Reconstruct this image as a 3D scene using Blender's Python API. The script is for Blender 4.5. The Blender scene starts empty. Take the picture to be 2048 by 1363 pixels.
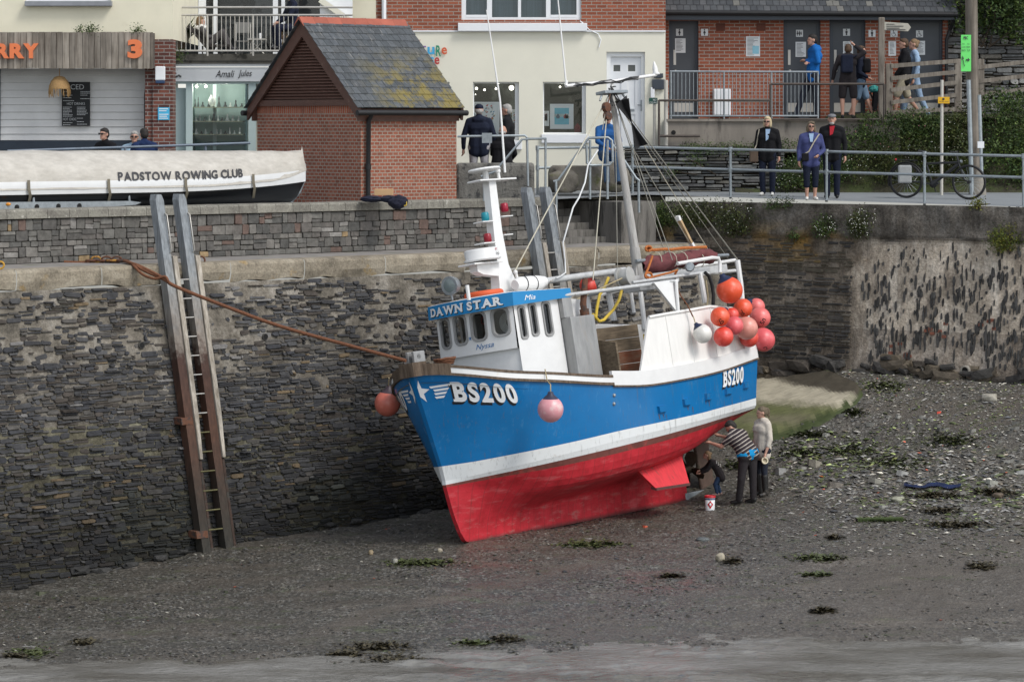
import bpy, bmesh, math, random
import numpy as np
from mathutils import Vector, Matrix, Quaternion
from mathutils.bvhtree import BVHTree
R = math.radians
rng = random.Random(7)
sc = bpy.context.scene
# ------------------------------------------------------------------ camera
F = 6000.0; HC = 6.8; HY = 245.0
cam = bpy.data.objects.new('camera', bpy.data.cameras.new('camera'))
sc.collection.objects.link(cam); sc.camera = cam
cam.location = (0, 0, HC); cam.rotation_euler = (R(90), 0, 0)
cam.data.sensor_width = 36; cam.data.lens = 36 * F / 2048
cam.data.shift_y = -(681.5 - HY) / 2048
cam.data.clip_start = .5; cam.data.clip_end = 2000
# ------------------------------------------------------------------ light: bright overcast
SUN_EL, SUN_AZ = 50, 128         # degrees; azimuth clockwise from +Y (behind the camera, to its right)
w = bpy.data.worlds.new('World'); sc.world = w; w.use_nodes = True
nt = w.node_tree; bg = nt.nodes['Background']
sky = nt.nodes.new('ShaderNodeTexSky'); sky.sky_type = 'NISHITA'; sky.sun_disc = False
sky.sun_elevation = R(SUN_EL); sky.sun_rotation = R(SUN_AZ); sky.dust_density = 1; sky.air_density = 1.0
hs = nt.nodes.new('ShaderNodeHueSaturation'); hs.inputs['Saturation'].default_value = .35
nt.links.new(sky.outputs[0], hs.inputs['Color']); nt.links.new(hs.outputs[0], bg.inputs['Color'])
bg.inputs['Strength'].default_value = .15
sun = bpy.data.objects.new('sun', bpy.data.lights.new('sun', 'SUN')); sc.collection.objects.link(sun)
sun.data.energy = 1.5; sun.data.angle = R(20); sun.data.color = (1, .96, .9)
a, e = R(SUN_AZ), R(SUN_EL)
sdir = Vector((math.sin(a) * math.cos(e), math.cos(a) * math.cos(e), math.sin(e)))
sun.rotation_euler = (-sdir).to_track_quat('-Z', 'Y').to_euler(); sun.location = (0, 0, 40)
sc.view_settings.view_transform = 'Standard'; sc.view_settings.look = 'None'
sc.view_settings.exposure = .52; sc.view_settings.gamma = 1
# ------------------------------------------------------------------ helpers
def P(px, py, Y):
 """a photograph pixel at a chosen distance -> a point of the place"""
 return Vector(((px - 1024) * Y / F, Y, HC - (py - HY) * Y / F))
def G(px, py, z):
 Y = F * (HC - z) / (py - HY); return Vector(((px - 1024) * Y / F, Y, z))
COL = sc.collection
def link(o, parent=None):
 COL.objects.link(o)
 if parent is not None: o.parent = parent
 return o
def tag(o, label, cat, group=None, kind=None):
 if label: o['label'] = label
 if cat: o['category'] = cat
 if group: o['group'] = group
 if kind: o['kind'] = kind
 return o
def struct(o, label=None):
 o['kind'] = 'structure'
 if label: o['label'] = label
 return o
def thing(name, label, cat, loc=(0, 0, 0), rz=0, group=None):
 o = bpy.data.objects.new(name, None); link(o); o.empty_display_size = .2
 o.location = loc; o.rotation_euler = (0, 0, rz); tag(o, label, cat, group); return o
def h2(ix, iy, seed=0):
 n = (ix * 374761393 + iy * 668265263 + seed * 974711) & 0xffffffff
 n = ((n ^ (n >> 13)) * 1274126177) & 0xffffffff
 return ((n ^ (n >> 16)) & 0xffff) / 65535.0
def vn(x, y, seed=0):
 x = np.asarray(x, float); y = np.asarray(y, float)
 ix = np.floor(x).astype(np.int64); iy = np.floor(y).astype(np.int64); fx = x - ix; fy = y - iy
 fx = fx * fx * (3 - 2 * fx); fy = fy * fy * (3 - 2 * fy)
 A = h2(ix, iy, seed); B = h2(ix + 1, iy, seed); C = h2(ix, iy + 1, seed); D = h2(ix + 1, iy + 1, seed)
 return (A * (1 - fx) + B * fx) * (1 - fy) + (C * (1 - fx) + D * fx) * fy
def fbm(x, y, seed=0, o=4):
 s = 0; a = .5
 for i in range(o):
  s = s + a * vn(np.asarray(x) * 2 ** i, np.asarray(y) * 2 ** i, seed + i * 17); a *= .5
 return s
class MB:
 """collects faces; build() links them as ONE mesh object"""
 def __init__(s): s.v = []; s.f = []; s.m = []; s.c = []; s.sm = []
 def add(s, vs, fs, mi=0, col=(1, 1, 1), smooth=False):
  o = len(s.v); s.v.extend([tuple(p) for p in vs])
  for f in fs:
   s.f.append(tuple(i + o for i in f)); s.m.append(mi); s.c.append(col); s.sm.append(smooth)
  return s
 def box(s, lo, hi, mi=0, col=(1, 1, 1), M=None):
  x0, y0, z0 = lo; x1, y1, z1 = hi
  vs = [Vector(p) for p in ((x0,y0,z0),(x1,y0,z0),(x1,y1,z0),(x0,y1,z0),(x0,y0,z1),(x1,y0,z1),(x1,y1,z1),(x0,y1,z1))]
  if M is not None: vs = [M @ p for p in vs]
  return s.add(vs, [(0,3,2,1),(4,5,6,7),(0,1,5,4),(1,2,6,5),(2,3,7,6),(3,0,4,7)], mi, col)
 def bbox(s, lo, hi, b=.01, mi=0, col=(1, 1, 1), M=None):
  """box with chamfered vertical and horizontal edges"""
  bm = bmesh.new(); bmesh.ops.create_cube(bm, size=1)
  for v in bm.verts: v.co = Vector([lo[i] + (v.co[i] + .5) * (hi[i] - lo[i]) for i in range(3)])
  bmesh.ops.bevel(bm, geom=bm.edges[:], offset=b, segments=2, affect='EDGES', profile=.5)
  if M is not None: bmesh.ops.transform(bm, matrix=M, verts=bm.verts)
  s.bm(bm, mi, col); return s
 def bm(s, bm, mi=0, col=(1, 1, 1), smooth=False):
  bm.verts.index_update()
  s.add([v.co.copy() for v in bm.verts], [[v.index for v in f.verts] for f in bm.faces], mi, col, smooth); bm.free()
  return s
 def slab(s, A, B, wid, up, thick, mi=0, col=(1, 1, 1)):
  """a bar from A to B, width along 'wid' direction, thickness along up x"""
  A = Vector(A); B = Vector(B); d = (B - A).normalized(); u = Vector(up); u = (u - d * u.dot(d)).normalized(); n = d.cross(u)
  vs = []
  for p in (A, B):
   for su, sn in ((-1,-1),(1,-1),(1,1),(-1,1)): vs.append(p + u * su * wid / 2 + n * sn * thick / 2)
  return s.add(vs, [(3,2,1,0),(4,5,6,7),(0,1,5,4),(1,2,6,5),(2,3,7,6),(3,0,4,7)], mi, col)
 def tube(s, pts, r, n=8, mi=0, col=(1, 1, 1), cap=True, closed=False):
  pts = [Vector(p) for p in pts]; k = len(pts)
  rs = r if isinstance(r, (list, tuple)) else [r] * k
  vs = []; prev = None
  for i, p in enumerate(pts):
   if closed: t = pts[(i + 1) % k] - pts[i - 1]
   else: t = pts[min(i + 1, k - 1)] - pts[max(i - 1, 0)]
   t.normalize()
   if prev is None:
    q = Vector((0, 0, 1)) if abs(t.z) < .9 else Vector((1, 0, 0))
    a = t.cross(q).normalized()
   else:
    a = prev - t * prev.dot(t)
    a = a.normalized() if a.length > 1e-6 else t.orthogonal().normalized()
   prev = a; b = t.cross(a)
   for j in range(n):
    th = 2 * math.pi * j / n; vs.append(p + (a * math.cos(th) + b * math.sin(th)) * rs[i])
  fs = []
  for i in range(k if closed else k - 1):
   i2 = (i + 1) % k
   for j in range(n): fs.append((i*n+j, i*n+(j+1)%n, i2*n+(j+1)%n, i2*n+j))
  s.add(vs, fs, mi, col, True)
  if cap and not closed:
   s.add(vs[:n], [tuple(range(n))[::-1]], mi, col); s.add(vs[-n:], [tuple(range(n))], mi, col)
  return s
 def lathe(s, prof, c=(0, 0, 0), axis=(0, 0, 1), n=16, mi=0, col=(1, 1, 1), smooth=True):
  ax = Vector(axis).normalized(); a = ax.orthogonal().normalized(); b = ax.cross(a); c = Vector(c); vs = []
  for r, h in prof:
   for j in range(n):
    th = 2 * math.pi * j / n; vs.append(c + ax * h + (a * math.cos(th) + b * math.sin(th)) * r)
  fs = [(i*n+j, i*n+(j+1)%n, (i+1)*n+(j+1)%n, (i+1)*n+j) for i in range(len(prof)-1) for j in range(n)]
  s.add(vs, fs, mi, col, smooth)
  s.add(vs[:n], [tuple(range(n))[::-1]], mi, col); s.add(vs[-n:], [tuple(range(n))], mi, col)
  return s
 def ball(s, c, r, n=12, mi=0, col=(1, 1, 1)):
  r = (r, r, r) if isinstance(r, (int, float)) else r; vs = []; fs = []; m = n // 2 + 2; c = Vector(c)
  for i in range(m + 1):
   ph = math.pi * i / m
   for j in range(n):
    th = 2 * math.pi * j / n
    vs.append(c + Vector((r[0]*math.sin(ph)*math.cos(th), r[1]*math.sin(ph)*math.sin(th), r[2]*math.cos(ph))))
  for i in range(m):
   for j in range(n): fs.append((i*n+j, (i+1)*n+j, (i+1)*n+(j+1)%n, i*n+(j+1)%n))
  return s.add(vs, fs, mi, col, True)
 def prism(s, poly, ext, mi=0, col=(1, 1, 1)):
  k = len(poly); a = [Vector(p) for p in poly]; b = [p + Vector(ext) for p in a]
  return s.add(a + b, [tuple(range(k))[::-1], tuple(range(k, 2*k))] + [(i, (i+1)%k, k+(i+1)%k, k+i) for i in range(k)], mi, col)
 def quad(s, a, b, c, d, mi=0, col=(1, 1, 1)): return s.add([a, b, c, d], [(0, 1, 2, 3)], mi, col)
 def grid(s, pts, mi=0, col=(1, 1, 1), smooth=True):
  r = len(pts); c = len(pts[0])
  return s.add([p for row in pts for p in row], [(i*c+j, i*c+j+1, (i+1)*c+j+1, (i+1)*c+j) for i in range(r-1) for j in range(c-1)], mi, col, smooth)
 def build(s, name, mats, parent=None, loc=None, uv=True, weld=False):
  me = bpy.data.meshes.new(name); me.from_pydata(s.v, [], s.f)
  mats = mats if isinstance(mats, (list, tuple)) else [mats]
  for m in mats: me.materials.append(m)
  me.polygons.foreach_set('material_index', s.m); me.polygons.foreach_set('use_smooth', s.sm)
  nl = len(me.loops); lt = np.zeros(len(s.f), np.int32); me.polygons.foreach_get('loop_total', lt)
  if any(c != (1, 1, 1) for c in s.c):
   ca = me.color_attributes.new('Col', 'FLOAT_COLOR', 'CORNER')
   arr = np.ones((len(s.f), 4), np.float32); arr[:, :3] = np.array(s.c, np.float32)
   ca.data.foreach_set('color', np.repeat(arr, lt, axis=0).ravel())
  else:
   ca = me.color_attributes.new('Col', 'FLOAT_COLOR', 'CORNER')
   ca.data.foreach_set('color', np.ones(nl * 4, np.float32))
  if uv:
   nr = np.zeros(len(s.f) * 3, np.float32); me.polygons.foreach_get('normal', nr); nr = np.abs(nr.reshape(-1, 3))
   vi = np.zeros(nl, np.int32); me.loops.foreach_get('vertex_index', vi)
   co = np.array(s.v, np.float32)[vi]; N = np.repeat(nr, lt, axis=0)
   z = (N[:, 2] > N[:, 0]) & (N[:, 2] > N[:, 1]); x = (~z) & (N[:, 0] > N[:, 1])
   U = np.where(x, co[:, 1], co[:, 0]); Vv = np.where(z, co[:, 1], co[:, 2])
   ul = me.uv_layers.new(name='UVMap'); ul.data.foreach_set('uv', np.stack([U, Vv], 1).ravel().astype(np.float32))
  me.update()
  o = bpy.data.objects.new(name, me); link(o, parent)
  if loc is not None: o.location = loc
  return o
SPLIT = {'light_platform', 'gantry_post', 'gantry_rail', 'air_hose', 'scupper_flap', 'batten_end', 'roof_rail', 'rust_stain', 'through_hull_fitting', 'latch', 'strap', 'sail_tie', 'guard_rail', 'rusty_block', 'orange_rope', 'patio_door', 'post_clamp', 'downpipe', 'gutter', 'air_vent', 'spoke', 'steel_strap', 'shop_front', 'boarding'}
def pieces(mb):
 '''the separate pieces of a collected mesh, each as its own MB'''
 key = {}; par = list(range(len(mb.v)))
 def find(i):
  while par[i] != i: par[i] = par[par[i]]; i = par[i]
  return i
 for i, v in enumerate(mb.v):
  k = tuple(round(x, 4) for x in v)
  if k in key: par[find(i)] = find(key[k])
  else: key[k] = i
 for f in mb.f:
  for i in f[1:]: par[find(i)] = find(f[0])
 out = {}
 for f, m, c, s_ in zip(mb.f, mb.m, mb.c, mb.sm):
  q = out.setdefault(find(f[0]), MB()); q.add([mb.v[i] for i in f], [tuple(range(len(f)))], m, c, s_)
 return list(out.values())
# ------------------------------------------------------------------ materials
class NT:
 def __init__(s, name):
  s.m = bpy.data.materials.new(name); s.m.use_nodes = True; s.t = s.m.node_tree; s.b = s.t.nodes['Principled BSDF']
 def n(s, ty, **k):
  nd = s.t.nodes.new(ty)
  for a, b in k.items():
   if a.startswith('i_'):
    nd.inputs[int(a[2:]) if a[2:].isdigit() else a[2:].replace('_', ' ')].default_value = b
   else: setattr(nd, a, b)
  return nd
 def l(s, a, b): s.t.links.new(a, b)
 def co(s, kind='Object', scale=(1, 1, 1)):
  c = s.n('ShaderNodeTexCoord'); mp = s.n('ShaderNodeMapping'); s.l(c.outputs[kind], mp.inputs[0]); mp.inputs['Scale'].default_value = scale
  return mp.outputs[0]
 def noise(s, vec, scale, detail=4, rough=.6):
  nd = s.n('ShaderNodeTexNoise'); nd.inputs['Scale'].default_value = scale; nd.inputs['Detail'].default_value = detail; nd.inputs['Roughness'].default_value = rough
  s.l(vec, nd.inputs['Vector']); return nd.outputs['Fac']
 def ramp(s, fac, stops):
  r = s.n('ShaderNodeValToRGB'); els = r.color_ramp.elements
  while len(els) < len(stops): els.new(.5)
  for e, (p, c) in zip(els, stops):
   e.position = p; e.color = (c, c, c, 1) if isinstance(c, (int, float)) else (*c, 1)
  s.l(fac, r.inputs[0]); return r.outputs[0]
 def mix(s, fac, a, b, mode='MIX'):
  m = s.n('ShaderNodeMix', data_type='RGBA', blend_type=mode)
  for idx, v in ((0, fac), (6, a), (7, b)):
   if isinstance(v, (int, float)): m.inputs[idx].default_value = v
   elif isinstance(v, tuple): m.inputs[idx].default_value = (*v, 1)
   else: s.l(v, m.inputs[idx])
  return m.outputs[2]
 def attr(s):
  a = s.n('ShaderNodeAttribute'); a.attribute_name = 'Col'; return a.outputs['Color']
 def bump(s, h, strength=.4, dist=.02, normal=None):
  b = s.n('ShaderNodeBump'); b.inputs['Strength'].default_value = strength; b.inputs['Distance'].default_value = dist; s.l(h, b.inputs['Height'])
  if normal is not None: s.l(normal, b.inputs['Normal'])
  return b.outputs[0]
 def out(s, col=None, rough=None, normal=None, metal=None, spec=None):
  if col is not None: s.l(col, s.b.inputs['Base Color']) if not isinstance(col, tuple) else setattr(s.b.inputs['Base Color'], 'default_value', (*col, 1))
  if rough is not None:
   if isinstance(rough, (int, float)): s.b.inputs['Roughness'].default_value = rough
   else: s.l(rough, s.b.inputs['Roughness'])
  if normal is not None: s.l(normal, s.b.inputs['Normal'])
  if metal is not None: s.b.inputs['Metallic'].default_value = metal
  if spec is not None: s.b.inputs['Specular IOR Level'].default_value = spec
  return s.m
MATS = {}
def mat(name, col, rough=.6, metal=0, var=.2, vs=5, bump=.15, bs=40, col2=None, lo=.55, hi=.65, s2=4, stretch=(1, 1, 1), attr=False, spec=.4, bd=.01):
 """plain painted / cloth / metal surface: base colour with uneven tone, an optional second colour in patches, fine bump"""
 if name in MATS: return MATS[name]
 t = NT(name); v = t.co('Object', stretch)
 n1 = t.noise(v, vs); c = t.mix(1.0, tuple(col), t.ramp(n1, [(.25, 1 - var), (.75, 1 + var * .6)]), 'MULTIPLY')
 if col2 is not None:
  c = t.mix(t.ramp(t.noise(v, s2, 6, .65), [(lo, 0.), (hi, 1.)]), c, tuple(col2))
 if attr: c = t.mix(1.0, c, t.attr(), 'MULTIPLY')
 nm = t.bump(t.noise(v, bs, 5), bump, bd) if bump else None
 MATS[name] = t.out(c, rough, nm, metal, spec); return MATS[name]
def mat_emit(name, col, st):
 t = NT(name); t.b.inputs['Emission Color'].default_value = (*col, 1); t.b.inputs['Emission Strength'].default_value = st
 MATS[name] = t.out(tuple(col), .5); return t.m
def mat_glass(name, tint=(.9, .95, .95)):
 t = NT(name); t.b.inputs['Transmission Weight'].default_value = 1; t.b.inputs['IOR'].default_value = 1.45
 tr = t.n('ShaderNodeBsdfTransparent'); gl = t.n('ShaderNodeBsdfGlossy'); gl.inputs['Roughness'].default_value = .02
 fr = t.n('ShaderNodeFresnel'); fr.inputs[0].default_value = 1.5; mx = t.n('ShaderNodeMixShader')
 tr.inputs[0].default_value = (*tint, 1)
 t.l(fr.outputs[0], mx.inputs[0]); t.l(tr.outputs[0], mx.inputs[1]); t.l(gl.outputs[0], mx.inputs[2])
 t.l(mx.outputs[0], t.t.nodes['Material Output'].inputs[0]); MATS[name] = t.m; return t.m
def mat_brick(name, c1, c2, mortar, bw=.225, rh=.075, ms=.011, dirt=(.05, .045, .04), dirt_amt=.5):
 t = NT(name); uv = t.co('UV'); b = t.n('ShaderNodeTexBrick'); t.l(uv, b.inputs['Vector'])
 b.inputs['Scale'].default_value = 1; b.inputs['Brick Width'].default_value = bw; b.inputs['Row Height'].default_value = rh
 b.inputs['Mortar Size'].default_value = ms; b.inputs['Mortar Smooth'].default_value = .2; b.inputs['Bias'].default_value = -.1
 b.inputs['Color1'].default_value = (*c1, 1); b.inputs['Color2'].default_value = (*c2, 1); b.inputs['Mortar'].default_value = (*mortar, 1)
 n = t.noise(uv, 3, 6, .7); n2 = t.noise(uv, 45, 4)
 c = t.mix(1., b.outputs['Color'], t.ramp(n2, [(.3, .75), (.7, 1.2)]), 'MULTIPLY')
 c = t.mix(t.ramp(n, [(.52, 0.), (.72, dirt_amt)]), c, dirt)
 h = t.mix(.25, b.outputs['Fac'], n2); inv = t.n('ShaderNodeInvert'); t.l(h, inv.inputs['Color'])
 return t.out(c, .85, t.bump(inv.outputs[0], .5, .012), 0, .25)
def mat_wood(name, c1, c2, scale=(3, 3, 40), rough=.8, bump=.3):
 t = NT(name); v = t.co('Object', scale); n = t.noise(v, 1.5, 8, .65); n2 = t.noise(t.co('Object'), 2.5, 3)
 c = t.mix(t.ramp(n, [(.35, 0.), (.65, 1.)]), c1, c2); c = t.mix(1., c, t.ramp(n2, [(.3, .75), (.7, 1.15)]), 'MULTIPLY')
 c = t.mix(1., c, t.attr(), 'MULTIPLY')
 return t.out(c, rough, t.bump(n, bump, .01), 0, .25)
def text2d(s, size=1., bold=0., shear=0., spacing=1.):
 """flat triangulated lettering: vertices (x, y) and faces, left edge at 0, baseline at 0"""
 cu = bpy.data.curves.new('lettering', 'FONT'); cu.body = s; cu.size = size; cu.offset = bold * size; cu.shear = shear; cu.space_character = spacing; cu.resolution_u = 5
 o = bpy.data.objects.new('lettering', cu); COL.objects.link(o); bpy.context.view_layer.update()
 me = bpy.data.meshes.new_from_object(o.evaluated_get(bpy.context.evaluated_depsgraph_get()))
 vs = [(v.co.x, v.co.y) for v in me.vertices]; fs = [tuple(p.vertices) for p in me.polygons]
 fs = [f if sum(vs[f[i]][0]*vs[f[(i+1)%len(f)]][1]-vs[f[(i+1)%len(f)]][0]*vs[f[i]][1] for i in range(len(f))) > 0 else f[::-1] for f in fs]
 bpy.data.objects.remove(o); bpy.data.curves.remove(cu); bpy.data.meshes.remove(me)
 if vs:
  x0 = min(v[0] for v in vs); vs = [(x - x0, y) for x, y in vs]
 return vs, fs
def put_text(mb, s, O, X, Zd, width=None, height=None, bold=.02, shear=0, thick=.004, mi=0, col=(1, 1, 1), spacing=1.):
 """lettering as thin solid letters on a plane: O lower left, X right, Zd up; scaled to width (and cap height)"""
 vs, fs = text2d(s, 1, bold, shear, spacing)
 if not vs: return
 X = Vector(X).normalized(); Zd = Vector(Zd).normalized(); N = X.cross(Zd)
 W = max(v[0] for v in vs); y0 = min(v[1] for v in vs); Hh = max(v[1] for v in vs) - y0
 if width is None: sx = sy = height / Hh
 else: sx = width / W; sy = height / Hh if height else sx
 O = Vector(O); a = [O + X * x * sx + Zd * (y - y0) * sy + N * thick for x, y in vs]
 mb.add(a, fs, mi, col)
def slabtext(s, serif=True, bold=.035, shear=0., gap=.06):
 """slab-serif capitals built from plain letters plus serif bars (bars sit a hair prouder): list of (verts, faces, lift), total width; cap height 1"""
 bars = {'B': [(.13,0),(.13,1)], 'D': [(.13,0),(.13,1)], 'A': [(.1,0),(.9,0)], 'W': [(.08,1),(.92,1),(.5,1)], 'N': [(.1,0),(.1,1),(.9,1)], 'T': [(.5,0)], 'R': [(.13,0),(.13,1),(.9,0)]}
 out = []; x = 0
 for ch in s:
  if ch == ' ': x += .42; continue
  vs, fs = text2d(ch, 1, bold, 0); y0 = min(v[1] for v in vs); H = max(v[1] for v in vs) - y0; W = max(v[0] for v in vs) / H
  def tr(px, py): return (x + px + shear * py, py)
  out.append(([tr(a / H, (b - y0) / H) for a, b in vs], fs, 0))
  if serif:
   for fx, fy in bars.get(ch, []):
    cx = fx * W; hw = .19; t = .13; ya = 0 if fy == 0 else 1 - t
    out.append(([tr(cx - hw, ya), tr(cx + hw, ya), tr(cx + hw, ya + t), tr(cx - hw, ya + t)], [(0, 1, 2, 3)], 1))
  x += W + gap + (.06 if serif else 0)
 return out, x - gap
# ------------------------------------------------------------------ shared materials
m_white = mat('white paint', (.70, .70, .69), .35, var=.06, bump=.05, bs=12, col2=(.62, .56, .46), lo=.66, hi=.8, s2=3, spec=.5)
m_galv = mat('galvanised steel', (.30, .33, .35), .45, .55, var=.25, vs=14, bump=.1, bs=60)
m_black = mat('black rubber', (.012, .012, .013), .55, var=.2)
m_rust = mat('rusty steel', (.13, .055, .03), .85, 0, var=.4, vs=9, bump=.5, bs=50, col2=(.05, .035, .03), lo=.5, hi=.6, s2=9)
m_concrete = mat('weathered concrete', (.27, .25, .215), .9, var=.25, vs=3, bump=.5, bs=30, col2=(.13, .12, .10), lo=.5, hi=.7, s2=2.5, bd=.02)
m_dark = mat('dark void', (.01, .01, .01), .9, var=.1, bump=0)
m_asphalt = mat('road asphalt', (.21, .225, .235), .9, var=.12, vs=1.2, bump=.25, bs=160)
m_glass = mat_glass('window glass')
m_gold = mat('yellow nylon', (.6, .42, .05), .6, var=.2, vs=20)
m_rope = mat('hemp rope', (.40, .33, .2), .85, var=.3, vs=30, bump=.5, bs=90)
m_brown_rope = mat('tarred brown rope', (.17, .07, .035), .9, var=.35, vs=30, bump=.7, bs=70, bd=.02)
# ------------------------------------------------------------------ ground of the harbour
QA = Vector((-8.65, 50.7, 0)); QD = Vector((.746, .666, 0)); QN = Vector((.666, -.746, 0))   # quay edge line, along it, out over the mud
ZL = 4.3                                    # ledge height
RA = Vector((2.6, 63.5, 0)); RD = Vector((.851, -.525, 0)); RN = Vector((-.525, -.851, 0))  # right harbour wall
def road_z(Y): return 5.18 + .03 * (Y - 60)
ctrl = [(0,1175,-.9),(400,1095,-.61),(700,1045,-.47),(1530,748,1.5),(1700,747,1.77),(2048,767,1.73),(935,1083,-.40),(1000,1072,-.385),(1150,1043,-.35),(1300,1014,-.29),(1375,998,-.255),
 (1525,987,-.13),(1480,1003,-.22),(1420,1002,-.25),(2048,850,1.15),(2048,950,.4),(2048,1050,-.15),(2048,1150,-.55),(2048,1275,-1.05),(1700,820,1.2),(1700,900,.55),(1700,1000,0),(1700,1100,-.4),(1700,1200,-.78),(1700,1276,-1.05),
 (1300,1060,-.42),(1300,1150,-.68),(1300,1283,-1.05),(900,1150,-.62),(900,1220,-.82),(900,1312,-1.07),(500,1150,-.72),(500,1230,-.88),(500,1322,-1.05),(0,1220,-.95),(0,1318,-1.05)]
cp = [tuple(G(*q)) for q in ctrl] + [(-.9, 58.1, -.35), (2.0, 59.6, .3), (3.0, 60.8, 1.1), (-14, 46, -1.0), (-16, 40, -1.2), (16, 44, -1.2), (16, 52, -.1), (14, 57, 1.7), (0, 36, -1.6), (0, 20, -2.4), (-20, 20, -2.4), (20, 20, -2.4), (-6, 58, -.4), (8, 63, 2.0)]
cp = np.array(cp)
_n = len(cp); _K = np.linalg.norm(cp[:, None, :2] - cp[None, :, :2], axis=2)
_A = np.zeros((_n + 3, _n + 3)); _A[:_n, :_n] = _K + np.eye(_n) * .02; _A[:_n, _n] = 1; _A[:_n, _n+1:] = cp[:, :2]; _A[_n:, :_n] = _A[:_n, _n:].T
_w = np.linalg.solve(_A, np.concatenate([cp[:, 2], [0, 0, 0]]))
def ground0(X, Y):
 X = np.asarray(X, float); Y = np.asarray(Y, float); sh = X.shape; x = X.ravel(); y = Y.ravel()
 r = np.sqrt((x[:, None] - cp[None, :, 0]) ** 2 + (y[:, None] - cp[None, :, 1]) ** 2)
 return (r @ _w[:_n] + _w[_n] + _w[_n+1] * x + _w[_n+2] * y).reshape(sh)
def ground(X, Y):
 X = np.asarray(X, float); Y = np.asarray(Y, float)
 z = ground0(X, Y)
 z = z + .2 * (fbm(X * .45, Y * .9, 3, 3) - .45) * np.clip((Y - 43) / 6, .55, 1) * .55
 z = z + .07 * (fbm(X * 2.2, Y * 3.4, 5, 4) - .47) + .045 * (fbm(X * 9, Y * 13, 9, 3) - .44)
 return z
_gx = np.arange(-13, 15, .06); _gy = np.arange(39, 65, .06)
_GZ = np.concatenate([ground(*np.meshgrid(_gx, _gy[i:i+30])) for i in range(0, len(_gy), 30)])
def gz(x, y):
 i = min(max((x + 13) / .06, 0), len(_gx) - 1.01); j = min(max((y - 39) / .06, 0), len(_gy) - 1.01); a, b_ = int(i), int(j); i -= a; j -= b_
 return float((_GZ[b_, a] * (1 - i) + _GZ[b_, a+1] * i) * (1 - j) + (_GZ[b_+1, a] * (1 - i) + _GZ[b_+1, a+1] * i) * j)
def on_ground(px, py):
 """where the sight line through a pixel meets the mud"""
 lo, hi = 40., 64.
 for Y in np.arange(40, 64, .25):
  p = P(px, py, Y)
  if p.z < gz(p.x, Y): hi = Y; lo = Y - .25; break
 for _ in range(18):
  Y = (lo + hi) / 2; p = P(px, py, Y)
  if p.z < gz(p.x, Y): hi = Y
  else: lo = Y
 return P(px, py, hi)
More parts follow.
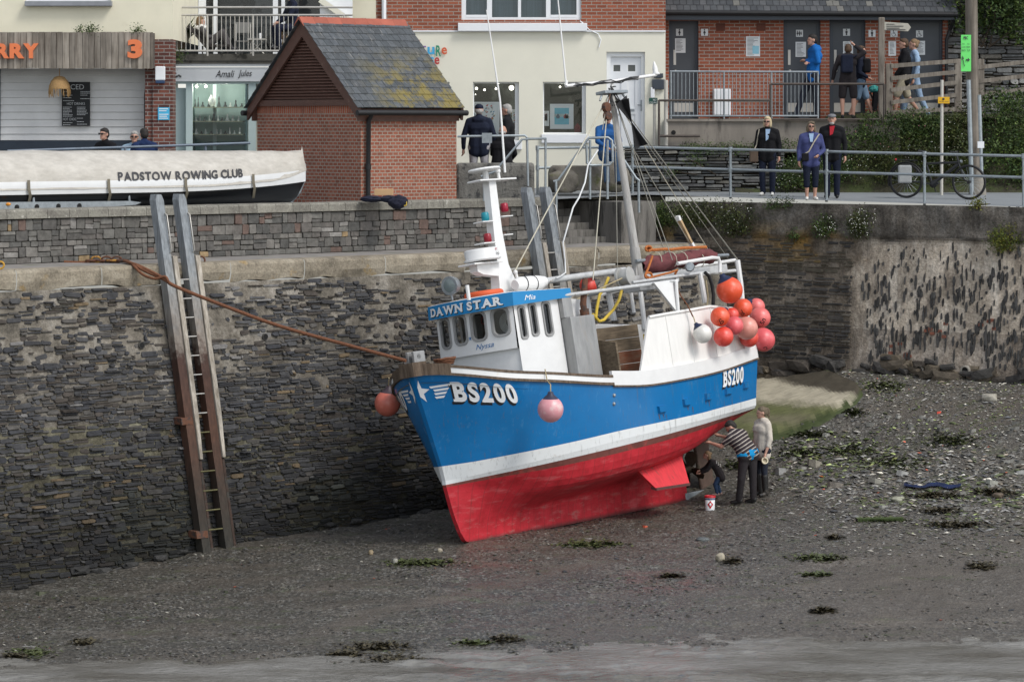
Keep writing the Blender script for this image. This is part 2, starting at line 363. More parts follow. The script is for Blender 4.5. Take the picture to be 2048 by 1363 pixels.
def build_mud():
 xs = np.unique(np.concatenate([np.linspace(-60, -11, 20), np.arange(-11, 12.5, .062), np.linspace(12.5, 60, 20)]))
 ys = np.unique(np.concatenate([np.linspace(-20, 40, 16), np.arange(40, 62, .07), np.linspace(62, 70, 4)]))
 X, Y = np.meshgrid(xs, ys)
 Z = np.concatenate([ground(X[i:i+20], Y[i:i+20]) for i in range(0, len(ys), 20)])
 Z = np.where(np.abs(X) > 20, np.minimum(Z, 1.5), Z)
 r, c = X.shape; me = bpy.data.meshes.new('mud')
 idx = np.arange(r * c).reshape(r, c)
 fc = np.stack([idx[:-1, :-1], idx[:-1, 1:], idx[1:, 1:], idx[1:, :-1]], -1).reshape(-1, 4)
 me.from_pydata(np.stack([X, Y, Z], -1).reshape(-1, 3).tolist(), [], fc.tolist())
 me.polygons.foreach_set('use_smooth', np.ones(len(fc), bool))
 t = NT('harbour mud'); v = t.co('Object'); vs = t.co('Object', (.55, 1.1, 1))
 fine = t.noise(v, 15, 6, .8); mid = t.noise(vs, 2.2, 6, .65); big = t.noise(vs, .55, 4)
 gr = t.n('ShaderNodeTexVoronoi'); gr.inputs['Scale'].default_value = 24; t.l(v, gr.inputs['Vector'])
 grc = t.n('ShaderNodeSeparateColor'); t.l(gr.outputs['Color'], grc.inputs[0])
 c = t.ramp(fine, [(.36, (.014, .012, .009)), (.5, (.062, .054, .043)), (.64, (.19, .17, .14))])
 c = t.mix(t.ramp(mid, [(.42, 0.), (.62, .55)]), c, (.05, .049, .04))
 c = t.mix(t.ramp(grc.outputs[0], [(.86, 0.), (.9, .75)]), c, (.17, .165, .15))          # pale chips
 # brown silt towards the right and along the drained channel
 sep = t.n('ShaderNodeSeparateXYZ'); t.l(v, sep.inputs[0])
 def rng_(sock, a, b):
  m = t.n('ShaderNodeMapRange'); m.inputs[1].default_value = a; m.inputs[2].default_value = b; t.l(sock, m.inputs[0]); return m.outputs[0]
 def mul(a, b):
  m = t.n('ShaderNodeMath', operation='MULTIPLY'); t.l(a, m.inputs[0])
  if isinstance(b, (int, float)): m.inputs[1].default_value = b
  else: t.l(b, m.inputs[1])
  return m.outputs[0]
 silt = mul(mul(rng_(sep.outputs[0], 1.5, 6), rng_(sep.outputs[1], 53.5, 50)), t.ramp(big, [(.35, 0.), (.55, 1.)]))
 c = t.mix(mul(silt, .6), c, (.12, .10, .08)); c = t.mix(t.ramp(t.noise(t.co('Object', (.35, .8, 1)), 1.1, 5, .6), [(.5, 0.), (.62, .6)]), c, (.088, .072, .055))
 ra, rb = on_ground(640, 1262), on_ground(1260, 1108); dv = (rb - ra); dv.z = 0; nv = Vector((-dv.y, dv.x, 0)).normalized()
 ds = t.n('ShaderNodeVectorMath', operation='DOT_PRODUCT'); ds.inputs[1].default_value = nv; wv_ = t.n('ShaderNodeVectorMath', operation='MULTIPLY_ADD'); t.l(t.noise(vs, .5, 2), wv_.inputs[0]); wv_.inputs[1].default_value = nv * 1.1; t.l(v, wv_.inputs[2]); t.l(wv_.outputs[0], ds.inputs[0])
 ab = t.n('ShaderNodeMath', operation='SUBTRACT'); ab.inputs[1].default_value = ra.dot(nv) + .55; t.l(ds.outputs['Value'], ab.inputs[0]); ab2 = t.n('ShaderNodeMath', operation='ABSOLUTE'); t.l(ab.outputs[0], ab2.inputs[0])
 ch_ = mul(mul(t.ramp(ab2.outputs[0], [(.12, .75), (.34, 0.)]), rng_(sep.outputs[0], -3.6, -2.6)), rng_(sep.outputs[0], 2.2, 1.2)); c = t.mix(ch_, c, (.10, .082, .064))
 # green weed patches
 weed = t.ramp(t.noise(t.co('Object', (.7, 1.6, 1)), 1.7, 7, .7), [(.56, 0.), (.66, .8)])
 c = t.mix(mul(weed, t.ramp(fine, [(.38, 0.), (.6, 1.)])), c, (.055, .072, .022))
 # reddish antifouling stain washed down from the hull
 def spot(cx, cy, rx, ry):
  mp = t.n('ShaderNodeMapping'); mp.vector_type = 'POINT'; mp.inputs['Location'].default_value = (-cx / rx, -cy / ry, 0); mp.inputs['Scale'].default_value = (1 / rx, 1 / ry, 0)
  cc = t.n('ShaderNodeTexCoord'); t.l(cc.outputs['Object'], mp.inputs[0])
  ln = t.n('ShaderNodeVectorMath', operation='LENGTH'); t.l(mp.outputs[0], ln.inputs[0])
  return t.ramp(ln.outputs[1], [(.35, 1.), (1., 0.)])
 q1 = on_ground(1330, 1160); q2 = on_ground(930, 1128)
 st = mul(spot(q1.x, q1.y, 1.3, 1.2), t.ramp(t.noise(vs, 3, 5, .7), [(.47, 0.), (.66, .4)]))
 c = t.mix(st, c, (.22, .045, .04))
 st = mul(spot(q2.x + .3, q2.y, 1.1, .35), t.ramp(t.noise(vs, 4, 5, .7), [(.42, 0.), (.6, .32)]))
 c = t.mix(st, c, (.17, .05, .04))
 wet = t.ramp(t.noise(t.co('Object', (.5, 1.6, 1)), 1.15, 6, .68), [(.50, 1.), (.64, 0.)])
 low = rng_(sep.outputs[2], .25, -.75)
 wetf = mul(mul(wet, low), t.ramp(fine, [(.35, 1.), (.62, .35)]))
 rough = t.ramp(wetf, [(.0, .6), (.8, .34)])
 c = t.mix(mul(wetf, .35), c, (.03, .03, .028))
 hgt = t.mix(.5, fine, gr.outputs['Distance'])
 nm = t.bump(hgt, .75, .03)
 me.materials.append(t.out(c, rough, nm, 0, .7))
 o = link(bpy.data.objects.new('mud', me)); struct(o, 'wet grey harbour mud and shingle at low tide')
build_mud()
def build_water():
 mb = MB(); xs = np.unique(np.concatenate([[-120, -40, -12], np.arange(-9.5, 9.5, .045), [12, 40, 120]])); ys = np.unique(np.concatenate([[-60, 0, 30, 39], np.arange(41.2, 47.5, .035)]))
 X, Y = np.meshgrid(xs, ys); A = np.clip((Y - 39) / 2, 0, 1)
 w_ = .75 * fbm(X * 1.7 + 1.2 * fbm(X, Y, 8, 2), Y * 2.7, 61, 3) + .3 * fbm(X * 4, Y * 5.5, 65, 2) + .25 * np.abs(fbm(X * 1.1, Y * 1.6, 71, 2) - .4)
 Z = -1.05 + A * .27 * (w_ - w_.mean()) * np.clip(fbm(X * .35, Y * .8, 75, 2) * 2.2 - .25, .25, 1.2)
 r, c = X.shape; i = np.arange(r * c).reshape(r, c); fc = np.stack([i[:-1, :-1], i[:-1, 1:], i[1:, 1:], i[1:, :-1]], -1).reshape(-1, 4)
 me = bpy.data.meshes.new('water'); me.from_pydata(np.stack([X, Y, Z], -1).reshape(-1, 3).tolist(), [], fc.tolist()); me.polygons.foreach_set('use_smooth', np.ones(len(fc), bool))
 t = NT('harbour water'); v = t.co('Object', (1, 2, 1)); t.b.inputs['IOR'].default_value = 1.33
 c = t.ramp(t.noise(t.co('Object', (.3, 1, 1)), 1.3, 4), [(.35, (.10, .092, .076)), (.65, (.22, .215, .20))])
 me.materials.append(t.out(c, .12, t.bump(t.noise(t.co('Object', (.8, 2, 1)), 7, 3), .8, .06), 0, .6))
 struct(link(bpy.data.objects.new('water', me)), 'grey rippled harbour water at the edge of the mud')
build_water()
# ------------------------------------------------------------------ masonry
def stones(mb, u0, u1, v0, v1, fpos, hr, wr, gap, dr, pal, seed, wob=.02, split=.3, miss=None, mi=0, rnd=.28, ins_=(.16, .74), tw=.12):
 """coursed rubble: irregular stones with a bulged face, fpos(u, v, depth) -> point"""
 r = random.Random(seed); v = v0
 def one(ua, ub, va, vb, ci):
  w_, h_ = ub - ua, vb - va
  if w_ < .03 or h_ < .015: return
  cu, cv = (ua + ub) / 2, (va + vb) / 2
  if miss and r.random() < miss(cu, cv): return
  d = r.uniform(*dr); c = pal(cu, cv, r); k = min(w_, h_) * rnd; q = min(w_, h_)
  base = [(ua + k, va), (ub - k, va), (ub, va + k), (ub, vb - k), (ub - k, vb), (ua + k, vb), (ua, vb - k), (ua, va + k)]
  j = lambda a: r.uniform(-a, a)
  sl = j(tw) * h_ / max(w_, .05)
  base = [(a + j(.46 * rnd) * q, b + j(.46 * rnd) * q + sl * (a - cu)) for a, b in base]
  wv = float(wobf(cu, cv))
  base = [(a, b + wv) for a, b in base]
  ins = [(cu + (a - cu) * (1 - ins_[0] * min(1, h_ / w_ + .3)), cv + wv + (b - cv - wv) * ins_[1]) for a, b in base]
  tl = (j(.35), j(.35))
  vs = [fpos(a, b, -.04) for a, b in base] + [fpos(a, b, d * .7) for a, b in base] + [fpos(a, b, d + d * (tl[0] * (a - cu) / w_ + tl[1] * (b - cv) / h_)) for a, b in ins]
  fs = [(i, (i+1) % 8, 8 + (i+1) % 8, 8 + i) for i in range(8)] + [(8+i, 8 + (i+1) % 8, 16 + (i+1) % 8, 16 + i) for i in range(8)] + [tuple(range(16, 24))]
  mb.add(vs, fs, mi, c)
 def wobf(u, v_): return wob * (float(vn(u * .9, v_ * 1.7, seed)) - .5) * 2
 while v < v1 - .02:
  h = min(r.uniform(*hr), v1 - v)
  if v1 - v - h < hr[0] * .6: h = v1 - v
  u = u0 - r.uniform(0, wr[0])
  while u < u1:
   w_ = r.uniform(*wr) * (1 if r.random() < .8 else .55); ub = min(u + w_, u1)
   if r.random() < split and h > hr[0] * 1.3:
    f_ = r.uniform(.35, .65); one(u + gap/2, ub - gap/2, v + gap/2, v + h * f_ - gap/2, 0); one(u + gap/2, ub - gap/2, v + h * f_ + gap/2, v + h - gap/2, 0)
   else: one(max(u, u0) + gap/2, ub - gap/2, v + gap/2, v + h - gap/2, 0)
   u = ub
  v += h
def mat_stone(name, bump=.7, rough=.85):
 t = NT(name); v = t.co('Object'); n = t.noise(v, 9, 7, .7); n2 = t.noise(t.co('Object', (1, 1, 5)), 12, 6, .7)
 c = t.mix(1., t.attr(), t.ramp(n, [(.3, .6), (.7, 1.35)]), 'MULTIPLY')
 return t.out(c, rough, t.bump(t.mix(.5, n, n2), bump, .03), 0, .35)
m_stone = mat_stone('slate stone'); m_stone2 = mat_stone('grey building stone', .5, .9)
def mat_mortar(name, c1, c2, c3, s=1.6):
 t = NT(name); v = t.co('Object'); n = t.noise(v, s, 7, .68); n2 = t.noise(v, 14, 6, .7)
 c = t.ramp(n, [(.35, c1), (.5, c2), (.62, c3)]); c = t.mix(1., c, t.ramp(n2, [(.3, .55), (.7, 1.3)]), 'MULTIPLY'); c = t.mix(1., c, t.attr(), 'MULTIPLY')
 return t.out(c, .95, t.bump(n2, .9, .04), 0, .2)
m_mortar = mat_mortar('old lime mortar', (.10, .09, .076), (.20, .178, .148), (.31, .285, .25))
BAT = 1.15 / 4.9
def q_pos(k, z, d=0.):
 """a point of the battered quay face: k metres along, height z, d proud"""
 p = QA + QD * k + QN * ((ZL - z) * BAT + d); return Vector((p.x, p.y, z))
def quay_wall():
 root = thing('quay_wall', 'dark slate rubble quay wall with pale concrete coping behind the fishing boat', 'wall', QA + Vector((0, 0, -.8)))
 off = -(QA + Vector((0, 0, -.8)))
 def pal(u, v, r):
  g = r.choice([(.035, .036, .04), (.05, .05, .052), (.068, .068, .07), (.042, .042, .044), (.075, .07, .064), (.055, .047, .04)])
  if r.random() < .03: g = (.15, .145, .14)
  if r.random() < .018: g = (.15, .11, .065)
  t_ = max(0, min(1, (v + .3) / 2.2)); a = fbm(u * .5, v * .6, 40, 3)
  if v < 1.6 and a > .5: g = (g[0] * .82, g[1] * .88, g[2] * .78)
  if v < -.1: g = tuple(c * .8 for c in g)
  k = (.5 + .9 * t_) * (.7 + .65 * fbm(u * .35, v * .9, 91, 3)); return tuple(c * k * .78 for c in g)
 miss = lambda u, v: min(.7, max(0, (.05 + 1.15 * max(0, (v - 2.2) / 1.6) * (fbm(u * .8, v * 1.1, 77, 3)) + (.3 if fbm(u * .9, v * 1.2, 31, 3) > .62 and v > .3 else 0))))
 mb = MB()
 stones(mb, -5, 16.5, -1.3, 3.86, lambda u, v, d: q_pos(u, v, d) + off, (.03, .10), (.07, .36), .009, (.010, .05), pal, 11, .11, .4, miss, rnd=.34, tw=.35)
 # mortar backing
 us = np.arange(-9, 17.3, .12); vs = np.arange(-1.7, 3.95, .12)
 pts = []
 for v in vs:
  pts.append([q_pos(u, v, .02 * (float(fbm(u * 3, v * 3, 5, 3)) - .4)) + off for u in us])
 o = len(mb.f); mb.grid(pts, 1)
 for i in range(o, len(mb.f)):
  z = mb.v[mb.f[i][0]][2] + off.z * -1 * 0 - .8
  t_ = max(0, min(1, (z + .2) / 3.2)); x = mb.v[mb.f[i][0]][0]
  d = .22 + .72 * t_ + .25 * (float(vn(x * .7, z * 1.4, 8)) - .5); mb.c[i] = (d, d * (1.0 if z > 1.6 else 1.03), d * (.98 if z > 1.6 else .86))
 # ragged footing stones
 r = random.Random(5)
 for i in range(48):
  k = -9 + 26 * i / 48 + r.uniform(-.1, .1); p = q_pos(k, -1, 0); z = gz(*(QA + QD * k + QN * 1.2).xy)
  c = q_pos(k, z + r.uniform(-.05, .12), r.uniform(0, .12)) + off; s_ = r.uniform(.06, .16); g = r.uniform(.022, .045)
  bm = bmesh.new(); bmesh.ops.create_icosphere(bm, subdivisions=2, radius=1)
  for v in bm.verts: v.co = Vector((v.co.x * s_ * r.uniform(1.2, 1.35), v.co.y * s_ * .8, max(-.6, min(.6, v.co.z)) * s_ * .6)) * r.uniform(.75, 1.2)
  bmesh.ops.transform(bm, matrix=Matrix.Translation(c) @ Matrix.Rotation(r.uniform(.4, 1.), 4, 'Z'), verts=bm.verts); mb.bm(bm, 0, (g, g * .98, g * .93))
 mb.build('masonry', [m_stone, m_mortar], root)
 # drain pipes
 for px, py in ((29, 701), (281, 690), (528, 673), (835, 655), (67, 985), (194, 967), (319, 961), (453, 941), (569, 928)):
  k, z = quay_uv(px, py); c = q_pos(k, z, 0) + off
  d = MB(); d.lathe([(.06, -.1), (.06, .045), (.05, .047), (.05, .03)], c, QN, 14, 0); d.lathe([(.05, .02), (.05, .046)], c, QN, 14, 1)
  d.build('drain_pipe', [mat('wet pipe', (.05, .048, .042), .8), m_dark], root)
 # coping: long concrete blocks
 cb = MB(); k = -9.; r = random.Random(3)
 while k < 16.9:
  L = r.uniform(1.2, 2.2); k2 = min(k + L, 16.9); pts = []
  A = [q_pos(k + .006, ZL, .05), q_pos(k2 - .006, ZL, .05)]
  for (t_, dz, dn) in ((0, 0, 0),):
   lo = r.uniform(.29, .37)
   n = 8; rows = []
   prof = [(-.5, .0), (.0, .004), (.055, -.02), (.075, -.06), (.08 , -lo * .6), (.05, -lo), (-.1, -lo - .02)]
   for d_, z_ in prof:
    row = []
    for i in range(n + 1):
     kk = k + .008 + (k2 - k - .016) * i / n
     jit = .012 * (float(vn(kk * 6, z_ * 9, 4)) - .5) + (.06 * (float(vn(kk * 2.3, 3, 9)) - .5) if z_ <= -lo else 0)
     p = QA + QD * kk + QN * (d_ + jit); row.append(Vector((p.x, p.y, ZL + z_ + (jit * 1.5 if z_ <= -lo else 0))) + off)
    rows.append(row)
   sh = r.uniform(.85, 1.12); cb.grid(rows[::-1], 0, (sh, sh * .98, sh * .95), False)
  k = k2
 t = NT('quay coping'); v = t.co('Object'); n = t.noise(v, 2.2, 7, .7); n2 = t.noise(v, 25, 6)
 c = t.ramp(n, [(.32, (.13, .115, .09)), (.48, (.26, .23, .18)), (.7, (.34, .31, .25))]); c = t.mix(t.ramp(t.noise(v, 3.1, 5), [(.6, 0.), (.68, .6)]), c, (.30, .2, .07)); c = t.mix(1., c, t.ramp(n2, [(.3, .7), (.7, 1.2)]), 'MULTIPLY'); c = t.mix(1., c, t.attr(), 'MULTIPLY')
 cb.build('coping', t.out(c, .92, t.bump(n2, .6, .02), 0, .25), root)
 return root
def quay_uv(px, py):
 """pixel -> (metres along, height) on the battered face"""
 n = Vector((QN.x, QN.y, BAT)).normalized(); p0 = q_pos(0, ZL); d = P(px, py, 1) - Vector((0, 0, HC)); c = Vector((0, 0, HC))
 t = (p0 - c).dot(n) / d.dot(n); p = c + d * t
 return (p - QA).dot(QD), p.z
quay_wall()
LW = 1.55
def ledge():
 mb = MB(); a = QA + QD * -9; b = QA + QD * 17
 n = 60; rows = []
 for d in (-.02, -.5, -1., -LW - .3):
  rows.append([Vector((*(QA + QD * (-9 + 26 * i / n) + QN * d).xy, ZL - .006 + .02 * (-d / LW))) for i in range(n + 1)])
 mb.grid(rows, 0)
 struct(mb.build('ledge_path', mat('ledge concrete', (.235, .22, .205), .9, var=.25, vs=2, bump=.4, bs=40, col2=(.12, .125, .08), lo=.56, hi=.7, s2=1.4)), 'narrow grey concrete walkway along the quay below the upper wall')
ledge()
def up_pos(k, z, d=0.):
 p = QA + QD * k + QN * (-LW + d); return Vector((p.x, p.y, z))
K_END = 14.15
def upper_wall():
 root = thing('retaining_wall', 'grey squared stone retaining wall with rounded concrete cap above the ledge', 'wall', up_pos(0, ZL)); off = -up_pos(0, ZL)
 def pal(u, v, r):
  g = r.choice([(.115, .11, .10), (.145, .14, .128), (.09, .088, .082), (.17, .16, .145), (.125, .115, .105), (.10, .095, .088)])
  x = r.random()
  if x < .03: g = (.22, .21, .195)
  elif x < .1: g = (.13, .09, .075)
  elif x < .115: g = (.28, .2, .11)
  return g
 mb = MB(); stones(mb, -9, K_END - .0, ZL + .02, 5.1, lambda u, v, d: up_pos(u, v, d) + off, (.09, .19), (.12, .34), .010, (.02, .045), pal, 21, .012, .45, rnd=.1, ins_=(.05, .9), tw=.05)
 M = MB(); mb.grid([[up_pos(u, z, 0) + off for u in np.arange(-9, K_END + .01, .5) if u <= K_END] for z in (ZL - .1, 5.12)], 1, (.32, .31, .28))
 mb.build('masonry', [m_stone2, m_mortar], root)
 cb = MB(); k = -9.; r = random.Random(8)
 while k < K_END - .01:
  k2 = min(k + r.uniform(.38, .46) * 1.02, K_END); sh = r.uniform(.85, 1.12)
  prof = [(-.36, .02), (-.3, .16), (-.1, .185), (.05, .17), (.075, .14), (.08, .01), (.0, .0)]
  ring = lambda kk: [up_pos(kk, 5.1 + z_, d_) + off for d_, z_ in prof]
  A = ring(k + .004); B = ring(k2 - .004); n = len(prof)
  cb.add(A + B, [(i, i+1, n+i+1, n+i) for i in range(n-1)] + [tuple(range(n)), tuple(range(2*n-1, n-1, -1))], 0, (sh, sh, sh * .97)); k = k2
 t = NT('wall cap concrete'); v = t.co('Object'); n = t.noise(v, 3, 7, .7); n2 = t.noise(v, 28, 6); sp = t.noise(v, 11, 3, .5)
 c = t.ramp(n, [(.35, (.155, .145, .13)), (.6, (.25, .24, .21))]); c = t.mix(t.ramp(sp, [(.67, 0.), (.7, .7)]), c, (.42, .41, .37)); c = t.mix(1., c, t.ramp(n2, [(.3, .75), (.7, 1.2)]), 'MULTIPLY'); c = t.mix(1., c, t.attr(), 'MULTIPLY')
 cb.build('coping', t.out(c, .9, t.bump(n2, .6, .02), 0, .25), root)
upper_wall()
# ---- road on top
def road():
 mb = MB()
 # outline: behind the retaining wall, round the corner, along the right wall
 pts = [(up_pos(-20, 0, -.3)).xy, up_pos(K_END + 1.4, 0, -.3).xy, (RA + RD * .2 - RN * .05).xy, (RA + RD * 16).xy]
 outline = [Vector((*p, road_z(p[1]) - .005)) for p in pts] + [Vector((40, 90, road_z(90))), Vector((-40, 90, road_z(90))), Vector((-40, 40, road_z(40)))]
 mb.add(outline, [tuple(range(len(outline)))])
 struct(mb.build('road', m_asphalt), 'grey tarmac quayside road above the harbour walls')
road()
# ---- right wall
def r_pos(k, z, d=0.):
 p = RA + RD * k + RN * ((5.1 - z) * .1 + d); return Vector((p.x, p.y, z))
def r_top(k): return road_z((RA + RD * k).y)
def right_wall():
 root = thing('harbour_wall', 'tall harbour wall of dark slate courses and pale slate-studded render on the right', 'wall', RA + RD * 5 + Vector((0, 0, 1.6))); off = -root.location
 KS = 5.15
 def pal(u, v, r):
  g = r.choice([(.05, .047, .045), (.065, .06, .056), (.08, .073, .066), (.045, .043, .042), (.095, .085, .07)])
  if v > 3.7 and fbm(u * .8, v, 6, 3) > .42: g = (.15, .105, .045) if r.random() < .14 else (.085, .074, .055)
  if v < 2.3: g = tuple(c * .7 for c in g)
  return g
 mb = MB()
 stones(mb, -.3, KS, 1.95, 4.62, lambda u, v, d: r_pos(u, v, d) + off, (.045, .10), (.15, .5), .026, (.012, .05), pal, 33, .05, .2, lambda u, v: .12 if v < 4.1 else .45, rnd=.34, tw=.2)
 # thin slates set on edge in render
 r = random.Random(14)
 for i in range(1700):
  u = r.uniform(KS + .1, 15); v = 4.35 - (r.random() ** .8) * 2.35
  if u < KS + .15 + .5 * vn(v * 1.7, 1, 5) or fbm(u * .9, v * .8, 15, 3) < .26 + .16 * r.random(): continue
  h = r.uniform(.03, .14) * (1.3 if v < 2.6 else 1); w_ = r.uniform(.012, .036); g = r.uniform(.035, .085); d = r.uniform(.012, .04); tl = r.uniform(-.18, .12)
  q = [(u - w_ * .3, v - h), (u + w_ * .6, v - h * .8), (u + w_ + tl * h * .3, v + h * .1), (u + w_ * .5 + tl * h, v + h), (u - w_ * .5 + tl * h, v + h * .85), (u - w_ + tl * h * .2, v)]
  A = [r_pos(a, b, -.03) + off for a, b in q]; B = [r_pos(u + (a - u) * .8, v + (b - v) * .85, d) + off for a, b in q]
  mb.add(A + B, [(j, (j+1) % 6, 6 + (j+1) % 6, 6 + j) for j in range(6)] + [tuple(range(6, 12))], 0, (g, g * .97, g * .93))
 # broken bricks let into the render
 for (u, v, n) in ((7.0, 2.75, 6), (8.2, 2.9, 4), (6.2, 2.2, 7)):
  for j in range(n):
   a, b = u + r.uniform(-.25, .25), v + r.uniform(-.2, .2); mb.add([r_pos(a + x, b + y, z) + off for z in (-.02, .02) for x, y in ((-.05, -.03), (.05, -.025), (.045, .03), (-.05, .03))], [(0,1,5,4),(1,2,6,5),(2,3,7,6),(3,0,4,7),(4,5,6,7)], 0, (.22, .085, .055))
 us = np.arange(-.4, 15, .05); vs = np.arange(.6, 5.16, .05); rows = []
 for v in vs:
  row = []
  for u in us:
   rough = .2 * (float(fbm(u * 2.2, v * 3.2, 3, 4)) - .45) if v > 4.45 else (.05 if u > KS else .015) * (float(fbm(u * 2.5, v * 2.5, 12, 4)) - .4)
   if v > 4.5: rough += .07
   zz = min(v, r_top(u) - .012)
   row.append(r_pos(u, zz, rough) + off)
  rows.append(row)
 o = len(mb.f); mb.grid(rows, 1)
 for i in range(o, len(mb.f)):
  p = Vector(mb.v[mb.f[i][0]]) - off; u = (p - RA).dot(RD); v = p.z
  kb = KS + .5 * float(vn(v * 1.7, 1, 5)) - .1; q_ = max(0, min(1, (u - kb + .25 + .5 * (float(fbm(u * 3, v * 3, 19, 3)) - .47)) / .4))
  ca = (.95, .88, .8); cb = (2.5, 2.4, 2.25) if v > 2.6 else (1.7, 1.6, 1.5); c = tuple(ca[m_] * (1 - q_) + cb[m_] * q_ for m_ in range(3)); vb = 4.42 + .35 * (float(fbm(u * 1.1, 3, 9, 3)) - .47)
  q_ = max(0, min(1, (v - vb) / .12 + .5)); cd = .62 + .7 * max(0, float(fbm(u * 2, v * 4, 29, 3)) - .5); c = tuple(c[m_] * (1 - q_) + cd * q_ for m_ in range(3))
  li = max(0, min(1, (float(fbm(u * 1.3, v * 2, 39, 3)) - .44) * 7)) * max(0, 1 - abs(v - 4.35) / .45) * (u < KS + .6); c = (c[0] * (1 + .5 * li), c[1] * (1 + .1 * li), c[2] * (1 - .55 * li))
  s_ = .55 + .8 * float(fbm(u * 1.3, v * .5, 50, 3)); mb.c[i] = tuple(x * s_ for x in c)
 t = NT('harbour render'); v = t.co('Object'); vst = t.co('Object', (1, 1, .35)); n = t.noise(vst, 2.2, 7, .7); n2 = t.noise(v, 18, 6, .7)
 c = t.ramp(n, [(.33, (.11, .095, .08)), (.48, (.23, .205, .175)), (.65, (.34, .32, .29))]); c = t.mix(t.ramp(t.noise(t.co('Object', (1, 1, .12)), 5, 6, .7), [(.5, 0.), (.68, .6)]), c, (.10, .09, .08)); c = t.mix(1., c, t.ramp(n2, [(.3, .5), (.72, 1.3)]), 'MULTIPLY'); c = t.mix(1., c, t.attr(), 'MULTIPLY')
 m_r = t.out(c, .95, t.bump(n2, .9, .05), 0, .2)
 # boulder footing
 for i in range(120):
  k = r.uniform(.3, 16); z = gz(*(RA + RD * k + RN * .5).xy); s_ = r.uniform(.06, .19) * (1.2 if k > 7 else 1)
  c = r_pos(k, z + r.uniform(-.02, .32), r.uniform(-.02, .16)) + off; g = r.choice([(.065, .055, .045), (.05, .047, .044), (.12, .098, .07), (.085, .07, .052), (.055, .052, .048)])
  bm = bmesh.new(); bmesh.ops.create_icosphere(bm, subdivisions=2, radius=1)
  for vv in bm.verts:
   vv.co = Vector((max(-.7, min(.7, vv.co.x)) * s_ * 2.1, vv.co.y * s_ * .8, max(-.5, min(.5, vv.co.z)) * s_ * 1.1)) * r.uniform(.8, 1.15)
  bmesh.ops.transform(bm, matrix=Matrix.Translation(c) @ Matrix.Rotation(r.uniform(-.9, -.2), 4, 'Z') @ Matrix.Rotation(r.uniform(-.3, .3), 4, 'Y'), verts=bm.verts); mb.bm(bm, 0, g)
 mb.build('masonry', [m_stone, m_r], root)
 for px, py in ((1843, 739), (1935, 740)):
  k = (px - 1700) / 98 * 1.16 + 5.0; p = P(px, py, (RA + RD * k).y - .25)
  d = MB(); c = p + off - RN * .15; d.lathe([(.1, -.1), (.1, .3), (.07, .3), (.068, .26)], c, RN, 14, 0); d.lathe([(.069, .1), (.069, .27)], c, RN, 14, 1)
  d.build('drain_pipe', [m_concrete, m_dark], root)
right_wall()
# ---- end of the ledge: steps and concrete pier up to the road
def stairs():
 root = thing('quay_steps', 'worn concrete steps and pier joining ledge to road behind the boat mast', 'steps', up_pos(K_END, ZL)); off = -root.location
 mb = MB(); n = 6; k0 = K_END + .03; k1 = K_END + 1.45
 for i in range(n):
  z1 = ZL + (5.13 - ZL) * (i + 1) / n; d0 = .0 - .26 * i; a = up_pos(k0, ZL - .1, d0); b = up_pos(k1, ZL - .1, d0); c = up_pos(k1, ZL - .1, -1.8); d = up_pos(k0, ZL - .1, -1.8)
  if i % 1 == 0: mb.prism([p + off for p in (a, b, c, d)], (0, 0, z1 - ZL + .1))
 mb.build('step', mat('streaked concrete', (.17, .16, .145), .92, var=.35, vs=1.6, bump=.6, bs=28, col2=(.05, .047, .042), lo=.5, hi=.64, s2=3, stretch=(2, 2, .35), bd=.02), root)
 pb = MB(); k2 = K_END + 2.45; q = [up_pos(k1 + .005, ZL - .2, .45), up_pos(k2, ZL - .2, .45), up_pos(k2, ZL - .2, -2), up_pos(k1 + .005, ZL - .2, -2)]
 pb.prism([p + off for p in q], (0, 0, 5.16 - ZL + .2)); pb.build('pier', mat('streaked concrete', (.17, .16, .145), .92, var=.35, vs=1.6, bump=.6, bs=28, col2=(.05, .047, .042), lo=.5, hi=.64, s2=3, stretch=(2, 2, .35), bd=.02), root)
stairs()
# ------------------------------------------------------------------ openings helper
def wall_open(mb, fpos, a0, a1, z0, z1, holes, depth=.1, mi=0, mr=None, step=None, col=(1, 1, 1)):
 """a wall sheet in (a, z) with rectangular holes and their reveals; fpos(a, z, back) -> point"""
 xs = {a0, a1}; zs = {z0, z1}
 for h in holes: xs |= {h[0], h[1]}; zs |= {h[2], h[3]}
 if step:
  n = int((a1 - a0) / step); xs |= {a0 + (a1 - a0) * i / n for i in range(1, n)}
 xs = sorted(x for x in xs if a0 <= x <= a1); zs = sorted(z for z in zs if z0 <= z <= z1)
 for i in range(len(xs) - 1):
  for j in range(len(zs) - 1):
   xa, xb, za, zb = xs[i], xs[i+1], zs[j], zs[j+1]; cx, cz = (xa + xb) / 2, (za + zb) / 2
   if any(h[0] < cx < h[1] and h[2] < cz < h[3] for h in holes): continue
   mb.quad(fpos(xa, za, 0), fpos(xb, za, 0), fpos(xb, zb, 0), fpos(xa, zb, 0), mi, col)
 mr = mi if mr is None else mr
 for (xa, xb, za, zb) in holes:
  for p, q in (((xa, za), (xa, zb)), ((xb, zb), (xb, za)), ((xb, za), (xa, za)), ((xa, zb), (xb, zb))):
   mb.quad(fpos(*p, 0), fpos(*q, 0), fpos(*q, depth), fpos(*p, depth), mr, col)
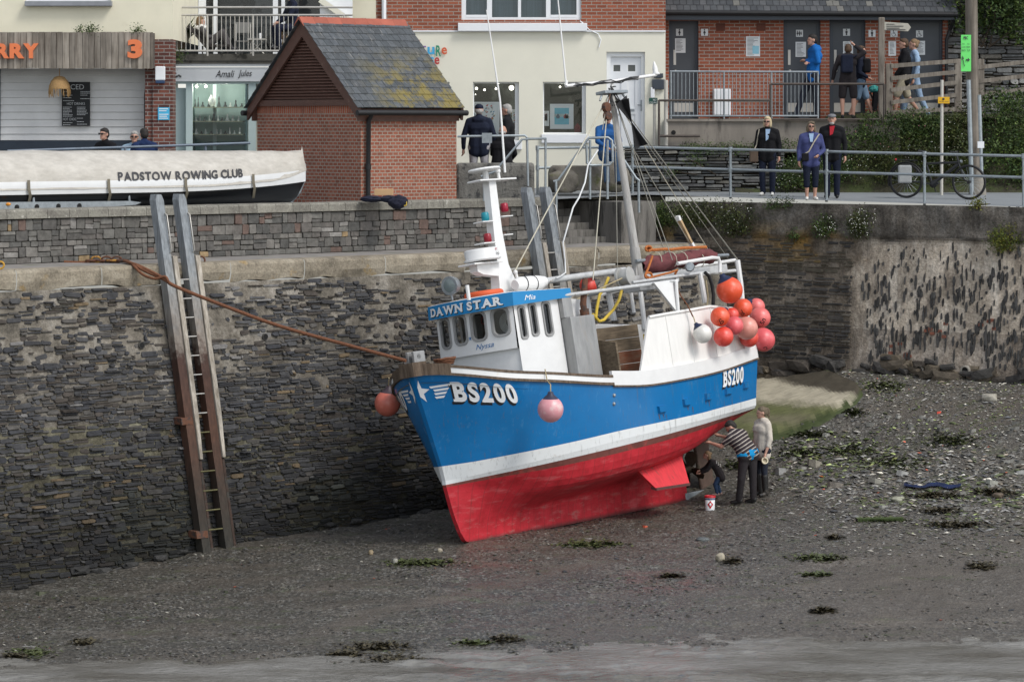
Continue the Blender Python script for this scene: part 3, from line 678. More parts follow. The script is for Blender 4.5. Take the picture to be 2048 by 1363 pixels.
# ------------------------------------------------------------------ the fishing boat
BO = P(935, 1085, 51.5); _th, _pi, _ph = R(50), R(1.2), R(10)
BU = Vector((math.cos(_th) * math.cos(_pi), math.sin(_th) * math.cos(_pi), math.sin(_pi)))
_p = Vector((math.sin(_th), -math.cos(_th), 0)); _up = BU.cross(_p) * -1
BV = _p * math.cos(_ph) + _up * math.sin(_ph); BW = _up * math.cos(_ph) - _p * math.sin(_ph)   # to port, and up along the heeled mast
BM = Matrix(((BU.x, -BV.x, BW.x, BO.x), (BU.y, -BV.y, BW.y, BO.y), (BU.z, -BV.z, BW.z, BO.z), (0, 0, 0, 1)))
boat = thing('fishing_boat', 'blue white and red wooden fishing boat aground on the mud, leaning on the quay', 'fishing boat'); boat.matrix_world = BM
def b(u, v, w): return Vector((u, -v, w))
def BL(px, py, v):
 """a landmark of the photograph on the boat's own plane v metres to port"""
 d = P(px, py, 1) - Vector((0, 0, HC)); c = Vector((0, 0, HC)); t = (v - (c - BO).dot(BV)) / d.dot(BV); p = c + d * t - BO
 return b(p.dot(BU), v, p.dot(BW))
def BWd(px, py, v): return BM @ BL(px, py, v)
KN = np.array([-.4, -.1, .25, .9, 1.8, 2.9, 4.0, 5.2, 6.25, 6.35, 7.4])
ST = [
 [(-.16,0,.15),(-.18,.04,.2),(-.28,.04,.51),(-.33,.04,.75),(-.36,.04,.92),(-.38,.04,1.04),(-.42,.04,1.36),(-.82,.05,2.95)],
 [(-.05,0,.02),(-.05,.05,.02),(-.08,.09,.3),(-.12,.16,.62),(-.12,.22,.9),(-.1,.30,1.06),(-.12,.42,1.36),(-.62,.46,2.90)],
 [(.25,0,0),(.25,.06,0),(.22,.11,.24),(.2,.22,.55),(.2,.36,.86),(.2,.52,1.08),(.18,.66,1.37),(-.35,.86,2.80)],
 [(.9,0,-.01),(.9,.07,-.01),(.9,.13,.28),(.9,.27,.48),(.9,.60,.77),(.9,.92,1.12),(.9,1.04,1.40),(.15,1.22,2.65)],
 [(1.8,0,-.02),(1.8,.07,-.02),(1.8,.13,.36),(1.8,.34,.50),(1.8,.94,.72),(1.8,1.2,1.17),(1.8,1.28,1.44),(1.25,1.42,2.49)],
 [(2.9,0,-.02),(2.9,.07,-.02),(2.9,.13,.40),(2.9,.42,.55),(2.9,1.16,.76),(2.9,1.37,1.23),(2.9,1.42,1.5),(2.7,1.5,2.305)],
 [(4.,0,-.02),(4.,.07,-.02),(4.,.13,.46),(4.,.46,.62),(4.,1.18,.83),(4.,1.42,1.29),(4.,1.47,1.535),(3.9,1.5,2.225)],
 [(5.2,0,-.02),(5.2,.06,-.02),(5.2,.12,.58),(5.2,.52,.76),(5.2,1.12,.97),(5.2,1.36,1.36),(5.2,1.42,1.575),(5.2,1.46,2.25)],
 [(6.25,0,-.01),(6.25,.05,-.01),(6.25,.09,.85),(6.25,.45,1.02),(6.25,.95,1.17),(6.25,1.22,1.425),(6.25,1.3,1.63),(6.3,1.37,2.31)],
 [(6.33,0,.9),(6.33,.04,.92),(6.35,.09,.95),(6.36,.43,1.06),(6.36,.92,1.19),(6.36,1.2,1.43),(6.36,1.29,1.635),(6.4,1.36,2.32)],
 [(7.3,0,1.32),(7.3,.04,1.32),(7.3,.1,1.33),(7.32,.4,1.36),(7.35,.8,1.42),(7.4,1.08,1.505),(7.42,1.13,1.69),(7.5,1.25,2.435)]]
ST = np.array(ST)
def pchip(x, y, q):
 h = np.diff(x); d = np.diff(y, axis=0) / h[:, None]; m = np.zeros_like(y)
 for i in range(1, len(x) - 1):
  ok = d[i-1] * d[i] > 0; w1 = 2 * h[i] + h[i-1]; w2 = h[i] + 2 * h[i-1]
  with np.errstate(divide='ignore', invalid='ignore'): mm = (w1 + w2) / (w1 / d[i-1] + w2 / d[i])
  m[i] = np.where(ok, mm, 0)
 m[0] = d[0]; m[-1] = d[-1]
 i = np.clip(np.searchsorted(x, q) - 1, 0, len(x) - 2); t = ((q - x[i]) / h[i])[:, None]; H = h[i][:, None]
 return y[i]*(1+2*t)*(1-t)**2 + m[i]*H*t*(1-t)**2 + y[i+1]*t*t*(3-2*t) + m[i+1]*H*t*t*(t-1)
SIG = np.unique(np.concatenate([np.linspace(-.4, .9, 27), np.linspace(.9, 6.25, 44), [6.28, 6.31, 6.35], np.linspace(6.4, 7.4, 10)]))
LN = np.stack([pchip(KN, ST[:, k, :], SIG) for k in range(8)], 1)      # station, line, xyz
def secpt(L, seg, t):
 """point of a section between control lines seg and seg+1"""
 p1, p2 = L[seg], L[seg+1]
 if seg < 1: return p1 * (1 - t) + p2 * t
 p0 = L[seg-1] if seg > 1 else p1 - (p2 - p1) * .15; p3 = L[seg+2] if seg < 6 else p2 + (p2 - p1) * .9
 if seg >= 6: p0 = p1 - (L[6] - L[5]) * 2.2 * .4
 m1 = (p2 - p0) / 2; m2 = (p3 - p1) / 2
 if seg == 6: m1 = (p1 - L[5]) * .0 + (p2 - p1); m2 = (p2 - p1)
 return p1*(1+2*t)*(1-t)**2 + m1*t*(1-t)**2 + p2*t*t*(3-2*t) + m2*t*t*(t-1)
SEGN = [1, 5, 5, 5, 4, 2, 10]; SEGM = [0, 0, 0, 0, 0, 1, 2]
def hull():
 mb = MB()
 for side in (1, -1):
  rows = []; mats = []
  for seg in range(7):
   for i in range(SEGN[seg]):
    rows.append([b(*(secpt(LN[j], seg, i / SEGN[seg]) * (1, side, 1))) for j in range(len(SIG))]); mats.append(3 if seg == 4 and i == SEGN[4] - 1 else SEGM[seg])
  rows.append([b(*(LN[j][7] * (1, side, 1))) for j in range(len(SIG))])
  for r in range(len(rows) - 1):
   g = [rows[r], rows[r+1]] if side == 1 else [rows[r+1], rows[r]]
   mb.grid(g, mats[r])
  if side == 1: port = rows
  else: stb = rows
 for r in range(len(port) - 1):       # transom
  mb.quad(port[r][-1], stb[r][-1], stb[r+1][-1], port[r+1][-1], mats[r] if mats[r] != 1 else 1)
  mb.quad(port[r][0], port[r+1][0], stb[r+1][0], stb[r][0], mats[r])     # stem face
 t = NT('hull antifouling red'); v = t.co('Object'); st = t.co('Object', (7, 7, .5)); n = t.noise(st, 2.2, 7, .7); n2 = t.noise(v, 4, 6, .68); n3 = t.noise(t.co('Object', (.6, 1, 3)), 3, 5)
 c = t.ramp(n2, [(.3, (.33, .012, .018)), (.6, (.49, .022, .034))])
 c = t.mix(t.ramp(n, [(.57, 0.), (.70, .5)]), c, (.13, .03, .028)); c = t.mix(t.ramp(n3, [(.56, 0.), (.72, .5)]), c, (.52, .15, .15))
 sep = t.n('ShaderNodeSeparateXYZ'); t.l(v, sep.inputs[0])
 pl = t.n('ShaderNodeTexWave'); pl.wave_type = 'BANDS'; pl.bands_direction = 'X'; pl.inputs['Scale'].default_value = 1.4; pl.inputs['Distortion'].default_value = 1.2; pl.inputs['Detail'].default_value = 3; pl.inputs['Detail Scale'].default_value = .6; t.l(t.co('Object', (1, .05, .18)), pl.inputs['Vector'])
 crack = t.ramp(pl.outputs[0], [(.0, 1.), (.035, 0.)]); cm = t.n('ShaderNodeMath', operation='MULTIPLY'); cm.inputs[1].default_value = .4; t.l(crack, cm.inputs[0]); c = t.mix(cm.outputs[0], c, (.16, .025, .025))
 # scraped pale patches low on the keel, bare brown under the boot top
 sc_ = t.n('ShaderNodeMapRange'); sc_.inputs[1].default_value = .55; sc_.inputs[2].default_value = .25; t.l(sep.outputs[2], sc_.inputs[0])
 mm = t.n('ShaderNodeMath', operation='MULTIPLY'); t.l(sc_.outputs[0], mm.inputs[0]); t.l(t.ramp(t.noise(t.co('Object', (1.2, 1, 4)), 2.4, 6, .7), [(.55, 0.), (.68, .6)]), mm.inputs[1])
 c = t.mix(mm.outputs[0], c, (.36, .17, .15))
 kd = t.n('ShaderNodeMapRange'); kd.inputs[1].default_value = .07; kd.inputs[2].default_value = .0; kd.inputs[4].default_value = .8; t.l(sep.outputs[2], kd.inputs[0]); c = t.mix(kd.outputs[0], c, (.05, .022, .02))
 red = t.out(c, .62, t.bump(t.mix(.4, n, n2), .25, .01), 0, .3)
 t = NT('hull blue paint'); v = t.co('Object'); n = t.noise(v, 1.3, 5, .6); n2 = t.noise(t.co('Object', (2, 1, 1)), 3.5, 7, .72); st = t.noise(t.co('Object', (9, 9, .6)), 2, 5)
 c = t.ramp(n, [(.3, (.002, .125, .335)), (.7, (.004, .15, .39))]); c = t.mix(t.ramp(n2, [(.57, 0.), (.69, .45)]), c, (.07, .24, .44))
 sep = t.n('ShaderNodeSeparateXYZ'); t.l(v, sep.inputs[0])
 mr = t.n('ShaderNodeMapRange'); mr.inputs[1].default_value = 1.8; mr.inputs[2].default_value = 4.5; t.l(sep.outputs[0], mr.inputs[0])
 mm = t.n('ShaderNodeMath', operation='MULTIPLY'); t.l(mr.outputs[0], mm.inputs[0]); t.l(t.ramp(t.mix(.5, st, n2), [(.55, 0.), (.64, .35)]), mm.inputs[1])
 c = t.mix(mm.outputs[0], c, (.05, .10, .13)); c = t.mix(t.ramp(t.noise(t.co('Object', (14, 14, .5)), 1.6, 6, .7), [(.575, 0.), (.69, .4)]), c, (.09, .09, .08))
 blue = t.out(c, .24, t.bump(n, .12, .05), 0, .5)
 t = NT('boot top white'); v = t.co('Object'); st = t.noise(t.co('Object', (8, 8, .5)), 2.2, 7, .7)
 c = t.mix(t.ramp(st, [(.55, 0.), (.68, .7)]), (.66, .68, .68), (.32, .33, .32)); c = t.mix(t.ramp(t.noise(v, 5, 5), [(.6, 0.), (.7, .4)]), c, (.40, .35, .3))
 boot = t.out(c, .5, None, 0, .4)
 o = mb.build('hull', [red, boot, blue, mat('bare brown band', (.15, .045, .035), .7, var=.35, vs=6, col2=(.3, .05, .04))], boat); return o, mb
hull_o, hull_mb = hull()
HB = BVHTree.FromPolygons([Vector(v) for v in hull_mb.v], hull_mb.f)
# arc length along the mid topside, for anything laid on the planking
_mid = np.array([secpt(LN[j], 6, .75) for j in range(len(SIG))]); ARC = np.concatenate([[0], np.cumsum(np.linalg.norm(np.diff(_mid, axis=0), axis=1))])
def on_hull(a, w, side=1, lift=.006):
 """a metres aft of the stem along the planking, at height w"""
 s = np.interp(a, ARC, SIG); 
 def pt(s_):
  L = np.array([[np.interp(s_, SIG, LN[:, k, c]) for c in range(3)] for k in range(8)])
  t = (w - L[6][2]) / (L[7][2] - L[6][2]); return secpt(L, 6, t)
 p = pt(s); q = pt(min(s + .03, 7.4)); r_ = pt(max(s - .03, -.4)); tg = q - r_
 n = np.array([-tg[1], tg[0], 0]); n = n / (np.linalg.norm(n) + 1e-9)
 if n[1] < 0: n = -n
 n[2] = -.2 if s < 2 else 0
 p = p + n * lift; return b(p[0], p[1] * side, p[2])
def hull_uv(px, py):
 """pixel on the port topside -> (arc, height)"""
 o = BM.inverted() @ Vector((0, 0, HC)); d = (BM.inverted().to_3x3() @ (P(px, py, 1) - Vector((0, 0, HC)))).normalized()
 h = HB.ray_cast(o, d)[0]; best = None
 for a in np.arange(0, ARC[-1], .02):
  p = on_hull(a, h.z, 1, 0); e = (p - h).length
  if best is None or e < best[0]: best = (e, a)
 return best[1], h.z
def hull_letters(name, txt, q0, q1, qt, mw, mk, side=1, shear=.12, shadow=True):
 (a0, w0), (a1, w1), (at, wt) = q0, q1, qt; gl, W = slabtext(txt, True, .04, shear); hgt = wt - w0; k = (a1 - a0) / W; sl = (w1 - w0) / (a1 - a0)
 for nm, m, dx, dy, lf in ((name + '_shadow', mk, -.10, -.14, .004), (name, mw, 0, 0, .009)):
  if not shadow and m is mk: continue
  mb = MB()
  for vs, fs, up in gl:
   out = []
   for x, y in vs:
    xx = (x + dx * 1.4) * k
    if side == -1: xx = W * k - xx
    out.append(on_hull(a0 + xx, w0 + (y + dy) * hgt + sl * xx, side, lf + up * .0015))
   mb.add(out, fs if side == 1 else [f for f in fs])
  mb.build(nm, m, hull_o)
m_let = mat('white lettering', (.75, .76, .76), .4, var=.05, bump=0); m_let_k = mat('black lettering', (.01, .011, .013), .5, var=.1, bump=0)
qa, qb, qc = hull_uv(905, 800), hull_uv(1033, 804), hull_uv(915, 763)
qa = (qa[0] + .05, qa[1] - .03); qb = (qb[0] + .07, qb[1] - .03); qc = (qc[0], qc[1] + .02)
hull_letters('registration', 'BS200', qa, qb, (0, qc[1]), m_let, m_let_k)
sa, sb, s_c = hull_uv(1446, 774), hull_uv(1487, 764), hull_uv(1444, 742)
hull_letters('registration', 'BS200', sa, sb, (0, s_c[1]), m_let, m_let_k)
hull_letters('registration', 'BS200', (qa[0], qa[1]), (qb[0], qb[1]), (0, qc[1]), m_let, m_let_k, -1)
def bow_marks(side):
 st = MB(); k = MB()
 h = hull_uv(900, 765)[1]; lo = hull_uv(870, 795)[1]; H = h - lo
 a1 = hull_uv(898, 770)[0]; a0 = hull_uv(862, 770)[0]
 a0 = hull_uv(857, 770)[0]; a1 = hull_uv(903, 768)[0]
 for i in range(4):                # speed stripes
  w1 = h - .01 - H * i * .29; w0 = w1 - H * .17; la = a0 + (a1 - a0) * (.0, .13, .12, .10)[i]; lb = a1 - (a1 - a0) * (.14 * i)
  st.add([on_hull(la + .02, w0, side), on_hull(lb - .04, w0, side), on_hull(lb, w1, side), on_hull(la, w1, side)], [(0, 1, 2, 3)])
 cw = (h + lo) / 2 + .03; rr = H * .95; pts = []
 for i in range(10):               # a star wrapped round the stem
  r_ = rr if i % 2 == 0 else rr * .42; th = R(90) + i * R(36) - R(12)
  pts.append((max(.012, .02 + math.cos(th) * r_ * .95), cw + math.sin(th) * r_))
 st.add([on_hull(.014, cw, side)] + [on_hull(x, y, side) for x, y in pts], [(0, i + 1, (i + 1) % 10 + 1) for i in range(10)])
 st.build('bow_star', m_let, hull_o)
bow_marks(1); bow_marks(-1)
# ---- rails along the sheer
SH = LN[:, 7, :]
def sheer_at(s): return np.array([np.interp(s, SIG, SH[:, c]) for c in range(3)])
def sweep(mb, s0, s1, prof, side, mi=0, n=40, col=(1, 1, 1), end=True):
 """sweep a closed (out, up) profile along the sheer"""
 rows = []
 for i in range(n + 1):
  s = s0 + (s1 - s0) * i / n; p = sheer_at(s); q = sheer_at(min(s + .02, 7.4)) - sheer_at(max(s - .02, -.4)); nn = np.array([-q[1], q[0], 0]); nn /= np.linalg.norm(nn)
  if nn[1] < 0 : nn = -nn
  rows.append([b(p[0] + nn[0] * o, (p[1] + nn[1] * o) * side, p[2] + h) for o, h in prof] )
 k = len(prof); vs = [p for r_ in rows for p in r_]; fs = [(i*k+j, i*k+(j+1)%k, (i+1)*k+(j+1)%k, (i+1)*k+j) for i in range(n) for j in range(k)]
 if side == 1: fs = [f[::-1] for f in fs]
 mb.add(vs, fs, mi, col)
 if end: mb.add(rows[0], [tuple(range(k))], mi, col); mb.add(rows[-1], [tuple(range(k))[::-1]], mi, col)
m_brownwood = mat_wood('varnished rail wood', (.075, .052, .036), (.16, .12, .088), (14, 14, 2))
S_A = .05; S_B = 2.92
rc = lambda o0, o1, h0, h1: [(o0, h0), (o1, h0), (o1, h1), (o0, h1)]
for side in (1, -1):
 mb = MB(); sweep(mb, S_A, S_B, rc(-.05, .045, .0, .045), side); sweep(mb, S_A, S_B, rc(-.06, .04, .135, .18), side); mb.build('rubbing_rail', m_brownwood, boat)
 mb = MB(); sweep(mb, S_A, S_B, rc(-.045, .03, .045, .135), side); mb.build('rail_strake', m_white, boat)
 mb = MB(); sweep(mb, -.4, S_A, rc(-.07, .05, .0, .2), side, n=20); mb.build('bow_bulwark', m_brownwood, boat)
 mb = MB(); sweep(mb, S_B, 7.4, rc(-.04, .02, .0, .255), side); mb.build('stern_bulwark', m_white, boat)
 mb = MB(); sweep(mb, S_B, 7.4, rc(-.04, .035, -.03, .0), side); mb.build('rubbing_strip', m_brownwood, boat)
def bows(name, m, fn, par=boat):
 mb = MB(); fn(mb)
 return [q.build(name, m, par) for q in pieces(mb)][0] if name in SPLIT else mb.build(name, m, par)
# stem cap and transom bulwark
def f(mb):
 mb.prism([b(-.92, .16, 2.93), b(-.92, -.16, 2.93), b(-.72, -.30, 2.93), b(-.72, .30, 2.93)], (0, 0, .24))
bows('stem_cap', m_brownwood, f)
bows('transom_bulwark', m_white, lambda mb: mb.prism([b(7.46, 1.25, 2.435), b(7.46, -1.25, 2.435), b(7.46, -1.25, 2.69), b(7.46, 1.25, 2.69)], (.05, 0, 0)))
# deck
def f(mb):
 L = [b(*(sheer_at(s) * (1, .98, 1) - (0, 0, .12))) for s in np.linspace(-.3, 7.4, 30)]; Rr = [b(*(sheer_at(s) * (1, -.98, 1) - (0, 0, .12))) for s in np.linspace(-.3, 7.4, 30)]
 mb.grid([L, Rr])
bows('deck', mat('deck paint', (.18, .2, .2), .8), f)
# ---- stern shelter panels
m_panel = mat('shelter white paint', (.74, .73, .70), .4, var=.06, bump=.08, bs=6, col2=(.60, .50, .38), lo=.68, hi=.8, s2=2.2, stretch=(2.5, 2.5, .5), spec=.45)
for side in (1, -1):
 mb = MB(); us = [3.95, 4.6, 5.3, 6.1, 6.8, 7.46]; tops = [3.30 if 0 else 3.42, 3.44, 3.46, 3.49, 3.42, 3.36]; lo = []; hi = []
 lo.append(b(3.62, 1.46 * side, 2.48)); hi.append(b(4.12, 1.44 * side, 3.42))
 for u, t_ in zip(us[1:], tops[1:]):
  p = [q for q in [sheer_at(s) for s in np.linspace(3, 7.4, 90)] if q[0] >= u - .05][0]; v_ = (p[1] - .03) * side
  lo.append(b(u, v_, p[2] + .24)); hi.append(b(u + .02, v_ * .985, t_))
 k = len(lo); off = Vector((0, .04 * side, 0)); A = lo + hi; B_ = [p + off for p in A]
 fr = [(i, i+1, k+i+1, k+i) for i in range(k-1)]
 mb.add(A + B_, fr + [tuple(2*k + q for q in f_[::-1]) for f_ in fr] + [(k+i, k+i+1, 3*k+i+1, 3*k+i) for i in range(k-1)] + [(0, k, 3*k, 2*k), (k-1, 2*k-1, 4*k-1, 3*k-1)], 0)
 for i in range(1, k): mb.slab(lo[i] - off * .1, hi[i] - off * .1, .022, (1, 0, 0), .012)
 mb.tube(hi, .03, 8); mb.build('shelter_panel', m_panel, boat)
bows('stern_panel', m_panel, lambda mb: (mb.prism([b(7.44, 1.22, 2.69), b(7.44, -1.22, 2.69), b(7.46, -1.2, 3.36), b(7.46, 1.2, 3.36)], (.04, 0, 0)), mb.tube([b(7.48, 1.2, 3.37), b(7.48, -1.2, 3.37)], .03)))
# ---- bilge keels, skeg, propeller, rudder
m_red = mat('fin red paint', (.58, .03, .04), .6, var=.25, vs=6, bump=.3, col2=(.2, .05, .04), lo=.58, hi=.68, s2=5, stretch=(3, 1, .4))
for side in (1, -1):
 q = [BL(1277, 932, 1.02), BL(1383, 896, 1.02), BL(1379, 966, 1.16), BL(1312, 976, 1.16)]
 q[0] = Vector((q[0].x, -.8, q[0].z + .12)); q[1] = Vector((q[1].x, -.72, q[1].z + .2)); q = [Vector((p.x, p.y * side, p.z)) for p in q]
 f = lambda mb: mb.prism(q, (.0, .11 * side, .05))
 fin = bows('bilge_keel', m_red, f); bows('wear_strip', mat('fin edge', (.12, .05, .045), .8), lambda mb: mb.slab(q[3] + Vector((0, .05 * side, .0)), q[2] + Vector((0, .05 * side, 0)), .13, (0, 1, .3), .045), fin)
bows('keel_shoe', m_galv, lambda mb: mb.bbox((6.2, -.07, -.02), (6.9, .07, .13), .02))
def f(mb):
 for i in range(4):
  th = i * math.pi / 2 + .4; d = Vector((0, math.cos(th), math.sin(th))); e_ = Vector((.5, -math.sin(th), math.cos(th))).normalized(); c = Vector((6.5, 0, .55))
  pts = [c + d * r_ + e_ * s_ for r_, s_ in ((.05, -.04), (.2, -.12), (.32, -.1), (.36, 0), (.32, .1), (.2, .12), (.05, .04))]; mb.prism(pts, (.02, 0, 0))
 mb.lathe([(.06, -.2), (.08, -.05), (.07, .08), (.02, .16)], (6.5, 0, .55), (1, 0, 0), 12)
bows('propeller', mat('dark bronze', (.06, .045, .03), .6, .5, var=.4, vs=12), f)
bows('rudder', mat('weeded rudder', (.10, .065, .05), .8, var=.4, vs=5, col2=(.06, .055, .03), bump=.4), lambda mb: (mb.bbox((6.78, -.03, .12), (7.2, .03, 1.15), .02), mb.tube([(6.8, 0, .1), (6.8, 0, 1.4)], .04)))
# stains, scuppers and step plates on the planking
mb = MB()
for px, py in ((1322, 818), (1372, 804), (1415, 793), (1455, 782), (1490, 770)):
 a_, w_ = hull_uv(px, py); h_, l_ = .065, .11
 P0 = [on_hull(a_ + x, w_ + y, 1, .0) for x, y in ((-l_, -h_), (l_, -h_), (l_, h_), (-l_, h_))]; P1 = [on_hull(a_ + x * .9, w_ + y * .8, 1, .05) for x, y in ((-l_, -h_), (l_, -h_), (l_, h_), (-l_, h_))]
 mb.add(P0 + P1, [(0,1,5,4),(1,2,6,5),(2,3,7,6),(3,0,4,7),(4,5,6,7)])
[q.build('scupper_flap', hull_o.data.materials[2], hull_o) for q in pieces(mb)]
mb = MB()
r = random.Random(2)
for px, py, n in ((1325, 828, 4), (1377, 813, 3), (1420, 801, 2)):
 for i in range(n):
  a_, w_ = hull_uv(px + r.uniform(-9, 8), py); L = r.uniform(.03, .12); s_ = r.uniform(.006, .018)
  mb.add([on_hull(a_ - s_, w_, 1, .003), on_hull(a_ + s_, w_, 1, .003), on_hull(a_ + s_ * .4, w_ - L, 1, .003), on_hull(a_ - s_ * .5, w_ - L * .9, 1, .003)], [(0, 3, 2, 1)])
[q.build('rust_stain', m, hull_o) for m in [mat('rust stain', (.09, .05, .03), .8, var=.4, vs=20)] for q in pieces(mb)]
mb = MB()
for py in (790, 807): a_, w_ = hull_uv(1228, py); p = on_hull(a_, w_, 1, 0); mb.ball(p, .035, 8)
[q.build('through_hull_fitting', m_galv, hull_o) for q in pieces(mb)]
# ---- wheelhouse
WHF = lambda v: .87 + .17 * (v / .9) ** 2
wh = bows('wheelhouse', m_white, lambda mb: None) if 0 else None
def wheelhouse():
 mb = MB()
 vs_c = [(-.64, .13), (-.22, .145), (.21, .15), (.655, .15)]
 holes = [(c - h_, c + h_, 3.38 + .02 * i, 3.88 + .005 * i) for i, (c, h_) in enumerate(vs_c)]
 ff = lambda a, z, bk: b(WHF(a) + bk + (3.95 - z) * -.04, a, z)
 wall_open(mb, ff, -.9, .9, 3.18, 3.98, holes, .05, step=.1)
 wall_open(mb, lambda a, z, bk: b(WHF(a) + .05 + bk, a * .97, z), -.9, .9, 2.2, 3.18, [], step=.1)
 mb.grid([[ff(a, 3.18, 0) for a in np.linspace(-.9, .9, 19)], [ff(a, 3.18, .1) for a in np.linspace(-.9, .9, 19)]], 0, (1, 1, 1), False)
 u0, u1 = 1.06, 2.28; sh = [(1.17, 1.32, 3.34, 3.87), (1.47, 1.63, 3.37, 3.90), (1.83, 2.02, 3.34, 3.90)]
 for side in (1, -1):
  wall_open(mb, lambda a, z, bk: b(a, (.9 - bk) * side, z), u0, u1, 2.2, 3.98, sh, .05)
 mb.quad(b(u1, .9, 2.2), b(u1, -.9, 2.2), b(u1, -.9, 3.98), b(u1, .9, 3.98))
 whs = mb.build('wheelhouse', m_white, boat)
 # inside: dark lining, a coil of white hose, a red line
 mi = MB(); mi.box((1.0, -.84, 2.3), (2.2, .84, 2.32)); mi.quad(b(2.2, .85, 2.3), b(2.2, -.85, 2.3), b(2.2, -.85, 3.9), b(2.2, .85, 3.9)); mi.quad(b(1.0, .85, 3.9), b(2.2, .85, 3.9), b(2.2, -.85, 3.9), b(1.0, -.85, 3.9))
 mi.box((1.3, -.8, 2.9), (1.6, .8, 3.40)); mi.build('console', mat('wheelhouse inside', (.035, .032, .03), .8), whs)
 mc = MB()
 for i in range(5): mc.tube([b(1.14 + .015 * i, .64 + math.cos(t_) * (.17 - .02 * i), 3.64 + math.sin(t_) * (.17 - .02 * i)) for t_ in np.linspace(0, 2 * math.pi, 20)[:-1]], .012, 6, closed=True)
 mc.build('hose_coil', mat('white hose', (.6, .6, .58), .5), whs)
 mc = MB(); rr = random.Random(4)
 for i in range(4): mc.tube([b(1.08 + rr.uniform(-.05, .05), .22 + rr.uniform(-.1, .1), 3.8 - .09 * j + rr.uniform(-.02, .02)) for j in range(5)], .01, 5)
 mc.build('hanging_line', mat('red cord', (.35, .04, .05), .7), whs)
 m_rub = mat('window rubber', (.27, .27, .265), .55, var=.15); m_pane = mat_glass('cabin glass', (.55, .58, .58))
 def rrect(fn, xa, xb, za, zb, parent):
  cr = min(xb - xa, zb - za) * .34; pts = []
  for cx, cz, s0 in ((xb - cr, zb - cr, 0), (xa + cr, zb - cr, 90), (xa + cr, za + cr, 180), (xb - cr, za + cr, 270)):
   for i in range(6): th = R(s0 + i * 18); pts.append((cx + cr * math.cos(th), cz + cr * math.sin(th)))
  m1 = MB(); k = len(pts); ex = .012
  cxm, czm = (xa + xb) / 2, (za + zb) / 2; sg = lambda q, e_: (q[0] + e_ * (1 if q[0] > cxm else -1) * min(1, abs(q[0]-cxm) / (xb-xa) * 2), q[1] + e_ * (1 if q[1] > czm else -1) * min(1, abs(q[1]-czm) / (zb-za) * 2))
  o1 = [fn(*sg(q, .03), -.002) for q in pts]; o2 = [fn(*sg(q, .025), -.022) for q in pts]; i2 = [fn(*sg(q, -.012), -.018) for q in pts]; i1 = [fn(*sg(q, -.018), .03) for q in pts]
  # rubber covers the square corners of the opening
  co = [fn(x, z, .028) for x, z in ((xb + .01, zb + .01), (xa - .01, zb + .01), (xa - .01, za - .01), (xb + .01, za - .01))]
  rings = [o1, o2, i2, i1]
  for A, B_ in zip(rings[:-1], rings[1:]): m1.add(A + B_, [(i, (i+1) % k, k + (i+1) % k, k + i) for i in range(k)], 0, (1, 1, 1), True)
  fr = m1.build('window_frame', m_rub, parent)
  m2 = MB(); m2.add([fn(*sg(q, -.01), .02) for q in pts], [tuple(range(k))]); m2.build('pane', m_pane, fr)
 for h_ in holes: rrect(ff, *h_, whs)
 for h_ in sh: rrect(lambda a, z, bk: b(a, .9 - bk, z), *h_, whs)
 # roof with its blue name band
 edge = [(WHF(v_) - .13, v_) for v_ in np.linspace(-1.0, 1.0, 21)] + [(2.56, 1.0), (2.56, -1.0)]
 edge = [(u, v_) for u, v_ in edge]; k = len(edge); lo = lambda u: 3.90 + .028 * (u - .6); hi = lambda u: 4.155 - .022 * (u - .6)
 mr = MB(); A = [b(u, v_, lo(u)) for u, v_ in edge]; B_ = [b(u + (.02 if u < 2 else 0), v_, hi(u)) for u, v_ in edge]; C_ = [b(u + .05 if u < 2 else u - .05, v_ * .93, hi(u) + .015) for u, v_ in edge]
 mr.add(A + B_, [(i, (i+1) % k, k + (i+1) % k, k + i) for i in range(k)], 0); mr.add(B_ + C_, [(i, (i+1) % k, k + (i+1) % k, k + i) for i in range(k)], 1)
 mr.add(C_, [tuple(range(k))[::-1]], 1); mr.add(A, [tuple(range(k))], 1)
 band = mat('name band blue', (.006, .20, .46), .35, var=.06, bump=.05, bs=5)
 rf = mr.build('roof', [band, m_white], boat)
 # lettering along the band
 tot = []; prev = None; acc = 0
 for v_ in np.linspace(-1.0, 1.0, 81):
  p = (WHF(v_) - .13, v_); acc += 0 if prev is None else math.dist(p, prev); tot.append((acc, *p)); prev = p
 tot += [(acc + i * .1, WHF(1.) - .13 + i * .1, 1.0) for i in range(1, 16)]
 TA = np.array(tot)
 def on_band(x, y, lift):
  u = np.interp(x, TA[:, 0], TA[:, 1]); v_ = np.interp(x, TA[:, 0], TA[:, 2]); u2 = np.interp(x + .03, TA[:, 0], TA[:, 1]) - np.interp(x - .03, TA[:, 0], TA[:, 1]); v2 = np.interp(x + .03, TA[:, 0], TA[:, 2]) - np.interp(x - .03, TA[:, 0], TA[:, 2])
  n = np.array([-v2, u2]); n = n / np.linalg.norm(n); z = lo(u) + (hi(u) - lo(u)) * y
  return b(u + n[0] * lift + .02 * y * (1 if x < acc else 0), v_ + n[1] * lift, z)
 gl, W = slabtext('DAWN STAR', True, .045, 0); L0, L1 = .12, 1.86; kx = (L1 - L0) / W
 for nm, m, dx, dy, lf in (('name_shadow', m_let_k, .06, -.10, .004), ('name', m_let, 0, 0, .008)):
  q = MB()
  for vs, fs, up in gl: q.add([on_band(L0 + (x + dx) * kx, .19 + (y + dy) * .62, lf + .0015 * up) for x, y in vs], fs)
  q.build(nm, m, rf)
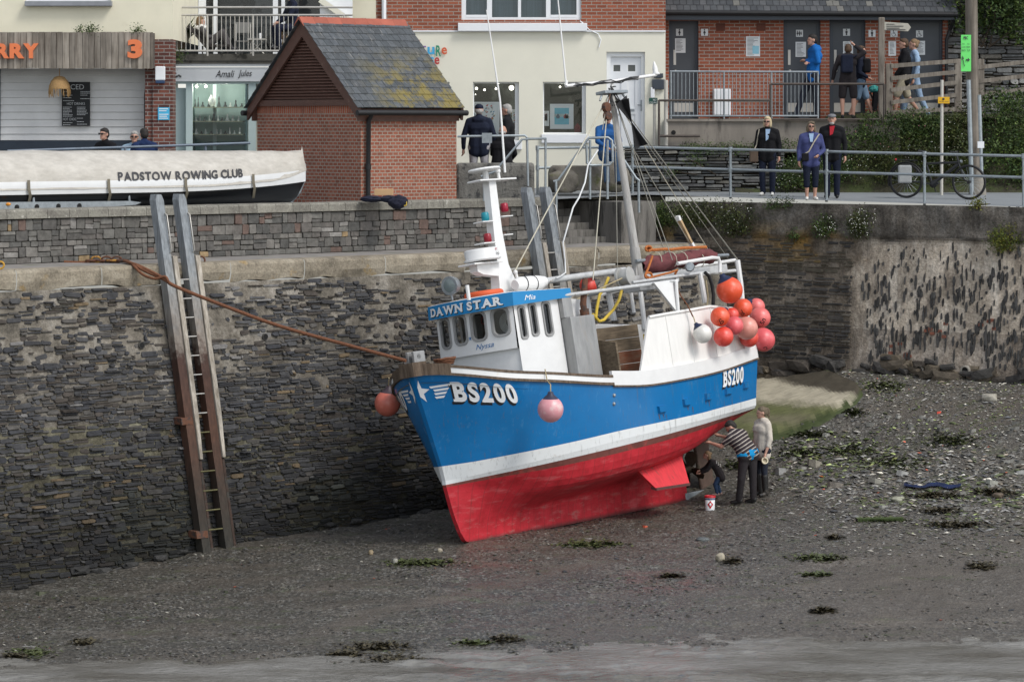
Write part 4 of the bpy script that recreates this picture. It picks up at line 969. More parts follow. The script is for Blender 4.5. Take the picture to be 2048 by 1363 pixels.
 vs, fs = text2d('Mia', 1, .0, .35); q = MB(); W = max(v[0] for v in vs); q.add([on_band(2.37 + x / W * .30, .28 + y * .58, .006) for x, y in vs], fs); q.build('small_name', m_let, rf)
 vs, fs = text2d('Nyssa', 1, .0, .35); q = MB(); W = max(v[0] for v in vs); q.add([ff(.10 + x / W * .38, 3.255 + y * .13 + x / W * .012, -.006) for x, y in vs], fs)
 st = [(-.005 + math.cos(R(90 + 36 * i)) * (.04 if i % 2 == 0 else .016), 3.47 + math.sin(R(90 + 36 * i)) * (.045 if i % 2 == 0 else .018)) for i in range(10)]
 q.add([ff(-.005, 3.47, -.006)] + [ff(x, z, -.006) for x, z in st], [(0, i + 1, (i + 1) % 10 + 1) for i in range(10)]); q.build('painted_name', mat('blue script', (.02, .14, .36), .5, bump=0), whs)
 return whs, rf
wheel, roof = wheelhouse()
# ---- casing and exhaust behind the wheelhouse
m_steel = mat('dull stainless steel', (.33, .33, .325), .42, .35, var=.25, vs=5, bump=.08, bs=20, col2=(.25, .22, .19), lo=.55, hi=.75, s2=2.5, stretch=(2, 2, .5))
bows('engine_casing', m_white, lambda mb: (mb.prism([b(2.29, .80, 2.3), b(3.12, .80, 2.3), b(3.12, .80, 3.90), b(2.62, .80, 3.95), b(2.29, .80, 3.9)], (0, .05, 0)), mb.box((2.29, -.75, 2.3), (2.6, .7, 3.2))))
def f(mb):
 mb.bbox((2.30, -1.12, 2.3), (2.98, -.82, 3.60), .02); mb.bbox((2.29, -1.0, 3.6), (2.55, -.82, 3.95), .01)
cab = bows('steel_locker', m_steel, f)
bows('exhaust_pipe', m_rust, lambda mb: (mb.tube([b(2.92, .96, 3.55), b(2.90, .96, 3.8), b(3.05, .96, 4.2), b(3.07, .96, 4.25)], [.055, .06, .055, .05], 12), mb.tube([b(2.91, .96, 3.6), b(2.91, .96, 3.72)], .085, 12)), cab)
bows('latch', m_rust, lambda mb: (mb.box((2.98, -.87, 3.5), (3.04, -.855, 3.66)), mb.box((2.98, -.87, 3.02), (3.1, -.855, 3.08))))
# fish pound boards
m_board = mat_wood('pound boards', (.10, .075, .05), (.20, .155, .105), (2, 6, 16))
m_board2 = mat_wood('red stained boards', (.16, .045, .02), (.17, .10, .065), (2, 4, 10))
def f(mb):
 for i in range(5): mb.bbox((3.1, -.32, 2.2 + .235 * i), (5.2, -.28, 2.2 + .235 * i + .228), .008, 0 if i in (4, 3) else 1, M=Matrix.Translation((0, 0, .0)))
bows('pound_boards', [m_board, m_board2], f)
bows('pound_boards', [m_board], lambda mb: mb.prism([b(3.16, .3, 2.3), b(3.16, 1.35, 2.3), b(3.16, 1.35, 3.05), b(3.16, .3, 3.3)], (.05, 0, 0)))
bows('stanchion', m_galv, lambda mb: mb.tube([b(3.42, .62, 2.3), b(3.42, .62, 3.25)], .04))
# ---- forward mast with radar
def f(mb):
 prof = [(4.1, 1.66, 2.40, .11), (4.35, 1.72, 2.2, .10), (4.7, 1.76, 2.06, .09), (5.3, 1.80, 2.03, .08), (6.22, 1.88, 2.07, .07)]
 vs = []
 for w_, ua, ub, hv in prof: vs += [b(ua, hv, w_), b(ub, hv, w_), b(ub, -hv, w_), b(ua, -hv, w_)]
 fs = [(4*i+j, 4*i+(j+1)%4, 4*i+4+(j+1)%4, 4*i+4+j) for i in range(len(prof)-1) for j in range(4)] + [(16, 17, 18, 19)]
 mb.add(vs, [f_[::-1] for f_ in fs])
mast = bows('radar_mast', m_white, f)
def f(mb):
 mb.prism([b(1.80, .09, 4.5), b(1.34, .09, 4.56), b(1.2, .09, 4.62), b(1.2, .09, 4.74), b(1.80, .09, 4.75)], (0, .18, 0)); mb.bbox((1.02, -.2, 4.74), (1.8, .2, 4.77), .008)
bows('radar_bracket', m_white, f, mast)
def f(mb): mb.lathe([(.31, 0), (.335, .02), (.335, .04), (.30, .05), (.31, .19), (.29, .215), (.05, .225)], b(1.45, .02, 4.80), (0, 0, 1), 28)
rad = bows('radar_scanner', m_white, f, mast)
mb = MB(); put_text(mb, 'ico', b(1.49, .36, 4.91), b(.16, 0, 0), b(0, 0, 1), height=.07, bold=.0, thick=.002)
vv = [(Vector((1.45, -.02, 0)) + Vector((math.cos(t_ + R(-90)), math.sin(t_ + R(-90)), 0)) * .318) for t_ in [0]]
mb2 = MB(); vs, fs = text2d('ico', 1, .0, 0); W = max(v[0] for v in vs)
mb2.add([Vector((1.45 + math.sin(R(6 + x / W * 28)) * .317, -.02 - math.cos(R(6 + x / W * 28)) * .317, 4.875 + y * .085)) for x, y in vs], fs); mb2.build('radar_lettering', m_let_k, mast)
mb2 = MB(); mb2.tube([Vector((1.45 + math.sin(R(7)) * .319 + math.cos(t_) * .018, -.02 - math.cos(R(7)) * .319, 4.975 + math.sin(t_) * .018)) for t_ in np.linspace(0, 2 * math.pi, 10)[:-1]], .004, 5, closed=True); mb2.build('radar_ring', mat('red ink', (.5, .03, .05), .5), mast)
def f(mb):
 mb.bbox((1.55, -.16, 6.21), (2.55, .16, 6.24), .008); mb.tube([b(1.9, 0, 6.2), b(1.9, 0, 6.44)], .05); mb.lathe([(.28, 0), (.30, .02), (.28, .05), (.05, .06)], b(1.88, 0, 6.40), (0, 0, 1), 20)
 mb.tube([b(2.25, 0, 6.2), b(2.25, 0, 6.36)], .03); mb.ball(b(2.25, 0, 6.39), .05); mb.bbox((1.5, -.12, 5.2 + .28), (1.8, .12, 5.5), .006); mb.bbox((2.05, -.12, 5.55), (2.35, .12, 5.57), .006)
 mb.bbox((1.45, -.12, 5.1 - .0), (1.78, .12, 5.12), .006); mb.bbox((2.05, -.1, 5.22), (2.3, .1, 5.24), .006)
bows('light_platform', m_white, f, mast)
for c_, p_ in (((.01, .22, .28), b(1.66, .05, 5.58)), ((.30, .01, .03), b(2.22, .05, 5.72)), ((.25, .01, .02), b(1.64, .05, 5.2))):
 bows('navigation_light', mat('lens %.2f' % c_[0], c_, .3), lambda mb: mb.lathe([(.05, -.08), (.07, -.06), (.07, .06), (.05, .08)], p_, (0, 0, 1), 12), mast)
bows('whip_aerial', m_white, lambda mb: mb.tube([BL(1010, 345, 0), BL(1000, 200, 0), BL(973, 20, 0)], [.022, .018, .01], 8), mast)
bows('roof_rail', m_white, lambda mb: (mb.tube([BL(934, 570, .3), BL(938, 600, .3)], .035), mb.tube([BL(1032, 545, .3), BL(1040, 585, .3)], .025), mb.ball(BL(1031, 544, .3), .04)), roof)
def f(mb):
 c = BL(900, 571, -.2); ax = (b(-1, .15, -.05)); mb.lathe([(.06, -.2), (.14, -.13), (.165, -.02), (.165, .03)], c, ax, 20, 0); mb.lathe([(.16, .0), (.15, .02), (.10, .035), (.0, .04)], c, ax, 20, 1); mb.tube([c - Vector((0, 0, .15)), BL(905, 600, -.2)], .02)
bows('searchlight', [m_galv, mat('lamp glass', (.18, .22, .22), .08)], f, roof)
lf_ = bows('liferaft', m_white, lambda mb: mb.tube([BL(1030, 570, .35), BL(1038, 568, .35), BL(1075, 566, .35), BL(1088, 563, .35)], [.09, .13, .14, .10], 16), roof)
bows('strap', m_black, lambda mb: [mb.tube([Vector((BL(px, 567, .35).x, BL(px, 567, .35).y + .143 * math.cos(t_), BL(px, 567, .35).z + .143 * math.sin(t_))) for t_ in np.linspace(0, 2 * math.pi, 16)[:-1]], .008, 5, closed=True) for px in (1045, 1065)], lf_)
bows('lifering', mat('orange lifebuoy', (.62, .10, .03), .6, var=.1), lambda mb: mb.tube([Vector((1.2 + .3 * math.cos(t_), -.15 + .3 * math.sin(t_), 4.21)) for t_ in np.linspace(0, 2 * math.pi, 24)[:-1]], .055, 10, closed=True), roof)
# ---- after mast, gantry and rigging
m_sparp = mat('weathered spar', (.40, .39, .37), .7, var=.3, vs=6, bump=.3, bs=40, col2=(.22, .20, .18), lo=.55, hi=.7, stretch=(6, 6, .6))
amast = bows('after_mast', m_sparp, lambda mb: (mb.tube([b(5.86, 0, 4.2), b(5.87, 0, 4.8)], [.10, .10], 14), mb.tube([b(5.87, 0, 4.8), b(5.88, 0, 7.8)], [.085, .055], 14), mb.prism([b(5.62, .05, 4.05), b(6.1, .05, 4.05), b(5.95, .05, 4.5), b(5.8, .05, 4.5)], (0, .1, 0))))
bows('yard', m_white, lambda mb: (mb.tube([BL(1132, 172, 0), BL(1222, 163, 0), BL(1312, 150, 0)], .032, 8), mb.tube([BL(1132, 172, 0), BL(1133, 162, 0)], .03), mb.tube([BL(1224, 182, 0), BL(1224, 160, 0)], .03), mb.lathe([(.07, 0), (.08, .02), (.05, .06), (.05, .14), (.03, .2), (.015, .26)], BL(1312, 150, 0), (0, 0, 1), 12)), amast)
bows('whip_aerial', m_white, lambda mb: mb.tube([BL(1132, 165, 0), BL(1113, -30, 0)], [.018, .011], 8), amast)
bows('mast_cap', m_galv, lambda mb: (mb.bbox((5.55, -.12, 7.74), (6.25, .12, 7.80), .01), mb.tube([b(5.6, 0, 7.76), b(5.5, 0, 7.62)], .02), mb.tube([b(6.2, 0, 7.76), b(6.33, 0, 7.6)], .02)), amast)
bows('rusty_block', m_rust, lambda mb: (mb.lathe([(.05, -.05), (.1, -.04), (.1, .04), (.05, .05)], BL(1213, 215, .1), (0, 1, 0), 12), mb.lathe([(.05, -.05), (.09, -.04), (.09, .04), (.05, .05)], BL(1215, 232, .1), (0, 1, 0), 12), mb.tube([BL(1216, 205, .1), BL(1222, 183, .1)], .012)), amast)
def f(mb):      # cable bundle on the yard
 rr = random.Random(6)
 for k in range(4):
  mb.tube([BL(1150 + 18 * i + rr.uniform(-4, 4), 170 - 1.9 * i + rr.uniform(-4, 6), .05) for i in range(8)], .009, 5)
 for i in range(7): mb.tube([b(5.86 + rr.uniform(-.12, .12), .05, 7.8 + rr.uniform(-.1, .1)) for j in range(3)] + [b(5.9 + rr.uniform(-.3, .3), .08, 7.5)], .012, 5)
bows('cable_bundle', m_black, f, amast)
# day shape: two black plates tip to tip
def f(mb):
 c = BL(1263, 245, .25); up_, dn = BL(1243, 200, .25) - c, BL(1282, 292, .25) - c
 for d_ in (up_, dn):
  d = Vector(d_); s1 = Vector((d.z, 0, -d.x)).normalized() * .2; s2 = Vector((0, .17, 0))
  mb.prism([c, c + d + s1, c + d - s1], (0, .012, 0)); mb.prism([c + Vector((.006, 0, 0)), c + d + s2, c + d - s2], (.012, 0, 0))
bows('day_shape', m_black, f, amast)
m_line = mat('grey rigging', (.28, .27, .23), .8, var=.2); m_line2 = mat('pale rope', (.48, .45, .36), .8, var=.2); m_hose = mat('white conduit', (.62, .63, .63), .4)
for (p, q, m, r_) in (((1218, 190, 0), (1028, 545, .2), m_line2, .013), ((1226, 190, 0), (1475, 520, -.6), m_line, .009), ((1226, 190, 0), (1478, 522, .4), m_line, .009), ((1226, 192, 0), (1455, 515, -.8), m_line, .008), ((1228, 192, 0), (1345, 520, .9), m_line, .009),
      ((1213, 235, .1), (1186, 560, .3), m_line2, .012), ((1230, 200, 0), (1330, 505, .2), m_line, .009), ((1232, 200, 0), (1420, 505, -.2), m_line2, .009), ((1225, 200, 0), (1232, 330, .3), m_line, .008), ((1232, 330, .3), (1235, 540, .3), m_line, .008), ((1215, 195, 0), (1205, 260, .2), m_line, .008), ((1268, 300, .2), (1385, 495, .2), m_line, .009)):
 bows('stay', m, lambda mb: mb.tube([BL(*p), BL(*q)], r_, 5), amast)
bows('conduit', m_hose, lambda mb: mb.tube([BL(x, y, .1) for x, y in ((1196, 300), (1176, 330), (1170, 365), (1158, 395), (1146, 415), (1136, 450), (1126, 485), (1130, 520), (1131, 545), (1120, 553), (1112, 556))], .016, 6), amast)
bows('wooden_batten', mat_wood('batten wood', (.38, .26, .14), (.55, .4, .24), (9, 9, 3)), lambda mb: mb.slab(BL(1357, 436, .2), BL(1384, 490, .2), .075, (0, 1, 0), .05), amast)
bows('batten_end', m_white, lambda mb: (mb.slab(BL(1355, 432, .2), BL(1358, 441, .2), .085, (0, 1, 0), .06), mb.slab(BL(1382, 486, .2), BL(1387, 496, .2), .085, (0, 1, 0), .06)), amast)
m_pipe = mat('grey painted pipe', (.47, .48, .48), .45, var=.2, vs=10, bump=.1, col2=(.25, .2, .16), lo=.64, hi=.72, s2=7)
gant = bows('gantry', m_pipe, lambda mb: (
 mb.tube([BL(1088, 562, 0), BL(1250, 540, 0)], .06, 12), mb.tube([BL(1118, 592, .95), BL(1348, 562, 1.35)], .035, 10), mb.slab(BL(1262, 560, .5), BL(1452, 535, .5), .14, (0, 0, 1), .06), mb.tube([BL(1265, 565, .9), BL(1405, 545, .9)], .03, 8),
 mb.tube([b(5.86, .0, 4.1), b(5.86, .9, 4.08)], .05), mb.tube([b(5.86, .0, 4.1), b(5.86, -1.3, 4.1)], .05), mb.bbox((5.6, -.2, 3.98), (6.15, .2, 4.08), .01)))
bows('gantry_post', m_white, lambda mb: (mb.tube([BL(1352, 562, 1.42), BL(1357, 625, 1.42)], .03), mb.tube([b(7.3, -1.15, 3.3), b(7.35, -1.15, 4.55)], .05), mb.tube([b(5.86, -1.3, 2.4), b(5.86, -1.3, 4.1)], .05), mb.tube([BL(1400, 545, .9), BL(1410, 605, .9)], .05), mb.tube([BL(1216, 580, -.8), BL(1228, 640, -.8)], .06), mb.tube([BL(1260, 570, -.9), BL(1268, 625, -.9)], .035)), gant)
bows('gantry_rail', m_white, lambda mb: (mb.tube([BL(1355, 527, .8), BL(1425, 515, .8), BL(1437, 516, .8), BL(1440, 527, .8), BL(1440, 545, .8)], .035, 8), mb.tube([BL(1360, 537, -.9), BL(1470, 520, -.9), BL(1475, 530, -.9), BL(1480, 545, -.9)], .035, 8), mb.tube([BL(1405, 548, .8), BL(1470, 541, -.9)], .035, 8), mb.tube([BL(1475, 520, .9), BL(1482, 570, .9), BL(1488, 640, .9)], .05, 8), mb.tube([BL(1200, 590, -.8), BL(1262, 575, -.9)], .03)), gant)
bows('gusset_plate', m_white, lambda mb: mb.prism([BL(1308, 565, 1.36), BL(1356, 558, 1.36), BL(1358, 628, 1.40)], (0, .05, 0)), gant)
bows('line_drum', mat('drum grey', (.45, .45, .43), .5, .3), lambda mb: (mb.lathe([(.17, -.02), (.18, 0), (.17, .02)], BL(1260, 552, .7), (.2, -1, 0), 20), mb.lathe([(.14, -.16), (.15, -.08), (.14, 0)], BL(1258, 552, .7), (.2, -1, 0), 20, 0), mb.lathe([(.18, -.2), (.18, -.16)], BL(1257, 552, .7), (.2, -1, 0), 20)), gant)
bows('work_light', m_galv, lambda mb: mb.lathe([(.05, -.08), (.085, -.05), (.09, .05), (.07, .07)], BL(1379, 534, 1.0), (-.7, -.7, 0), 12), gant)
m_hy = mat('yellow hose', (.62, .44, .05), .5, var=.15)
bows('air_hose', m_hy, lambda mb: (mb.tube([BL(x, y, .2) for x, y in ((1217, 555), (1209, 575), (1199, 590), (1194, 615), (1191, 640))], .028, 7), mb.tube([BL(x, y, .25) for x, y in ((1243, 563), (1243, 582), (1238, 600), (1226, 620), (1207, 640), (1198, 642), (1185, 628))], .028, 7), mb.tube([BL(x, y, 1.2) for x, y in ((1289, 668), (1290, 680), (1293, 690), (1294, 700))], .03, 7)), gant)
bows('black_cable', m_black, lambda mb: mb.tube([BL(x, y, 1.0) for x, y in ((1410, 545), (1418, 552), (1424, 570), (1427, 590), (1426, 612))], .035, 7), gant)
# furled mizzen
def f(mb):
 n = 26; rows = []; rr = random.Random(9); A, B_ = BL(1285, 527, .1), BL(1432, 503, .1); d = B_ - A
 for i in range(n + 1):
  t_ = i / n; c = A + d * t_ + Vector((0, 0, -.05 + .02 * math.sin(t_ * 19))); ra = .17 * (1 - .35 * t_) * (.75 + .45 * float(vn(t_ * 11, 3, 4))) * (min(1, t_ * 9 + .35)) * min(1, (1 - t_) * 10 + .3)
  rows.append([c + Vector((0, math.cos(th) * ra * (1 + .22 * math.sin(3 * th + t_ * 17)), math.sin(th) * ra * 1.05 * (1 + .18 * math.sin(4 * th + t_ * 23)))) for th in np.linspace(0, 2 * math.pi, 21)])
 mb.grid(rows)
sail = bows('furled_sail', mat('maroon sailcloth', (.145, .042, .045), .85, var=.35, vs=7, bump=.4, bs=25), f)
bows('boom', m_galv, lambda mb: mb.tube([BL(1272, 522, .1), BL(1456, 510, .1)], .035, 8), sail)
bows('sail_tie', m_line2, lambda mb: [mb.tube([Vector((BL(px, 520, .1).x, BL(px, 520, .1).y + .165 * math.cos(t_), BL(px, 520, .1).z + .16 * math.sin(t_))) for t_ in np.linspace(0, 2 * math.pi, 12)[:-1]], .01, 5, closed=True) for px in (1310, 1340, 1362, 1395)], sail)
bows('orange_rope', mat('orange rope', (.42, .13, .03), .8, var=.3, vs=25, bump=.5, bs=60), lambda mb: (mb.tube([BL(x, y, .6) for x, y in ((1292, 496), (1306, 500), (1330, 498), (1342, 499), (1365, 496), (1412, 494))], .03, 7), mb.tube([BL(x, y, .75) for x, y in ((1305, 512), (1297, 535), (1290, 550), (1300, 556), (1312, 552), (1340, 545), (1355, 540), (1350, 548))], .022, 6), [mb.tube([BL(1297 + 7 * math.cos(t_ * 2 + k), 551 + 6 * math.sin(t_ * 2.0 + k), .7 + .04 * k) for t_ in np.linspace(0, 3, 9)], .022, 6) for k in range(3)], [mb.tube([BL(1297 + 6 * math.cos(t_ * 2 + k), 497 + 5 * math.sin(t_ * 2.0 + k), .6 + .04 * k) for t_ in np.linspace(0, 3, 9)], .022, 6) for k in range(3)]), gant)
bows('tackle_rope', m_brown_rope, lambda mb: mb.tube([BL(1350, 565, 1.38), BL(1362, 592, 1.43), BL(1375, 610, 1.5), BL(1386, 633, 1.52)], .014, 6), gant)
bows('guard_rail', m_rope, lambda mb: (mb.tube([BL(1412, 560, 1.1), BL(1416, 590, 1.1), BL(1414, 615, 1.1)], .015, 6), mb.tube([BL(1130, 610, .3), BL(1225, 565, .6), BL(1262, 548, .7)], .014, 6)), gant)
# bow fittings
bows('bow_roller', m_steel, lambda mb: (mb.bbox((-.78, -.1, 3.14), (-.5, -.04, 3.36), .01), mb.bbox((-.78, .04, 3.14), (-.5, .10, 3.36), .01), mb.tube([(-.66, -.1, 3.27), (-.66, .1, 3.27)], .05)))
def f(mb):
 c = BL(890, 724, .35); rr = random.Random(3)
 for k in range(4): mb.tube([c + Vector((math.cos(t_) * (.14 + .02 * k), math.sin(t_) * (.12 + .015 * k), -.03 + .028 * k + rr.uniform(-.008, .008))) for t_ in np.linspace(0, 2 * math.pi, 18)[:-1]], .022, 6, closed=True)
bows('coiled_rope', m_brown_rope, f)
# ------------------------------------------------------------------ buildings and quay furniture (built in world coordinates, each under its own root)
AUTO = {}
def thingw(name, label, cat, base, group=None):
 o = thing(name, label, cat, base, 0, group); AUTO[o.name] = Vector(base); return o
def part(name, m, par, fn, label=None):
 """a mesh given in world coordinates, parented under a root (or a part) placed elsewhere"""
 mb = MB(); fn(mb); off = AUTO[par.name]; mb.v = [(x - off.x, y - off.y, z - off.z) for x, y, z in mb.v]
 for q in (pieces(mb) if name in SPLIT else [mb]):
  o = q.build(name, m, par); AUTO[o.name] = off
  if label: o['label'] = label
 return o
def solo(name, m, label, cat, base, fn, group=None):
 mb = MB(); fn(mb); base = Vector(base); mb.v = [(x - base.x, y - base.y, z - base.z) for x, y, z in mb.v]
 o = mb.build(name, m, None, base); AUTO[o.name] = base; tag(o, label, cat, group); return o
def fac(Y):
 def pos(px, z, bk): p = P(px, -z, Y); return Vector((p.x, p.y + bk, p.z))
 return pos
def pbox(mb, Y, x0, y0, x1, y1, proud, back=0, mi=0, col=(1, 1, 1), bev=0):
 """box on a frontal plane: pixel rectangle, 'proud' metres in front and 'back' behind it"""
 a, b_ = P(x0, y1, Y), P(x1, y0, Y); lo, hi = (a.x, Y - proud, a.z), (b_.x, Y + back, b_.z)
 (mb.bbox(lo, hi, bev, mi, col) if bev else mb.box(lo, hi, mi, col))
def ptext(mb, Y, s, x0, x1, yb, yt, proud, bold=.0, mi=0, shear=0):
 put_text(mb, s, P(x0, yb, Y) - Vector((0, proud, 0)), (1, 0, 0), (0, 0, 1), (x1 - x0) * Y / F, (yb - yt) * Y / F, bold, shear, .003, mi)
m_cream = mat('cream render', (.72, .68, .53), .85, var=.07, vs=2, bump=.15, bs=50, col2=(.60, .55, .42), lo=.62, hi=.8, s2=2.5)
m_pale = mat('pale cream render', (.73, .71, .60), .85, var=.05, vs=1.5, bump=.15, bs=60, col2=(.66, .63, .52), lo=.6, hi=.8, s2=2)
m_pvc = mat('white window plastic', (.76, .78, .80), .35, var=.03, bump=0)
m_brick = mat_brick('red brick', (.23, .068, .038), (.35, .11, .062), (.31, .27, .23), .225, .076, .010, (.16, .08, .06), .25)
m_brick_d = mat_brick('purple brick', (.09, .035, .03), (.20, .07, .048), (.25, .23, .21), .225, .075, .010)
m_slate_blue = mat('navy grey paint', (.045, .055, .07), .45, var=.08, bump=.04)
m_letter_g = mat('dark grey lettering', (.05, .05, .055), .6, bump=0)
m_paper = mat('notice paper', (.66, .68, .68), .7, var=.04, bump=0)
m_lamp = mat_emit('shop lamp', (1, .93, .8), 3.5)
m_room = mat('shop interior', (.055, .06, .052), .9, var=.5, vs=1.5, bump=0, col2=(.10, .11, .10), lo=.5, hi=.6, s2=2)
# ---- cream shop with brick upper floor
def gift_shop():
 Y = 66.; f = fac(Y); base = P(1040, 376, Y)
 r = thingw('shop_building', 'cream rendered shop with red brick upper storey and white door', 'shop', base)
 wins = [(800, 899, -268, -164), (946, 1038, -281, -164), (1086, 1172, -268, -164)]
 door = (1213, 1290, -300, -104)
 part('wall', m_pale, r, lambda mb: wall_open(mb, f, 752, 1331, -405, -62, wins + [door], .14))
 part('wall', m_brick, r, lambda mb: (wall_open(mb, lambda a, z, bk: f(a, z, bk - .02), 752, 1331, -62, 140, [(923, 1162, -40, 140)], .1), mb.quad(f(1331, -405, 0), f(1331, -405, 8), f(1331, 140, 8), f(1331, 140, 0))))
 part('wall', m_cream, r, lambda mb: pbox(mb, Y, 704, -140, 752, 62, .05))
 part('downpipe', m_pvc, r, lambda mb: mb.tube([P(768, -140, Y - .1), P(768, 60, Y - .1)], .05))
 part('string_course', m_pvc, r, lambda mb: pbox(mb, Y, 752, 61, 1331, 64, .035))
 # upper window
 w_ = part('window', m_pvc, r, lambda mb: ([pbox(mb, Y + .05, a, -140, c, 40, .03, .04) for a, c in ((923, 932), (974, 984), (1036, 1042), (1092, 1101), (1153, 1162))], pbox(mb, Y + .05, 932, 35, 1153, 40, .028, .04), [pbox(mb, Y + .05, a, 30, c, 35, .034, .03) for a, c in ((932, 974), (1101, 1153))]))
 part('pane', m_glass, w_, lambda mb: mb.quad(P(930, 36, Y + .07), P(1155, 36, Y + .07), P(1155, -140, Y + .07), P(930, -140, Y + .07)))
 part('blind', mat('grey blue curtain', (.20, .25, .28), .8, var=.2, vs=3, stretch=(12, 1, .2)), w_, lambda mb: mb.quad(P(920, 50, Y + .3), P(1165, 50, Y + .3), P(1165, -140, Y + .3), P(920, -140, Y + .3)))
 part('sill', m_pvc, r, lambda mb: pbox(mb, Y, 916, 47, 1174, 63, .14, .0, bev=.01))
 # ground-floor windows with a lit room behind
 for i, (a, c, z0, z1) in enumerate(wins):
  fr = part('window', m_pvc, r, lambda mb: (pbox(mb, Y + .12, c - 8, -z1, c, -z0, .0, .05), pbox(mb, Y + .12, a, -z1, c - 8, -z1 + 3, .0, .05), pbox(mb, Y + .12, a, -z0 - 3, c - 8, -z0, 0, .05), pbox(mb, Y + .12, a, -z1 + 3, a + 2, -z0 - 3, 0, .05)))
  part('pane', m_glass, fr, lambda mb: mb.quad(P(a, -z0, Y + .15), P(c, -z0, Y + .15), P(c, -z1, Y + .15), P(a, -z1, Y + .15)))
  part('sill', m_pvc, r, lambda mb: pbox(mb, Y, a - 3, -z0 + .4, c + 6, -z0 + 18, .07, 0, bev=.01))
 part('shop_room', m_room, r, lambda mb: (mb.quad(P(760, 300, Y + 2.4), P(1200, 300, Y + 2.4), P(1200, 140, Y + 2.4), P(760, 140, Y + 2.4)), mb.quad(P(760, 285, Y + .2), P(1200, 285, Y + .2), P(1200, 285, Y + 2.4), P(760, 285, Y + 2.4)), mb.quad(P(760, 150, Y + .2), P(760, 150, Y + 2.4), P(1200, 150, Y + 2.4), P(1200, 150, Y + .2)), mb.quad(P(1180, 300, Y + .2), P(1180, 300, Y + 2.4), P(1180, 140, Y + 2.4), P(1180, 140, Y + .2)), mb.quad(P(925, 300, Y + .2), P(925, 140, Y + .2), P(925, 140, Y + 2.4), P(925, 300, Y + 2.4)), mb.quad(P(1062, 300, Y + .2), P(1062, 140, Y + .2), P(1062, 140, Y + 2.4), P(1062, 300, Y + 2.4))))
 for px, py, rr, d in ((1023, 176, .055, .8), (953, 177, .03, 1.0), (969, 180, .025, 1.2), (992, 178, .022, 1.4), (951, 189, .012, 1.8), (1120, 174, .022, 1.)):
  part('spotlight', m_lamp, r, lambda mb: mb.ball(P(px, py, Y + d), rr, 8))
 # door
 Yd = Y + .13
 fr = part('door_frame', m_pvc, r, lambda mb: (pbox(mb, Yd, 1213, 104, 1221, 300, .05, .05), pbox(mb, Yd, 1284, 104, 1290, 300, .05, .05), pbox(mb, Yd, 1221, 104, 1284, 113, .05, .05)))
 dr = part('door', mat('white door leaf', (.73, .75, .77), .4, var=.03, bump=0), r, lambda mb: (wall_open(mb, lambda a, z, bk: f(a, z, bk + .15), 1221, 1284, -300, -113, [(1227, 1241, -143, -130), (1256, 1271, -143, -130), (1228, 1243, -215, -158), (1256, 1271, -215, -158), (1228, 1243, -284, -228), (1256, 1271, -284, -228)], .025), [mb.quad(P(a, d, Yd + .045), P(c, d, Yd + .045), P(c, b_, Yd + .045), P(a, b_, Yd + .045)) for a, c, b_, d in ((1228, 1243, 158, 215), (1256, 1271, 158, 215), (1228, 1243, 228, 284), (1256, 1271, 228, 284))]))
 for a, c in ((1227, 1241), (1256, 1271)):
  part('door_light', mat('grey door glass', (.08, .09, .09), .1, var=.1, bump=0), dr, lambda mb: mb.quad(P(a, 143, Yd + .04), P(c, 143, Yd + .04), P(c, 130, Yd + .04), P(a, 130, Yd + .04)))
 part('handle', m_galv, dr, lambda mb: (pbox(mb, Yd + .02, 1281, 200, 1284, 222, .02, .0), mb.tube([P(1283, 210, Yd - .03), P(1275, 210, Yd - .03)], .012)))
 part('letter_box', m_galv, dr, lambda mb: pbox(mb, Yd + .02, 1257, 218, 1269, 223, .012, 0))
 # coloured sign letters
 cols = {'p': (.25, .12, .33), 'b': (.05, .35, .62), 'g': (.02, .25, .14), 'o': (.62, .12, .05), 'r': (.45, .05, .05)}
 for ch, x0, x1, y0, y1, c in (('T', 843, 852, 109, 92, 'p'), ('u', 855, 869, 109, 94, 'b'), ('R', 872, 882, 113, 91, 'g'), ('e', 883, 894, 109, 95, 'o'), ('s', 858, 868, 129, 114, 'b'), ('e', 869, 879, 129, 115, 'r'), ('T', 830, 842, 84, 80, 'r')):
  part('sign_letter', mat('letter ' + c, cols[c], .5, bump=0), r, lambda mb: ptext(mb, Y - .03, ch, x0, x1, y0, y1, .01, .025))
 part('cable', m_pvc, r, lambda mb: mb.tube([P(x, y, Y - .03) for x, y in ((1160, 42), (1170, 50), (1178, 60), (1196, 68), (1202, 80), (1198, 95))], .012, 5))
 return r
gift_shop()
def lamp(loc, e_):
 o = bpy.data.objects.new('shop_light', bpy.data.lights.new('shop_light', 'POINT')); o.data.energy = e_; o.data.shadow_soft_size = .1; o.data.color = (1, .93, .82); o.location = loc; link(o)
lamp(P(1000, 172, 67.2), 22); lamp(P(1125, 172, 67.2), 22); lamp(P(402, 176, 62.9), 7); lamp(P(450, 172, 63.0), 6)
